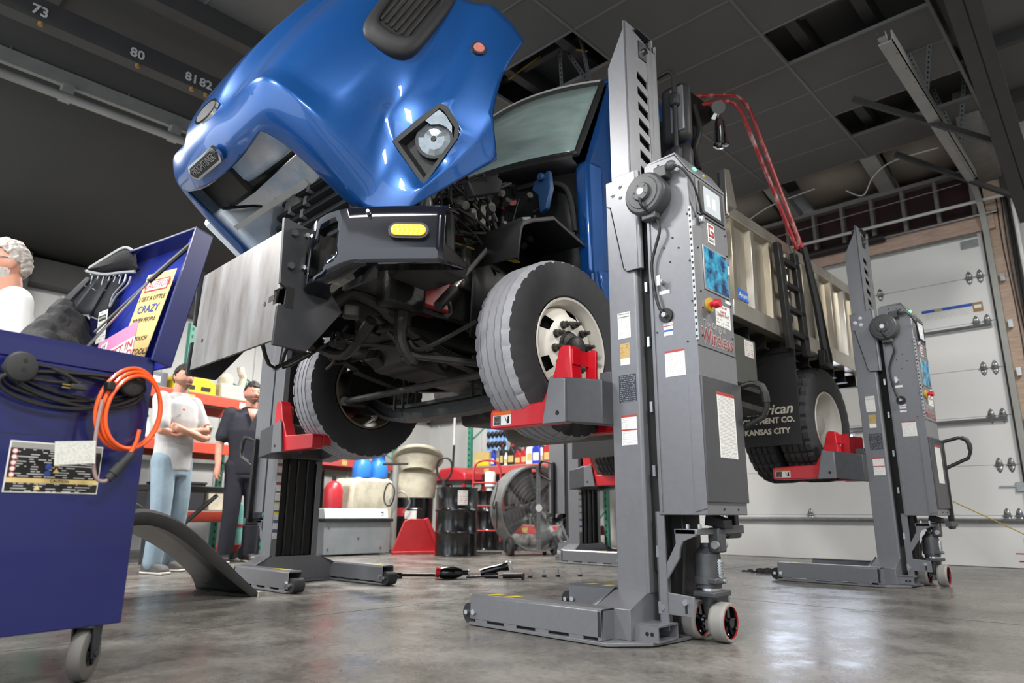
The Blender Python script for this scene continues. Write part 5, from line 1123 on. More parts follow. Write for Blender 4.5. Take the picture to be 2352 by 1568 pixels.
# signs leaning in the lid
def lsign(name, cx, ch, wdt, hgt, yoff, tilt, mat, label):
    o = empty(name, lp_(0, 0, 0)); bpy.data.objects.remove(o)
    q = Matrix.Rotation(CA - math.pi / 2, 4, 'Z')
    base = Matrix.Translation((-2.734, .938, 0)) @ q
    # sign frame: X -> right as seen from the camera side (cart local -> across), Z up the lid
    loc = lp_(cx, yoff, ch)
    m = base @ Matrix.Translation(loc) @ Matrix.Rotation(-ang, 4, 'X') @ Matrix.Rotation(tilt, 4, 'Y')
    b = B().box((-wdt / 2, -.003, -hgt / 2), (wdt / 2, 0, hgt / 2)); s = b.obj(name, mat, None, bevel=.0015); s.matrix_world = m
    tag(s, label, 'sign'); return s
s1 = lsign('caution_sign', -.235, .22, .22, .46, -.03, R(3), 'sign_tan', 'tan joke caution sign standing inside the open cart lid')
B().box((-.085, -.0042, .14), (.085, -.003, .195)).obj('sign_banner', 'ink_red', s1); B().box((-.078, -.0046, .146), (.078, -.004, .189)).obj('sign_banner_field', 'paper', s1)
for t_, z, sz, mt in (('CAUTION', .168, .043, 'ink_red'), ('I GET A LITTLE', .105, .030, 'ink'), ('CRAZY', .055, .05, 'ink_blue'), ('WHEN PEOPLE', .005, .026, 'ink'), ('TOUCH', -.08, .026, 'ink'), ('MY TOOLS', -.14, .036, 'ink')):
    text('sign_lettering', t_, sz, mt, s1, (0 if z > -.05 else .03, -.0048, z), (R(90), 0, 0), ext=.0003)
s2 = lsign('pink_sign', -.19, .045, .26, .17, -.12, R(-14), 'sign_pink', 'pink and white sign lying across the front of the open cart')
B().box((-.13, -.0042, -.085), (.13, -.003, .015)).obj('sign_field', 'paper', s2)
for t_, z, x in (('BEST IN', -.015, .04), ('FIELD', -.058, .07)): text('sign_lettering', t_, .05, 'ink_red', s2, (x, -.0048, z), (R(90), 0, 0), ext=.0003, bold=.001)
B().box((-.10, -.0045, .03), (-.06, -.003, .065)).obj('sign_square', 'paper', s2); text('sign_lettering', 'H', .035, 'ink', s2, (-.08, -.005, .047), (R(90), 0, 0), ext=.0003)
# tool roll hanging over the lid edge
M('tool_steel', '#b6babc', .25, metal=.9)
trl = tag(empty('tool_roll', (0, 0, 0)), 'black canvas tool roll with grey binding hung over the cart lid', 'tool roll')
base = Matrix.Translation((-2.734, .938, 0)) @ Matrix.Rotation(CA - math.pi / 2, 4, 'Z'); trl.matrix_world = base
def bil(p00, p10, p01, p11, u, v): return p00.lerp(p10, u).lerp(p01.lerp(p11, u), v)
TL_, TR_, BL_, BR_ = lp_(-.60, -.15, .43), lp_(-.50, -.05, .46), lp_(-.60, -.21, .28), lp_(-.50, -.055, .24)
rows = [[bil(TL_, TR_, BL_, BR_, i / 10, j / 6) + Vector((.010 * math.sin(i * 2.4), 0, .006 * math.sin(i * 1.1))) for i in range(11)] for j in range(7)]
B().grid(rows).obj('roll_panel', 'cloth_grey', trl, solid=.010)
B().tube(rows[-1], .006, 6).obj('roll_binding', 'binding', trl)
B().tube([p + Vector((.008, 0, 0)) for p in rows[2]], .003, 5).obj('roll_stitch', 'binding', trl)
fb_ = [lp_(-.61, -.17, .455), lp_(-.56, -.12, .455), lp_(-.52, -.08, .475), lp_(-.49, -.05, .49), lp_(-.465, -.04, .49)]
ft_ = [lp_(-.60, -.16, .475), lp_(-.555, -.12, .55), lp_(-.515, -.09, .60), lp_(-.485, -.06, .59), lp_(-.46, -.04, .52)]
rows = [[a_.lerp(c_, v) + Vector((.035 * math.sin(math.pi * v), 0, 0)) for a_, c_ in zip(smoothpath(fb_, 3), smoothpath(ft_, 3))] for v in (0, .25, .5, .75, 1)]
B().grid(rows).obj('roll_flap', 'cloth_black', trl, solid=.012)
B().tube(rows[-1], .008, 6).obj('roll_binding', 'binding', trl); B().tube([p + Vector((.02, 0, 0)) for p in rows[0]], .007, 6).obj('roll_binding', 'binding', trl)
for i in range(6):
    p = bil(TL_, TR_, BL_, BR_, .12 + i * .15, .1); B().cyl(p + Vector((.012, 0, -.02)), p + Vector((.016, .004, .03)), .0035, n=8).obj('wrench_shaft', 'tool_steel', trl); B().box(p + Vector((.008, -.006, .025)), p + Vector((.018, .008, .04))).obj('wrench_end', 'tool_steel', trl, bevel=.002)
B().tube(smoothpath([lp_(-.47, -.06, .47), lp_(-.44, -.07, .42), lp_(-.47, -.08, .36), lp_(-.46, -.08, .30), lp_(-.44, -.08, .35), lp_(-.40, -.07, .40), lp_(-.42, -.06, .45)], 5), .005, 6).obj('carabiner', 'gun', trl)
# paper tag hanging
pt = tag(B().box((-.035, -.002, -.07), (.035, 0, .07)).obj('danger_tag', print_mat('prt_tag', '#dcdcd6', '#8c8c88', 12)), 'white paper danger tag hanging from the tool roll clip', 'tag')
pt.matrix_world = base @ Matrix.Translation(lp_(-.44, -.09, .20)) @ Matrix.Rotation(R(-4), 4, 'Y')
B().box((-.028, -.003, .028), (.028, -.002, .05)).obj('tag_banner', 'ink', pt); text('tag_lettering', 'DANGER', .013, 'paper', pt, (0, -.0034, .039), (R(90), 0, 0), ext=.0002)
# black jacket draped on the cart
jk = B(); rows = []
ridge = smoothpath([(-.28, -.44, 1.125), (-.40, -.27, 1.22), (-.52, -.15, 1.36), (-.62, -.07, 1.46), (-.68, .0, 1.40)], 3)
for j, p in enumerate(ridge):
    h = p.z - 1.10; rows.append([Vector((p.x + q * .8, p.y + q * .35 + .012 * math.sin(j * 1.7 + q * 30), max(1.105, 1.10 + h * f + .012 * math.sin(j * 2.1 + q * 22)))) for q, f in ((-.20, .1), (-.12, .62), (-.05, .93), (0, 1), (.05, .93), (.10, .70), (.15, .40), (.19, .05))])
jk.grid(rows); jo = jk.obj('black_jacket', 'cloth_black', None, solid=.02, subd=2); jo.matrix_world = base
_tx = bpy.data.textures.new('folds', 'CLOUDS'); _tx.noise_scale = .07; md = jo.modifiers.new('folds', 'DISPLACE'); md.texture = _tx; md.strength = .05; md.mid_level = .5
tag(jo, 'black jacket bunched up over the cart top beside the tool roll', 'jacket')
# hooks, cords, orange hose
hk = []
for y in (-.45, -.095):
    p = crt
    o = B().lathe([(.0, .05), (.03, .05), (.045, .044), (.05, .034), (.046, .028), (.022, .024), (.02, .0)], (0, y, 1.0 - .005 * (y < -.3)), 'X', 28).obj('cord_hook', 'rubber', crt)
    for dy, dz in ((.003, .015), (.003, -.014)): B().cyl((.049, y + dy, 1.0 + dz), (.0515, y + dy, 1.0 + dz), .006, n=10).obj('hook_screw', 'black', o)
cord = B(); rr = random.Random(5)
y0, y1 = -.45, -.095; zc = .997
for k in range(4):
    d = .004 + k * .007; x = .012 + .006 * k; ph = .012 * k
    loop = []
    for i in range(18):
        t = 2 * math.pi * i / 18; loop.append((x + .004 * math.sin(3 * t), (y0 + y1) / 2 + (.205 + d) * math.cos(t), zc - .012 - ph * .6 + (.036 + d) * math.sin(t) + (.02 * math.cos(t) if k % 2 else -.018 * math.cos(t)) - .02 * math.sin(t) ** 2))
    cord.tube(smoothpath(loop, 3, True), .0062, 7, closed=True)
cord.tube(smoothpath([(.02, -.62, .955), (.02, -.45, .965), (.02, -.34, .965), (.02, -.26, .975)], 5), .006, 7)
cord.tube(smoothpath([(.03, -.36, 1.005), (.032, -.31, .99), (.034, -.27, .965), (.036, -.245, .952)], 5), .007, 7)
co = cord.obj('extension_cord', 'hose', None); co.matrix_world = base; tag(co, 'black extension cord wound between the two hooks on the blue cart', 'cord')
B().box((.03, -.30, .945), (.05, -.25, .965)).obj('cord_plug', 'rubber', co, bevel=.005)
for dz in (.008, -.002): B().box((.038, -.325, .953 + dz - .004), (.042, -.30, .953 + dz)).obj('plug_prong', M('brass', '#b8a05a', .3, metal=.9), co)
oh = B(); 
for k in range(3):
    loop = []
    cy, cz, ry, rz_ = -.10 + .004 * k, .905 - .006 * k, .112 - .01 * k + .004 * (k == 2), .145 - .008 * k
    for i in range(16): t = 2 * math.pi * i / 16; loop.append((.05 + .011 * k + .004 * math.sin(2 * t), cy + ry * math.cos(t) * (1 - .1 * math.sin(t)), cz + rz_ * math.sin(t) + .01 * math.cos(t)))
    oh.tube(smoothpath(loop, 4, True), .0068, 9, closed=True)
oh.tube(smoothpath([(.08, -.07, .83), (.08, -.075, .79), (.08, -.085, .76), (.08, -.10, .735)], 5), .0068, 9)
oo = oh.obj('orange_cable', 'hose_orange', None); oo.matrix_world = base; tag(oo, 'coiled orange cable hanging from the right hook of the cart', 'cable')
B().tube(smoothpath([(.07, -.205, .92), (.072, -.21, .85), (.075, -.212, .78), (.075, -.205, .70), (.078, -.19, .655), (.08, -.165, .648), (.08, -.15, .66)], 5), .0062, 8).obj('cable_tail', 'cord_grey', oo)
B().cyl((.08, -.155, .655), (.08, -.085, .745), .014, n=14).cyl((.08, -.142, .672), (.08, -.118, .703), .0175, n=14).obj('cable_coupling', 'rubber', oo)
B().box((.05, -.20, .955), (.085, -.175, .985)).obj('cable_tie', 'black', oo, bevel=.004)
tg = B().box((.086, -.33, .70), (.0872, -.205, .775)).obj('cable_tag', print_mat('prt_tag2', '#d8d8d0', '#b4b4b0', 14, .5), oo, rot=(R(6), 0, 0)); tg.location = (0, .07, .03)
# printed warning plate on the cart
wp = B().box((.0, -.43, .606), (.0025, -.145, .767)).obj('warning_plate', 'paper', crt, bevel=.001)
B().box((.002, -.426, .610), (.0032, -.149, .763)).obj('plate_print', print_mat('prt_plate', '#151515', '#b8b8b4', 20, .5, 10), wp)
B().box((.003, -.426, .637), (.0038, -.149, .652)).obj('plate_band', 'sign_tan', wp); text('plate_lettering', 'CAUTION', .013, 'ink', wp, (.004, -.27, .6445), (R(90), 0, R(90)), ext=.0002, bold=.0003)
B().box((.003, -.426, .745), (.0036, -.149, .763)).obj('plate_band', 'gray_rail', wp)
for k in range(5): 
    z = .735 - k * .0185; B().cyl((.003, -.413, z), (.0036, -.413, z), .0088, n=16).obj('plate_symbol', 'paper', wp); B().lathe([(.0088, .0037), (.0068, .0037)], (0, -.413, z), 'X', 16).obj('symbol_ring', 'ink_red', wp)
for z in (.69, .668): B().cyl((.003, -.31, z), (.0037, -.31, z), .0098, n=18).obj('plate_symbol', 'ink_blue', wp)
for z, y in ((.623, -.335), (.70, -.285), (.678, -.285)): B().add([(.0037, y - .01, z - .007), (.0037, y + .01, z - .007), (.0037, y, z + .01)], [(0, 1, 2)]).obj('plate_symbol', 'sign_tan', wp)
B().box((.0, -LEN, .79), (.0012, -.35, .7915)).obj('body_seam', 'ink', crt)
# casters
cst = B()
for (x, y) in ((-.05, -.085), (-.74, -.20), (-.05, -LEN + .1), (-.74, -LEN + .1)):
    w_ = B().lathe([(.045, -.024), (.07, -.026), (.082, -.02), (.086, -.01), (.086, .01), (.082, .02), (.07, .026), (.045, .024), (.04, .012), (.0, .012)], (0, 0, 0), 'X', 32).lathe([(.045, -.024), (.04, -.012), (.0, -.012)], (0, 0, 0), 'X', 32).obj('caster_wheel', M('caster_grey', '#5e5c58', .65, var=.12), crt, loc=(x, y, .086), rot=(0, 0, R(42)))
    B().prism([(-.035, .09), (.035, .09), (.022, -.012), (0, -.022), (-.022, -.012)], 'X', -.036, -.030).prism([(-.035, .09), (.035, .09), (.022, -.012), (0, -.022), (-.022, -.012)], 'X', .030, .036).box((-.036, -.05, .086), (.036, .05, .092)).obj('caster_fork', 'plate_side', w_)
    B().cyl((-.042, 0, 0), (.042, 0, 0), .012, n=10).obj('caster_axle', 'plate_side', w_)
    b = B()
    for q in range(6): a = q * math.pi / 3; b.tube([(.02, .02 * math.cos(a), .02 * math.sin(a)), (.018, .05 * math.cos(a), .05 * math.sin(a))], .006, 5)
    b.obj('caster_spokes', 'black', w_)
# ================================================================ loose plastic wheel-arch fender on the floor
M('fender_plastic', '#3c3c3c', .45, var=.15, scale=6); M('fender_in', '#191a1d', .35, var=.2, scale=5)
tip = Vector((-4.63, 2.44, 0.0))
near = [(2.44, .004), (2.30, .12), (2.18, .225), (2.05, .335), (1.93, .43), (1.80, .505), (1.66, .545), (1.52, .53), (1.40, .47), (1.28, .36), (1.19, .22)]
farE = [(2.33, .0), (2.28, .10), (2.17, .20), (2.05, .29), (1.93, .36), (1.80, .42), (1.66, .45), (1.52, .43), (1.42, .37), (1.32, .27), (1.26, .17)]
NP = smoothpath([(0, y, z) for y, z in near], 3); FP = smoothpath([(0, y, z) for y, z in farE], 3); rows = []
for p, q in zip(NP, FP):
    n_ = Vector((0, p.y - 1.62, p.z - .0)); n_ = n_.normalized()
    fl_ = Vector((0, p.y, p.z)) - n_ * .075
    rows.append([Vector((-4.60, fl_.y, max(.0, fl_.z))), Vector((-4.60, p.y, max(.0, p.z))), Vector((-4.66, p.y + n_.y * .02, max(.0, p.z + n_.z * .02))), Vector((-4.95, (p.y * .6 + q.y * .4), max(.0, p.z * .62 + q.z * .38))), Vector((-5.36, q.y, max(.0, q.z)))])
b = B(off=tip); b.grid(rows); fo = b.obj('loose_fender', 'fender_plastic', None, solid=.008, ang=50); fo.location = tip
fo.data.materials.append(MATS['fender_in'])
for p_ in fo.data.polygons:
    if p_.center.x < -.045: p_.material_index = 1
tag(fo, 'loose black plastic wheel-arch fender standing on the floor behind the cart', 'fender')
B(off=tip).box((-4.66, 2.40, 0), (-4.60, 2.46, .03), rot=(0, 0, R(20))).obj('fender_foot', M('foam', '#b0ada0', .7), fo)
b = B(off=tip); b.prism([(1.25, .48), (1.35, .60), (1.58, .63), (1.68, .57), (1.75, .50)], 'X', -5.0, -4.72); b.obj('fender_bulge', 'fender_plastic', fo, bevel=.02)
# ================================================================ tools on the floor
def at0(x, y, rz=0): return empty('_t', (x, y, 0), (0, 0, rz))
iw = tag(empty('impact_wrench', (-4.66, 4.20, 0), (0, 0, R(52))), 'black air impact wrench lying on the floor under the truck', 'impact wrench')
B().lathe([(.0, -.10), (.042, -.10), (.05, -.07), (.052, .02), (.035, .08), (.02, .10), (.02, .14), (.0, .14)], (0, 0, .052), 'X', 20).obj('motor_body', 'black_gloss', iw)
B().tube([(-.04, 0, .06), (-.06, .12, .045), (-.06, .2, .04)], [.024, .026, .024], 10).obj('grip', 'rubber', iw); B().cyl((-.135, 0, .06), (-.10, 0, .055), .045, n=18).obj('rear_cap', 'red', iw)
B().lathe([(.0, 0), (.03, 0), (.03, .012), (.0, .012)], (.14, 0, .05), 'X', 16).obj('anvil', 'bolt', iw)
iw2 = tag(empty('air_ratchet', (-4.47, 4.55, 0), (0, 0, R(45))), 'black flashlight-shaped air tool with a bright tip beside the impact wrench', 'air tool')
B().lathe([(.0, -.12), (.03, -.12), (.033, -.05), (.03, .06), (.042, .10), (.045, .13), (.0, .13)], (0, 0, .075), 'X', 18).obj('tool_body', 'black_gloss', iw2, rot=(0, R(-14), 0)); B().cyl((.13, 0, .105), (.137, 0, .107), .036, n=16).obj('tool_lens', 'paper', iw2)
B().box((-.1, -.03, 0), (.02, .03, .045)).obj('tool_foot', 'rubber', iw2, bevel=.01)
pb = tag(empty('pry_bar', (-4.35, 4.52, 0), (0, 0, R(25))), 'thin pry bar with a round black grip on the floor', 'pry bar')
B().tube([(-.34, 0, .006), (-.1, 0, .02), (.02, 0, .03)], .008, 8).obj('bar', 'plate_side', pb); B().cyl((.0, 0, .028), (.17, 0, .034), .022, n=16).obj('grip', 'black', pb); B().cyl((.17, 0, .03), (.185, 0, .03), .03, n=16).obj('pommel', 'black', pb)
rt_ = tag(empty('long_ratchet', (-4.92, 4.02, 0), (0, 0, R(48))), 'long black ratchet handle with round head, left end of the tools on the floor', 'ratchet')
B().tube([(-.12, 0, .03), (.35, 0, .025)], .015, 8).obj('handle', 'black', rt_); B().lathe([(.0, 0), (.035, 0), (.038, .03), (.03, .045), (.0, .045)], (-.15, 0, 0), 'Z', 18).obj('ratchet_head', 'black_gloss', rt_)
for i, (x, y) in enumerate(((-4.29, 4.80), (-4.23, 4.92), (-4.17, 5.04), (-4.06, 5.22))):
    o = empty('wheel_stud', (x, y, 0)); B().cyl((0, 0, 0), (0, 0, .016), .02, n=6).obj('stud_head', 'black', o); B().cyl((0, 0, .016), (0, 0, .07), .011, n=10).obj('stud_shank', 'bolt', o)
    tag(o, ('leftmost of four small bolts standing on the floor', 'second from the left of four small bolts on the floor', 'third from the left of four small bolts on the floor', 'rightmost of four small bolts, set a little apart on the floor')[i], 'bolt', 'bolts set out on the floor')
# dirt pile
rd = random.Random(11); b = B()
for i in range(60):
    a, q = rd.uniform(0, 6.28), rd.random() ** .6; s_ = rd.uniform(.012, .035) * (1.2 - q); b.ball((.26 * q * math.cos(a), .12 * q * math.sin(a), s_ * .5), (s_ * 1.4, s_ * 1.2, s_ * .8), 7, 5)
dp = b.obj('dirt_pile', M('dirt', '#4a4743', .9, var=.3, scale=30), None); dp.location = (-3.05, 6.85, 0); tag(dp, 'small pile of dark dirt on the floor by the overhead door', 'dirt', kind='stuff')
# rope and red canister at the right edge
rp = tag(B().tube([(-1.85, 8.95, .72), (-1.0, 8.35, .30)], .006, 6).obj('yellow_rope', M('rope', '#c2a436', .8), None), 'taut yellow rope running down to the right edge in front of the door', 'rope')
rb = tag(empty('red_canister', (-.98, 8.25, 0)), 'red round canister cut by the right edge of the picture', 'canister')
B().lathe([(.0, .0), (.11, .0), (.15, .06), (.16, .2), (.15, .32), (.10, .38), (.0, .40)], (0, 0, 0.02), 'Z', 28).obj('shell', 'red', rb); B().cyl((-.23, -.02, .2), (-.1, -.02, .2), .006, n=8).obj('spoke', 'red', rb); B().cyl((-.21, -.02, .13), (-.1, -.02, .13), .006, n=8).obj('spoke', 'red', rb); B().box((-.12, -.12, 0), (.12, .12, .025)).obj('foot', 'black', rb)
# chips of dirt scattered on the floor around the tools
rd = random.Random(31); b = B()
for i in range(170):
    x, y = (-4.35 + rd.gauss(0, .30), 4.15 + rd.gauss(0, .28)) if i < 110 else (-3.6 + rd.uniform(-1.6, 1.4), 2.4 + rd.uniform(-.9, 2.0)); q = rd.uniform(.002, .007) * (1.4 if i < 20 else 1); a = rd.uniform(0, 3)
    b.add([(x + q * math.cos(a + k * 1.57) * rd.uniform(.6, 1.6), y + q * math.sin(a + k * 1.57), .0008) for k in range(4)] + [(x, y, q * .5)], [(0, 1, 4), (1, 2, 4), (2, 3, 4), (3, 0, 4)])
tag(b.obj('floor_grit', 'dirt', None), 'dark grit scattered on the concrete around the hand tools', 'grit', kind='stuff')
# ================================================================ background: racks and what stands around them
M('rack_green', '#3f7f6c', .5, var=.15, scale=10); M('rack_orange', '#b8442e', .5, var=.1, scale=6); M('rack_red', '#b04a48', .5, var=.08)
M('shelf_board', '#8c857c', .7, var=.15)
def rack(name, loc, rz, L, D, H, levels, beam, label, tags=True):
    r_ = tag(empty(name, loc, (0, 0, rz)), label, 'rack')
    for x in (0, L):
        for y in (0, D):
            p = B().box((x - .04, y - .03, 0), (x + .04, y + .03, H)).obj('upright', 'rack_green', r_)
            b = B()
            for k in range(int(H / .1)): b.box((x - .012, -.032 + y, .05 + k * .1), (x + .012, -.0295 + y, .09 + k * .1))
            b.obj('punched_slots', 'black', p)['kind'] = 'stuff'
        for k in range(4): B().tube([(x, 0, .2 + k * H / 4), (x, D, .2 + (k + .8) * H / 4)], .015, 6).obj('cross_brace', 'rack_green', r_)
    for z in levels:
        for y in (-.02, D - .02): B().box((.04, y, z - .13), (L - .04, y + .04, z)).obj('beam', beam, r_, bevel=.004)
        n = max(3, int(L / .35))
        for k in range(n): B().box((.05 + k * (L - .1) / n, .02, z), (.045 + (k + 1) * (L - .1) / n, D - .02, z + .015)).obj('deck_board', 'shelf_board', r_)
        if tags:
            for fx, mt in ((.15, 'patch'), (.5, 'patch'), (.8, 'paper')): B().box((L * fx, -.0225, z - .11), (L * fx + .12, -.0195, z - .03)).obj('beam_label', mt, r_)
    return r_
RA = R(90 + 14)            # left racks: face the truck (local -y towards +X), run roughly along world Y
def tag_rot(p, rz, base): return Vector(base) + Matrix.Rotation(rz, 3, 'Z') @ Vector(p)
rkA = rack('pallet_rack', (-8.75, 2.2, 0), RA, 2.75, .95, 2.42, (.55, 1.42, 2.05), 'rack_orange', 'green and orange pallet rack behind the two standing men')
rkB = rack('pallet_rack', (-9.45, 5.05, 0), RA, 2.7, .85, 2.5, (1.40,), 'rack_red', 'pallet rack with red beam holding the shop vacuum, left of the wall corner')
rkC = rack('pallet_rack', (-9.25, 8.72, 0), 0, 2.6, .55, 2.15, (.35, 1.34), 'rack_red', 'pallet rack with red beam lined with oil bottles against the rear wall')
for y in (0, .95):
    p = B().box((1.31, y - .03, 0), (1.39, y + .03, 2.95)).obj('upright', 'rack_green', rkA)
    b = B()
    for k in range(29): b.box((1.338, y - .032, .05 + k * .1), (1.362, y - .0295, .09 + k * .1))
    b.obj('punched_slots', 'black', p)['kind'] = 'stuff'
def inA(x, y, z): return tag_rot((x, y, z), RA, (-8.75, 2.2, 0))
def inB(x, y, z): return tag_rot((x, y, z), RA, (-9.45, 5.05, 0))
# --- rack A, top shelf: yellow case, machine castings, bins
yc = tag(empty('yellow_case', inA(1.28, .1, 2.065), (0, 0, RA)), 'yellow plastic tool case on the orange rack shelf above the men', 'tool case')
B().prism([(-.02, 0), (.62, 0), (.60, .17), (.5, .22), (.1, .22), (.0, .17)], 'Y', 0, .30).obj('case_shell', M('case_yellow', '#e2c21c', .45), yc, bevel=.02); B().box((.12, -.012, .05), (.28, 0, .10)).obj('case_latch', 'black', yc); B().box((.38, -.012, .05), (.52, 0, .10)).obj('case_latch', 'black', yc)
mcn = tag(empty('engine_casting', inA(2.0, .15, 2.065), (0, 0, RA)), 'dusty cream machine casting at the end of the top rack shelf', 'machine part')
M('cream', '#b8b2a0', .6, var=.2, scale=9)
B().box((0, 0, 0), (.55, .35, .22)).obj('casting_block', 'cream', mcn, bevel=.03); B().lathe([(.0, 0), (.10, 0), (.11, .1), (.07, .16), (.0, .17)], (.18, .15, .22), 'Z', 18).obj('casting_dome', 'cream', mcn); B().tube(smoothpath([(.4, .1, .2), (.42, .08, .35), (.36, .06, .42), (.34, .06, .5)], 4), .05, 10).obj('casting_elbow', 'cream', mcn)
rb_ = random.Random(21)
for i, (x, w_, h_, mt, lb) in enumerate(((.1, .3, .28, 'plate_side', 'dark steel bin at the near end of the top rack shelf'), (.5, .34, .22, 'grime2', 'greasy dark box beside the steel bin on the top shelf'), (.92, .26, .2, 'gun', 'grey parts box left of the yellow case'))):
    o = tag(empty('parts_box', inA(x, .12, 2.065), (0, 0, RA)), lb, 'box', 'boxes on the orange rack')
    B().box((0, 0, 0), (w_, .35, h_)).obj('box_body', mt, o, bevel=.01); B().box((.05, -.006, h_ * .3), (w_ * .6, 0, h_ * .7)).obj('box_label', 'paper', o)
for i, (x, z, mt, hh) in enumerate(((.95, 1.435, 'white', .24), (1.12, 1.435, 'led_red', .2), (1.28, 1.435, 'rack_green', .22), (2.1, 1.435, 'white', .2))):
    M('led_red', '#a8262a', .4)
    o = tag(empty('fluid_bottle', inA(x, .1, z), (0, 0, RA)), ('white bottle on the middle rack shelf between the men', 'red topped bottle beside the white bottle on the middle rack shelf', 'green labelled bottle on the middle rack shelf', 'white jug near the far end of the middle rack shelf')[i], 'bottle', 'bottles on the orange rack')
    B().lathe([(.0, 0), (.05, 0), (.052, .01), (.052, hh * .65), (.02, hh * .82), (.02, hh), (.0, hh)], (0, 0, 0), 'Z', 16).obj('bottle_body', mt, o); B().cyl((0, 0, hh), (0, 0, hh + .025), .022, n=12).obj('cap', 'black', o)
for i, (x, z, w_, h_, mt, lb) in enumerate(((.2, .565, .5, .4, 'cart_blue', 'blue bin low on the orange rack behind the grey shirt man'), (.85, .565, .4, .3, 'plate_side', 'dark crate on the lowest rack shelf'), (1.4, .565, .5, .36, 'cloth_grey', 'grey tote on the lowest rack shelf behind the man in overalls'), (1.95, .565, .45, .26, 'cream', 'pale carton on the lowest rack shelf at its far end'), (.3, 1.435, .45, .3, 'grime2', 'dark parts crate on the middle shelf by the near upright'), (1.5, 1.435, .4, .22, 'shelf_board', 'brown carton on the middle rack shelf'))):
    o = tag(empty('storage_bin', inA(x, .1, z), (0, 0, RA)), lb, 'bin', 'bins on the orange rack')
    B().prism([(.02, 0), (w_ - .02, 0), (w_, h_), (0, h_)], 'Y', 0, .5).obj('bin_body', mt, o, bevel=.01); B().box((-.01, -.01, h_ - .03), (w_ + .01, .51, h_)).obj('bin_rim', mt, o, bevel=.005)
# workbench behind the men
wb = tag(empty('workbench', inA(.55, -.75, 0), (0, 0, RA)), 'black steel workbench standing behind the two men', 'workbench')
B().box((0, 0, .78), (2.0, .55, .84)).obj('bench_top', 'black', wb, bevel=.005)
for x in (.05, 1.95):
    for y in (.04, .5): B().box((x - .03, y - .03, 0), (x + .03, y + .03, .78)).obj('bench_leg', 'plate_side', wb)
B().tube([(.08, .05, .08), (.9, .05, .74)], .025, 6).obj('bench_brace', 'plate_side', wb)
tq = tag(empty('gas_cylinder', inA(1.5, -.98, 0)), 'pale turquoise gas cylinder strapped on a small cart behind the overalls man', 'gas cylinder')
M('turq', '#7cc4b8', .4); B().lathe([(.0, .18), (.10, .18), (.11, .22), (.11, .56), (.09, .64), (.04, .68), (.03, .72), (.0, .72)], axis='Z', n=20).obj('tank', 'turq', tq); B().lathe([(.112, .38), (.116, .38), (.116, .41), (.112, .41)], axis='Z', n=20).obj('strap', 'led_red', tq); B().box((-.12, -.12, .1), (.12, .12, .18)).obj('cart_bed', 'led_red', tq)
for s in (-1, 1): B().lathe([(.0, -.02), (.09, -.02), (.1, 0), (.09, .02), (.0, .02)], (s * .15, .1, .1), 'X', 18).obj('cart_wheel', 'rubber', tq)
# --- rack B: shop vacuum, red tub
sv = tag(empty('shop_vacuum', inB(1.75, .3, 1.415)), 'grey and red shop vacuum on the red beam rack', 'vacuum')
B().lathe([(.0, 0), (.15, 0), (.17, .03), (.20, .34), (.0, .34)], axis='Z', n=22).obj('tub', 'gun_dark', sv); B().lathe([(.205, .34), (.21, .40), (.15, .52), (.06, .56), (.0, .56)], axis='Z', n=22).obj('motor_head', 'led_red', sv); B().tube(smoothpath([(.1, -.1, .45), (.22, -.1, .5), (.3, -.05, .3), (.25, 0, .05)], 5), .03, 8).obj('hose', 'black', sv); B().box((.05, -.215, .18), (.15, -.2, .22)).obj('label_plate', 'yellow', sv)
tb = tag(B().prism([(0, 0), (.55, 0), (.62, .08), (.45, .26), (.2, .24), (.0, .1)], 'Y', 0, .35).obj('red_wheel_chock', 'led_red', None, bevel=.02), 'red sloped metal bracket on the rack shelf beside the vacuum', 'bracket'); tb.location = inB(.85, .15, 1.415); tb.rotation_euler = (0, 0, RA)
# --- rack C: bottles, boxes
M('btl_black', '#1e1f22', .35); M('btl_blue', '#2438a8', .35); M('btl_red', '#a8262e', .35); M('btl_white', '#dcdcda', .4)
CL = ['yellow boxed kit at the left end of the bottle shelf', 'blue jug next to the yellow boxes on the bottle shelf', 'slim grey bottle beside the blue jug', 'tall black bottle between grey and white ones', 'short white bottle after the black one', 'squat black oil jug in the middle of the shelf', 'red oil jug right of the squat black one', 'low red bottle next to the red jug', 'tall white bottle in the middle of the shelf', 'blue oil bottle with pale label', 'white bottle in front of the blue bottle', 'dark red gallon jug beside the white carton']
bl = [('btl_blue', .48, .07, .26), ('gun', .60, .04, .28), ('btl_black', .70, .05, .34), ('btl_white', .80, .04, .22), ('btl_black', .95, .09, .32), ('btl_red', 1.10, .08, .24), ('btl_red', 1.24, .07, .26), ('btl_white', 1.38, .08, .36), ('btl_blue', 1.53, .09, .36), ('btl_white', 1.64, .07, .26), ('btl_red', 1.80, .11, .34)]
for i, (mt, x, w_, h_) in enumerate(bl):
    o = tag(empty('oil_bottle', (-9.25 + x, 8.85, 1.356)), CL[i + 1], 'bottle', 'oil bottles on the rear wall rack')
    B().prism([(-w_, 0), (w_, 0), (w_, h_ * .62), (w_ * .45, h_ * .85), (w_ * .3, h_ * .85), (w_ * .3, h_), (-w_ * .3, h_), (-w_ * .35, h_ * .85), (-w_, h_ * .7)], 'Y', -w_ * .7, w_ * .7).obj('bottle_body', mt, o, bevel=.012)
    B().cyl((0, 0, h_), (0, 0, h_ + .03), w_ * .35, n=12).obj('bottle_cap', 'black' if mt != 'btl_black' else 'btl_red', o); B().box((-w_ * .7, -w_ * .7 - .002, h_ * .15), (w_ * .7, -w_ * .7, h_ * .5)).obj('bottle_label', 'paper' if mt == 'btl_blue' else 'patch', o)
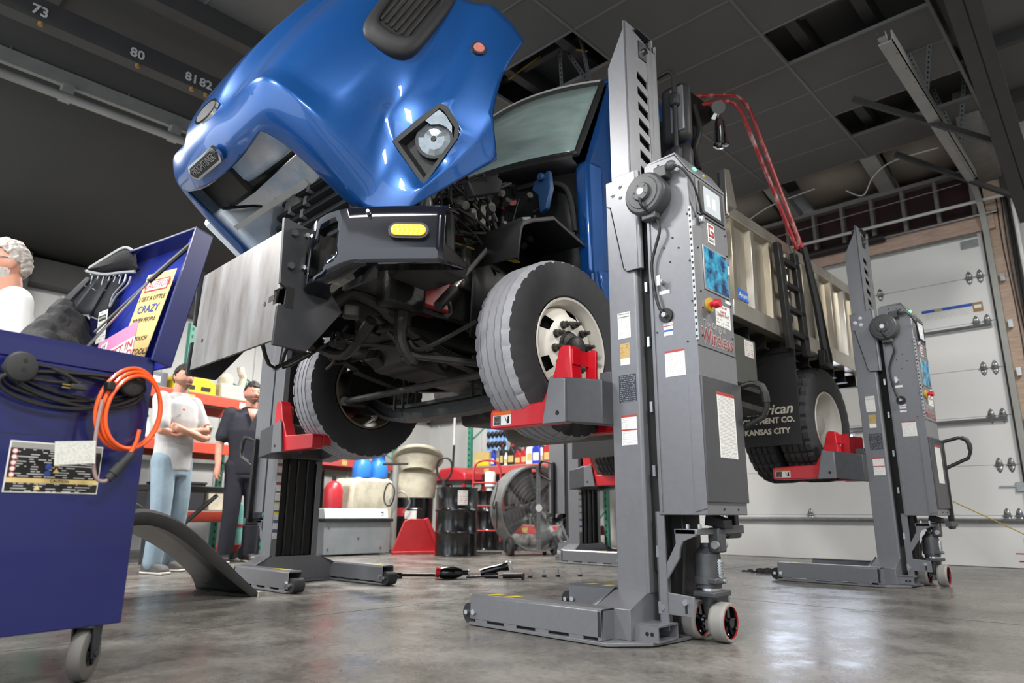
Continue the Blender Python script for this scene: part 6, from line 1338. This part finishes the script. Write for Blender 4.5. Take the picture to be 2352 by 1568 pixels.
yb = tag(empty('yellow_carton', (-9.15, 8.75, 1.356)), CL[0], 'box'); B().box((-.02, 0, 0), (.36, .25, .26)).obj('carton', 'patch', yb, bevel=.004); B().box((.0, -.003, .02), (.34, 0, .12)).obj('carton_print', 'case_yellow', yb)
wc = tag(empty('white_carton', (-7.25, 8.78, 1.356)), 'white cardboard carton at the right end of the bottle shelf', 'box'); B().box((0, 0, 0), (.52, .35, .36)).obj('carton', 'paper', wc, bevel=.004); B().box((0, -.003, .15), (.52, 0, .165)).obj('carton_stripe', 'sign_pink', wc); B().box((-.01, -.01, .36), (.53, .36, .39)).obj('carton_flap', 'shelf_board', wc)
bx = tag(empty('blister_display', (-9.15, 9.06, 1.65)), 'blue display board with rows of black parts above the bottles', 'display board'); B().box((-.02, 0, -.0), (.50, .03, .62)).obj('board', M('disp_blue', '#3a78c8', .5, var=.0, col2='#a8c4e0', scale=3), bx); B().box((-.04, .03, -.3), (.55, .05, .68)).obj('backing', 'shelf_board', bx)
for r_ in range(2):
    for k in range(5): B().ball((.05 + k * .10, -.02, .12 + r_ * .18), (.045, .03, .06), 10, 6).obj('hanging_part', 'black', bx)
SPL = ['spare part at the left end of the low shelf behind the drums', 'second spare part from the left on the low rear shelf', 'third spare part from the left on the low rear shelf', 'fourth spare part from the left on the low rear shelf', 'spare part right of the middle of the low rear shelf', 'third spare part from the right on the low rear shelf', 'second spare part from the right on the low rear shelf', 'spare part at the right end of the low rear shelf']
# things on rack C's lower shelf: small machine parts
for i in range(8):
    o = tag(empty('spare_coupling', (-9.05 + i * .3, 8.95, .366)), SPL[i], 'spare part', 'spare parts on the low shelf'); h_ = rb_.uniform(.2, .5); B().lathe([(.0, 0), (.10, 0), (.10, h_ * .3), (.07, h_ * .4), (.07, h_), (.0, h_)], axis='Z', n=14).obj('part_body', rb_.choice(['grime2', 'cast', 'plate_side']), o); B().lathe([(.075, h_ * .7), (.085, h_ * .7), (.085, h_ * .8), (.075, h_ * .8)], axis='Z', n=14).obj('part_band', 'cast', o)
# --- drums
M('drum_black', '#101113', .22, var=.2, coat=.4)
def drum(name, loc, label, s=1.0):
    d = tag(empty(name, loc), label, 'drum', 'black steel drums')
    pr = [(.0, 0), (.28, 0), (.287, .008), (.283, .02), (.28, .03), (.28, .27), (.287, .285), (.292, .295), (.287, .305), (.28, .32), (.28, .56), (.287, .575), (.292, .585), (.287, .595), (.28, .61), (.28, .86), (.288, .87), (.288, .885), (.272, .885), (.272, .872), (.0, .872)]
    B().lathe([(a * s, h * s) for a, h in pr], axis='Z', n=48).obj('drum_shell', 'drum_black', d, ang=50)
    a = R(-25); B().lathe([(.2825 * s, .65 * s), (.2835 * s, .65 * s), (.2835 * s, .84 * s), (.2825 * s, .84 * s)], axis='Z', n=6, a0=-40, a1=-12).obj('drum_label', print_mat('prt_drum', '#d6d6d2', '#9a5050', 7), d)
    for p in ((.15, .1), (-.16, -.05)): B().cyl((p[0] * s, p[1] * s, .872 * s), (p[0] * s, p[1] * s, .885 * s), .03, n=12).obj('bung', 'plate_side', d)
    return d
drum('steel_drum', (-7.16, 6.52, 0), 'black steel drum standing alone in front with a paper label')
d2 = drum('steel_drum', (-7.95, 7.95, 0), 'black drum behind, with a white pump on its lid')
B().lathe([(.0, .885), (.06, .885), (.06, .92), (.05, .94), (.09, .96), (.09, 1.16), (.07, 1.19), (.0, 1.19)], axis='Z', n=20).obj('drum_pump', 'paper', d2); B().tube(smoothpath([(.05, 0, .92), (.3, -.05, .95), (.42, -.1, .86), (.4, -.12, .6)], 5), .014, 7).obj('pump_hose', 'hose', d2)
# hand truck with red frame
ht = tag(empty('hand_truck', (-7.35, 7.28, 0), (0, 0, R(45))), 'red two wheeled hand truck between the two black drums', 'hand truck')
B().tube(smoothpath([(-.2, .0, .15), (-.2, .05, .9), (-.19, .08, 1.2), (-.1, .1, 1.3), (.1, .1, 1.3), (.19, .08, 1.2), (.2, .05, .9), (.2, .0, .15)], 4), .018, 8).obj('frame', 'led_red', ht)
for z in (.3, .65, .98): B().tube([(-.2, .03, z), (.2, .03, z)], .013, 8).obj('crossbar', 'led_red', ht)
B().tube(smoothpath([(.2, .0, .95), (.24, .2, .8), (.26, .24, .4), (.25, .15, .2)], 4), .014, 8).obj('rear_brace', 'led_red', ht); B().box((-.22, -.22, .0), (.22, .0, .012)).obj('toe_plate', 'plate_side', ht)
for s in (-1, 1): w_ = B().lathe([(.06, -.045), (.11, -.045), (.135, -.03), (.14, 0), (.135, .03), (.11, .045), (.06, .045)], (s * .29, .12, .14), 'X', 28).obj('wheel', M('tyre_grey', '#57544f', .7), ht); B().cyl((s * .29 - .03, .12, .14), (s * .29 + .03, .12, .14), .062, n=18).obj('wheel_hub', 'gun', w_)
# --- drum fan
fn = tag(empty('drum_fan', (-6.60, 7.42, 0), (0, 0, R(68))), 'large galvanised drum fan on small wheels near the rear wall', 'fan')
FR, FZ = .56, .62
B().lathe([(FR, -.22), (FR + .012, -.22), (FR + .012, .12), (FR, .12), (FR - .004, .0)], (0, 0, FZ), 'Y', 56, close=True).obj('drum_shroud', 'galv', fn)
for y in (-.22, .12): B().lathe([(FR - .006, -.012), (FR + .02, -.012), (FR + .02, .012), (FR - .006, .012)], (0, y, FZ), 'Y', 56, close=True).obj('rim_ring', 'galv', fn)
gb = B()
for k in range(1, 10): gb.lathe([(FR * k / 10, -.215), (FR * k / 10 + .003, -.215)], (0, 0, FZ), 'Y', 40)
for k in range(12): a = math.pi * k / 6; gb.tube([(.06 * math.cos(a), -.215, FZ + .06 * math.sin(a)), (FR * math.cos(a), -.215, FZ + FR * math.sin(a))], .003, 4)
g_ = gb.obj('guard_wires', 'gun', fn, solid=.003); g_['kind'] = 'stuff'
for k in range(4):
    a = R(28 + 90 * k); c, s = math.cos(a), math.sin(a); rows = []
    for q in range(6):
        r_ = .09 + q * .088; hw = .10 + .02 * q; rows.append([Vector((r_ * c - hw * u * s, -.05 + .07 * u, FZ + r_ * s + hw * u * c)) for u in (-1, -.3, .4, 1)])
    B().grid(rows).obj('fan_blade', 'plate_steel', fn, solid=.006)
B().cyl((0, -.16, FZ), (0, .10, FZ), .085, n=20).obj('motor', 'gun', fn); B().cyl((0, -.225, FZ), (0, -.22, FZ), .05, n=24).obj('centre_badge', 'white', fn); B().box((-.03, -.21, FZ - FR), (.03, -.19, FZ + FR)).obj('support_bar', 'galv', fn); B().box((-FR, .0, FZ - .02), (FR, .03, FZ + .02)).obj('support_bar', 'galv', fn)
for s in (-1, 1):
    w_ = B().lathe([(.07, -.03), (.11, -.03), (.12, -.02), (.12, .02), (.11, .03), (.07, .03)], (s * .34 - .1, -.22, .12), 'X', 26).obj('wheel', 'rubber', fn); B().cyl((s * .34 - .12, -.22, .12), (s * .34 - .08, -.22, .12), .07, n=16).obj('wheel_disc', 'gun_dark', w_)
    B().box((s * .30 - .02, -.25, .06), (s * .30 + .02, .14, .12)).obj('skid', 'gun', fn)
B().cyl((-.25, .1, 0), (-.25, .1, .1), .03, n=12).obj('foot', 'rubber', fn); B().cyl((.25, .1, 0), (.25, .1, .1), .03, n=12).obj('foot', 'rubber', fn)
B().tube(smoothpath([(-.56, -.1, .95), (-.60, -.12, .8), (-.63, -.1, .66), (-.6, -.08, .6), (-.58, -.1, .7), (-.58, -.12, .35)], 5), .008, 6).obj('power_cord', 'hose', fn)
# --- grey steel plow/box with white top
gx = tag(empty('grey_steel_box', (-8.05, 5.05, 0), (0, 0, R(90 - 4))), 'grey steel box with a slanted white lid beside the lift column', 'steel box')
M('box_grey', '#8d9396', .45, var=.12, scale=4); M('box_lid', '#c4cccc', .4, var=.05)
B().prism([(.0, .02), (.44, .02), (.5, .43), (.0, .43)], 'X', 0, 1.0).obj('box_body', 'box_grey', gx, bevel=.006); B().box((-.01, -.03, .43), (1.02, .5, .47)).obj('box_ledge', 'plate_side', gx)
B().prism([(-.02, .47), (.5, .47), (.5, .60), (.02, .60)], 'X', -.01, .95).obj('box_lid', 'box_lid', gx, bevel=.006)
for x, z in ((.06, .09), (.85, .09), (.5, .22), (.06, .36)): B().cyl((x, -.002, z), (x, -.008, z), .014, n=8).obj('box_bolt', M('rust', '#7a5a3a', .8), gx)
B().box((.83, -.025, .54), (.86, -.018, .56)).obj('lid_latch', 'rust', gx)
# --- red pallet-jack ramp
rj = tag(empty('red_skid_ramp', (-7.72, 6.28, 0), (0, 0, R(66))), 'red painted steel ramp or skid beside the black drum', 'ramp')
B().prism([(-.32, .03), (.36, .03), (.14, .46), (-.08, .47), (-.16, .44)], 'Y', 0, .05).obj('ramp_plate', 'led_red', rj, bevel=.006); B().prism([(.32, .03), (.40, .03), (.17, .48), (.12, .46)], 'Y', -.02, .07).obj('ramp_edge', 'red_rim', rj); B().box((-.32, -.06, 0), (.5, .1, .04)).obj('ramp_foot', 'led_red', rj, bevel=.006)
# pallet jack handle upright behind
pj = tag(empty('pallet_jack', (-8.1, 7.1, 0), (0, 0, R(40))), 'black pallet jack handle standing upright behind the red ramp', 'pallet jack')
B().tube([(0, 0, .1), (.0, .02, 1.05)], .03, 10).obj('handle_bar', 'plate_side', pj); B().tube(smoothpath([(0, .02, 1.0), (-.1, .02, 1.12), (-.11, .02, 1.28), (-.05, .02, 1.36), (.05, .02, 1.36), (.11, .02, 1.28), (.1, .02, 1.12), (0, .02, 1.0)], 4), .016, 8).obj('handle_loop', 'black', pj); B().box((-.12, -.08, .0), (.12, .14, .16)).obj('jack_base', 'led_red', pj, bevel=.02)
# --- poly tank with blue jugs
pt_ = tag(empty('poly_tank', (-8.85, 5.95, 0), (0, 0, R(90))), 'dirty white plastic tank holding two blue jugs on top', 'tank')
M('poly_dirty', '#c8c2ae', .5, var=.0, col2='#8c8674', scale=4, thr=(.45, .8)); B().prism([(-.05, .2), (.85, .2), (.86, .98), (.7, 1.06), (.15, 1.06), (.02, .98)], 'Y', 0, .6).obj('tank_body', 'poly_dirty', pt_, bevel=.05); B().box((-.1, 0, 0), (.9, .6, .2)).obj('tank_stand', 'plate_side', pt_)
M('jug_blue', '#2f78d0', .35)
for i, (x, lb) in enumerate(((.28, 'left of two blue plastic jugs on the white tank'), (.58, 'right of two blue plastic jugs on the white tank'))):
    o = tag(empty('blue_jug', tuple(Vector((-8.85, 5.95, 1.06)) + Matrix.Rotation(R(90), 3, 'Z') @ Vector((x, .15, 0)))), lb, 'jug', 'blue jugs on the tank'); B().lathe([(.0, 0), (.14, 0), (.145, .02), (.145, .16), (.12, .24), (.10, .27), (.10, .34), (.13, .36), (.13, .38), (.0, .38)], axis='Z', n=22).obj('jug_body', 'jug_blue', o); B().cyl((0, 0, .38), (0, 0, .41), .11, n=18).obj('jug_lid', 'plate_side', o)
hp_ = tag(empty('hand_pump', (-8.25, 6.30, 0)), 'grey hand pump with a coiled black hose in front of the white tank', 'pump'); B().cyl((0, 0, .0), (0, 0, 1.22), .045, n=14).obj('pump_tube', 'gray_rail', hp_); B().tube([(-.18, -.1, 1.24), (.15, .1, 1.24)], .016, 8).obj('pump_handle', 'black', hp_); B().tube(smoothpath([(.12 * math.cos(t) * (1 + .1 * math.sin(t * 2)), -.1, .80 + .16 * math.sin(t)) for t in [i * .5 for i in range(26)]], 2), .011, 6).obj('pump_hose', 'hose', hp_); B().cyl((0, 0, 0), (0, 0, .04), .12, n=18).obj('pump_base', 'plate_side', hp_)
# red extinguisher at the tank's left
fe = tag(empty('fire_extinguisher', (-8.85, 5.66, 0)), 'red cylinder tank left of the white plastic tank', 'cylinder'); B().lathe([(.0, .25), (.13, .25), (.14, .28), (.14, .85), (.1, .95), (.04, .99), (.0, .99)], axis='Z', n=22).obj('cylinder', 'btl_red', fe); B().cyl((0, 0, .0), (0, 0, .25), .10, n=14).obj('stand', 'plate_side', fe); B().cyl((0, 0, .99), (0, 0, 1.06), .03, n=10).obj('valve', 'black', fe)
# tilted round tub and bin
tu = tag(empty('round_tub', (-8.95, 7.22, 0)), 'stained cream round tub with a tilted lid on top', 'tub'); B().lathe([(.0, .78), (.33, .78), (.37, 1.16), (.39, 1.17), (.35, 1.17), (.32, .82), (.0, .82)], axis='Z', n=30).obj('tub_body', 'poly_dirty', tu); B().lathe([(.0, 0), (.40, 0), (.42, .03), (.40, .05), (.0, .05)], axis='Z', n=30).obj('tub_lid', 'cream', tu, loc=(.0, .05, 1.38), rot=(R(-18), R(-22), 0)); B().lathe([(.26, 0), (.34, .18), (.36, .2)], axis='Z', n=30).obj('lid_bowl', 'poly_dirty', tu, loc=(.05, .0, 1.18), rot=(R(-10), R(-12), 0)); B().lathe([(.0, .0), (.30, 0), (.31, .78), (.0, .78)], axis='Z', n=24).obj('tub_stand', 'drum_black', tu)
wbk = tag(empty('utility_bench', (-8.95, 8.12, 0), (0, 0, 0)), 'steel table with a red folded cover behind the black drum', 'table'); B().box((-.48, -.25, 1.02), (.48, .25, 1.06)).obj('table_top', 'plate_side', wbk); B().prism([(-.35, 1.06), (.45, 1.06), (.42, 1.2), (.1, 1.3), (-.2, 1.28), (-.3, 1.16)], 'Y', -.2, .22).obj('red_cover', 'btl_red', wbk, bevel=.03)
for x in (-.45, .45):
    for y in (-.22, .22): B().box((x - .025, y - .025, 0), (x + .025, y + .025, 1.02)).obj('table_leg', 'led_red', wbk)
# broom and shovel handles leaning on the wall
lh = tag(B().tube([(-9.42, 8.4, .02), (-9.5, 8.55, 1.75)], .02, 8).obj('broom_handle', 'black', None), 'black broom handle leaning behind the steel table', 'handle')
wp2 = tag(B().tube([(-9.75, 8.75, 0), (-9.75, 8.78, 2.6)], .02, 8).obj('white_pole', 'pipe_white', None), 'thin white pole standing in the wall corner', 'pole')
tr = tag(empty('tilt_cart', (-8.42, 6.68, 0), (0, 0, R(35))), 'small dark battery charger cart with a white label beside the drum', 'charger')
B().box((-.2, -.14, .12), (.2, .14, .62)).obj('charger_case', 'drum_black', tr, bevel=.02); B().box((.0, -.145, .46), (.18, -.14, .58)).obj('charger_label', 'paper', tr); B().box((-.2, -.147, .5), (.0, -.14, .62)).obj('charger_stripe', 'btl_red', tr)
for s in (-1, 1): B().lathe([(.0, -.02), (.07, -.02), (.08, 0), (.07, .02), (.0, .02)], (s * .17, -.1, .08), 'X', 16).obj('charger_wheel', 'rubber', tr)
B().tube(smoothpath([(-.1, -.22, .6), (-.2, -.26, .72), (-.02, -.28, .85), (.1, -.25, .7), (.0, -.22, .55)], 5), .012, 6).obj('charger_lead', 'gray_rail', tr)
# pictogram strips on the open posts of the two far columns
# ================================================================ people
M('skin', '#c98f76', .55, var=.08, scale=12); M('skin2', '#d0937c', .55, var=.1, scale=12)
M('shirt_grey', '#b9b8b6', .85, var=.06, scale=10, bump=.25, bscale=12); M('jeans', '#8698a4', .85, var=.14, scale=7, bump=.25, bscale=14)
M('overall', '#24242e', .8, var=.2, scale=8, bump=.3, bscale=14); M('shirt_white', '#e4e4e2', .8, var=.04, bump=.2, bscale=12)
M('hair_dark', '#221a16', .7, var=.3, scale=60, bump=.6, bscale=90); M('hair_grey', '#b0a8a0', .7, var=.25, scale=60, bump=.6, bscale=90); M('stubble', '#8c6a58', .7, var=.15, scale=50)
M('beard_grey', '#c4bcb4', .8, var=.2, scale=60, bump=.6, bscale=90); M('shoe_grey', '#4c4a48', .8, var=.15); M('sole', '#c9c4b8', .7); M('eye_white', '#e8e4de', .3); M('iris', '#2a2420', .3); M('lip', '#a8645a', .5)
def cap(b, pts, rad, n=12):
    """tapered limb with ball ends, dense rings"""
    P = smoothpath(pts, 4); k = len(pts) - 1
    rr = []
    for i in range(len(P)):
        t = i / (len(P) - 1) * k; j = min(int(t), k - 1); rr.append(rad[j] + (rad[j + 1] - rad[j]) * (t - j))
    b.tube(P, rr, n); b.ball(P[0], rr[0], n, 8); b.ball(P[-1], rr[-1], n, 8)
def rings(b, rs, n=20):
    """torso: list of (cx, cy, z, rx, ry)"""
    vs = [Vector((cx + rx * math.copysign(abs(math.cos(t)) ** .8, math.cos(t)), cy + ry * math.sin(t), z)) for cx, cy, z, rx, ry in rs for t in [2 * math.pi * i / n for i in range(n)]]
    fs = [(r_ * n + i, r_ * n + (i + 1) % n, (r_ + 1) * n + (i + 1) % n, (r_ + 1) * n + i) for r_ in range(len(rs) - 1) for i in range(n)] + [tuple(range(n))[::-1], tuple(range((len(rs) - 1) * n, len(rs) * n))]
    b.add(vs, fs)
def fuse(o, vox=.009, sm=6):
    md = o.modifiers.new('fuse', 'REMESH'); md.mode = 'VOXEL'; md.voxel_size = vox; md.use_smooth_shade = True
    md = o.modifiers.new('soft', 'SMOOTH'); md.factor = .5; md.iterations = sm
    return o
def head_pt(th, ph, g=0.0):
    """th around (0 = +y front), ph from top 0..pi; head about .235 tall, .155 wide, .195 deep"""
    s = math.sin(ph); x = .076 * s * math.sin(th); y = .096 * s * math.cos(th); z = .118 * math.cos(ph)
    f = max(0, math.cos(th)) ** 2
    if z < -.02: k = (-.02 - z) / .1; x *= 1 - .28 * k; y = y * (1 - .18 * k) if y > 0 else y * (1 - .55 * k)
    fr = max(0, math.cos(th))
    nose = math.exp(-(x / .014) ** 2) * (math.exp(-((z + .022) / .018) ** 2) * .022 + math.exp(-((z - .005) / .022) ** 2) * .010) if fr > .5 else 0
    brow = math.exp(-((z - .028) / .010) ** 2) * .006 * (1 if fr > .55 else 0)
    sock = sum(math.exp(-((x - sx) / .016) ** 2 - ((z - .008) / .012) ** 2) for sx in (-.031, .031)) * .010 * (1 if fr > .4 else 0)
    lips = math.exp(-(x / .022) ** 2) * math.exp(-((z + .062) / .009) ** 2) * .006 * (1 if fr > .5 else 0)
    chin = math.exp(-(x / .022) ** 2) * math.exp(-((z + .10) / .014) ** 2) * .010 * (1 if fr > .3 else 0)
    y += nose + brow - sock + lips + chin
    v = Vector((x, y, z))
    if g: v = v + v.normalized() * g
    return v
def head_mesh(b, M4, n=44, m=40):
    vs = [M4 @ head_pt(0, 0)]
    for j in range(1, m):
        for i in range(n): vs.append(M4 @ head_pt(2 * math.pi * i / n - math.pi, math.pi * j / m))
    vs.append(M4 @ head_pt(0, math.pi)); fs = [(0, 1 + i, 1 + (i + 1) % n) for i in range(n)]
    for j in range(m - 2): fs += [(1 + j * n + i, 1 + (j + 1) * n + i, 1 + (j + 1) * n + (i + 1) % n, 1 + j * n + (i + 1) % n) for i in range(n)]
    k = len(vs) - 1; fs += [(k, 1 + (m - 2) * n + (i + 1) % n, 1 + (m - 2) * n + i) for i in range(n)]
    b.add(vs, fs)
def shell(b, M4, test, g, n=48, m=44):
    idx = {}; vs = []; fs = []
    def vid(i, j):
        i %= n
        if (i, j) not in idx: idx[(i, j)] = len(vs); vs.append(M4 @ head_pt(2 * math.pi * i / n - math.pi, math.pi * (j + .001) / m, g))
        return idx[(i, j)]
    for j in range(m):
        for i in range(n):
            p = head_pt(2 * math.pi * (i + .5) / n - math.pi, math.pi * (j + .5) / m)
            if test(p): fs.append((vid(i, j), vid(i, j + 1), vid(i + 1, j + 1), vid(i + 1, j)))
    b.add(vs, fs)
def hand(b, wrist, d, nrm, s=1.0, curl=.5):
    """palm + four fingers + thumb; d pointing direction, nrm palm normal (curl side)"""
    d = Vector(d).normalized(); nrm = (Vector(nrm) - d * Vector(nrm).dot(d)).normalized(); w_ = d.cross(nrm); wr = Vector(wrist)
    cap(b, [wr, wr + d * .05, wr + d * .085], [.026, .032, .03], 10)
    for k, (o_, L) in enumerate(((-.027, .068), (-.009, .078), (.009, .074), (.026, .058))):
        p0 = wr + d * .085 + w_ * o_; p1 = p0 + (d + nrm * curl * .5) * L * .45; p2 = p1 + (d * .7 + nrm * curl) * L * .3; p3 = p2 + (d * .3 + nrm * curl * 1.3) * L * .28
        cap(b, [p0 - d * .01, p1, p2, p3], [.0105, .0098, .009, .008], 8)
    p0 = wr + d * .03 - w_ * .03 * s; cap(b, [p0, p0 + d * .035 - w_ * .025 * s + nrm * .01, p0 + d * .065 - w_ * .025 * s + nrm * .025], [.013, .0115, .010], 8)
def person(name, loc, rz, H, pose, top, top_mat, legs_mat, hair_mat, beard, label, headrot=(0, 0, 0), skin='skin', shoes='shoe_grey', extra=None):
    k = H / 1.80
    root = tag(empty(name, loc, (0, 0, rz)), label, 'person'); root.scale = (k, k, k)
    J = dict(hipL=(.09, 0, .93), hipR=(-.09, 0, .93), kneeL=(.10, .03, .50), kneeR=(-.10, .03, .50), ankL=(.11, -.02, .09), ankR=(-.11, -.02, .09),
             shL=(.185, -.01, 1.45), shR=(-.185, -.01, 1.45), elL=(.25, -.03, 1.16), elR=(-.25, -.03, 1.16), wrL=(.26, .08, .92), wrR=(-.26, .08, .92))
    J.update({a: v for a, v in pose.items() if a in J}); J = {a: Vector(v) for a, v in J.items()}
    HM = Matrix.Translation((0, .025, 1.675)) @ Euler([R(a) for a in headrot]).to_matrix().to_4x4()
    b = B(); head_mesh(b, HM)
    cap(b, [(0, -.02, 1.46), (0, -.005, 1.53), (0, .01, 1.62)], [.07, .06, .058])
    for sx in (-1, 1): b.ball(HM @ Vector((sx * .078, -.012, -.005)), (.012, .022, .034), 10, 8)
    rings(b, [(0, 0, .86, .15, .10), (0, 0, 1.0, .155, .105), (0, 0, 1.12, .15, .10), (0, 0, 1.3, .175, .11), (0, -.005, 1.43, .17, .095), (0, -.01, 1.5, .09, .07)])
    for s in 'LR':
        cap(b, [J['sh' + s], J['el' + s], J['wr' + s]], [.052, .041, .027])
        cap(b, [J['hip' + s], J['knee' + s], J['ank' + s]], [.085, .058, .042])
        d = J['wr' + s] - J['el' + s]; hd = pose.get('hd' + s, d); hn = pose.get('hn' + s, (0, 1, 0)); hand(b, J['wr' + s], hd, hn, 1 if s == 'L' else -1, pose.get('curl', .5))
    body = fuse(b.obj('body', skin, root, smooth=False), .0065, 3)
    # hair, beard, eyes, mouth
    hr = B(); shell(hr, HM, lambda p: (p.z > .055 and p.y < .088) or (p.z > .0 and p.y < -.005 + .9 * max(0, p.z - .02)) or (p.z > -.05 and p.y < -.05), .009); ho = hr.obj('hair', hair_mat, body, solid=.008, ang=80); md = ho.modifiers.new('sub', 'SUBSURF'); md.levels = md.render_levels = 1; tx_ = bpy.data.textures.new('strands', 'CLOUDS'); tx_.noise_scale = .022; md = ho.modifiers.new('strands', 'DISPLACE'); md.texture = tx_; md.strength = .022; md.mid_level = .35
    if beard:
        bd = B(); shell(bd, HM, lambda p: p.y > -.005 and p.z < -.03 and not (abs(p.x) < .024 and -.07 < p.z < -.052) and not (abs(p.x) < .03 and p.z > -.043), .003); bd.obj('beard', beard, body, ang=80)
    for sx in (-1, 1):
        e = HM @ Vector((sx * .031, .074, .008)); B().ball(e, .0125, 12, 8).obj('eye', 'eye_white', body); B().ball(HM @ Vector((sx * .031, .0835, .008)), .0055, 10, 6).obj('iris', 'iris', body)
        B().tube([HM @ Vector((sx * q, .094 - abs(q) * .35, .028 + (.004 if .02 < q < .045 else 0))) for q in (.014, .03, .046)], .004, 6).obj('eyebrow', hair_mat, body)
    B().tube([HM @ Vector((q, .098 - abs(q) * .3, -.062)) for q in (-.024, -.012, 0, .012, .024)], .0042, 6).obj('mouth', 'lip', body)
    # shirt
    sb = B(); rings(sb, [(0, 0, .84, .172, .128), (0, 0, .93, .176, .13), (0, 0, 1.08, .172, .125), (0, .0, 1.28, .20, .135), (0, -.005, 1.42, .185, .115), (0, -.01, 1.49, .105, .085), (0, -.005, 1.53, .078, .07)])
    for s in 'LR':
        a, e_ = J['sh' + s], J['el' + s]; cap(sb, [a, a.lerp(e_, .5), a.lerp(e_, .80)], [.078, .072, .072])
    sh = fuse(sb.obj(top, top_mat, root, smooth=False), .011, 8)
    # trousers
    tb = B(); rings(tb, [(0, 0, .80, .16, .125), (0, 0, .90, .165, .12), (0, 0, 1.0, .16, .115)])
    for s in 'LR': cap(tb, [J['hip' + s], J['knee' + s], J['ank' + s] + Vector((0, 0, .0))], [.108, .083, .075])
    fuse(tb.obj('trousers', legs_mat, root, smooth=False), .011, 8)
    for s in 'LR':
        a = J['ank' + s]; o = B()
        o.prism([(-.085, -.0), (.17, -.0), (.185, .03), (.15, .065), (.05, .085), (.02, .125), (-.075, .125), (-.09, .06)], 'X', -.045, .045); so = o.obj('shoe', shoes, root, bevel=.025, loc=(a.x, a.y, a.z - .088)); so.rotation_euler = (0, 0, R(8 if s == 'R' else -8))
        B().box((-.047, -.09, 0), (.047, .188, .02)).obj('sole', 'sole', so, bevel=.008)
    return root, body, sh, HM
p1, bd1, sh1, _ = person('person', (-7.03, 2.68, 0), R(-66), 1.98,
    dict(elL=(.255, .10, 1.17), wrL=(-.09, .175, 1.20), elR=(-.255, .11, 1.16), wrR=(.10, .225, 1.17), hdL=(-1, -.05, .15), hnL=(0, 1, -.2), hdR=(1, -.35, .30), hnR=(0, -1, 0), curl=.2, ankL=(.14, .06, .09), ankR=(-.12, -.06, .09), kneeL=(.12, .06, .5)),
    'shirt', 'shirt_grey', 'jeans', 'hair_dark', 'stubble', 'man in a light grey T-shirt and pale jeans standing with arms crossed', headrot=(-4, 0, -14))
B().box((.06, .134, 1.36), (.085, .14, 1.375)).obj('shirt_logo', 'warn_orange', sh1)
p2, bd2, sh2, _ = person('person', (-7.85, 3.82, 0), R(-106), 2.06,
    dict(wrR=(-.30, .05, .92), elR=(-.27, -.02, 1.17), wrL=(.27, .06, .92), elL=(.26, -.02, 1.16), hdR=(-.05, .15, -1), hdL=(.05, .15, -1), hnR=(.9, .3, 0), hnL=(-.9, .3, 0), curl=.45),
    'coverall_top', 'overall', 'overall', 'hair_dark', 'stubble', 'man in dark short-sleeved overalls standing beside the far lift column', headrot=(-3, 0, 8), skin='skin2', shoes='black')
B().box((-.14, .128, 1.36), (-.06, .142, 1.395)).obj('name_patch', 'paper', sh2); B().add([(-.05, .11, 1.50), (.05, .11, 1.50), (.0, .145, 1.36)], [(0, 1, 2)]).obj('open_collar', 'skin2', sh2, solid=.006)
p0, bd0, sh0, HM0 = person('person', (-4.03, .66, 0), R(178), 1.86, dict(elR=(-.25, -.03, 1.16)), 'shirt', 'shirt_white', 'jeans', 'hair_grey', 'beard_grey',
    'grey-haired man in a white T-shirt at the left edge behind the cart', headrot=(-4, 0, 0))
text('shirt_lettering', 'KC', .07, 'ink_red', sh0, (-.07, .142, 1.36), (R(90), 0, math.pi), ext=.002, bold=.002)
for sx in (-1, 1): B().tube([HM0 @ Vector((sx * .012, .108, .012)), HM0 @ Vector((sx * .05, .098, .02)), HM0 @ Vector((sx * .078, .04, .015)), HM0 @ Vector((sx * .082, -.01, .01))], .0025, 6).obj('glasses_temple', 'gun', bd0); B().ball(HM0 @ Vector((sx * .033, .103, .008)), (.026, .003, .017), 14, 8).obj('glasses_lens', M('specs', '#b8c4c8', .1, alpha=.35), bd0)
B().tube([HM0 @ Vector((-.012, .112, .014)), HM0 @ Vector((.012, .112, .014))], .0025, 6).obj('glasses_bridge', 'gun', bd0)
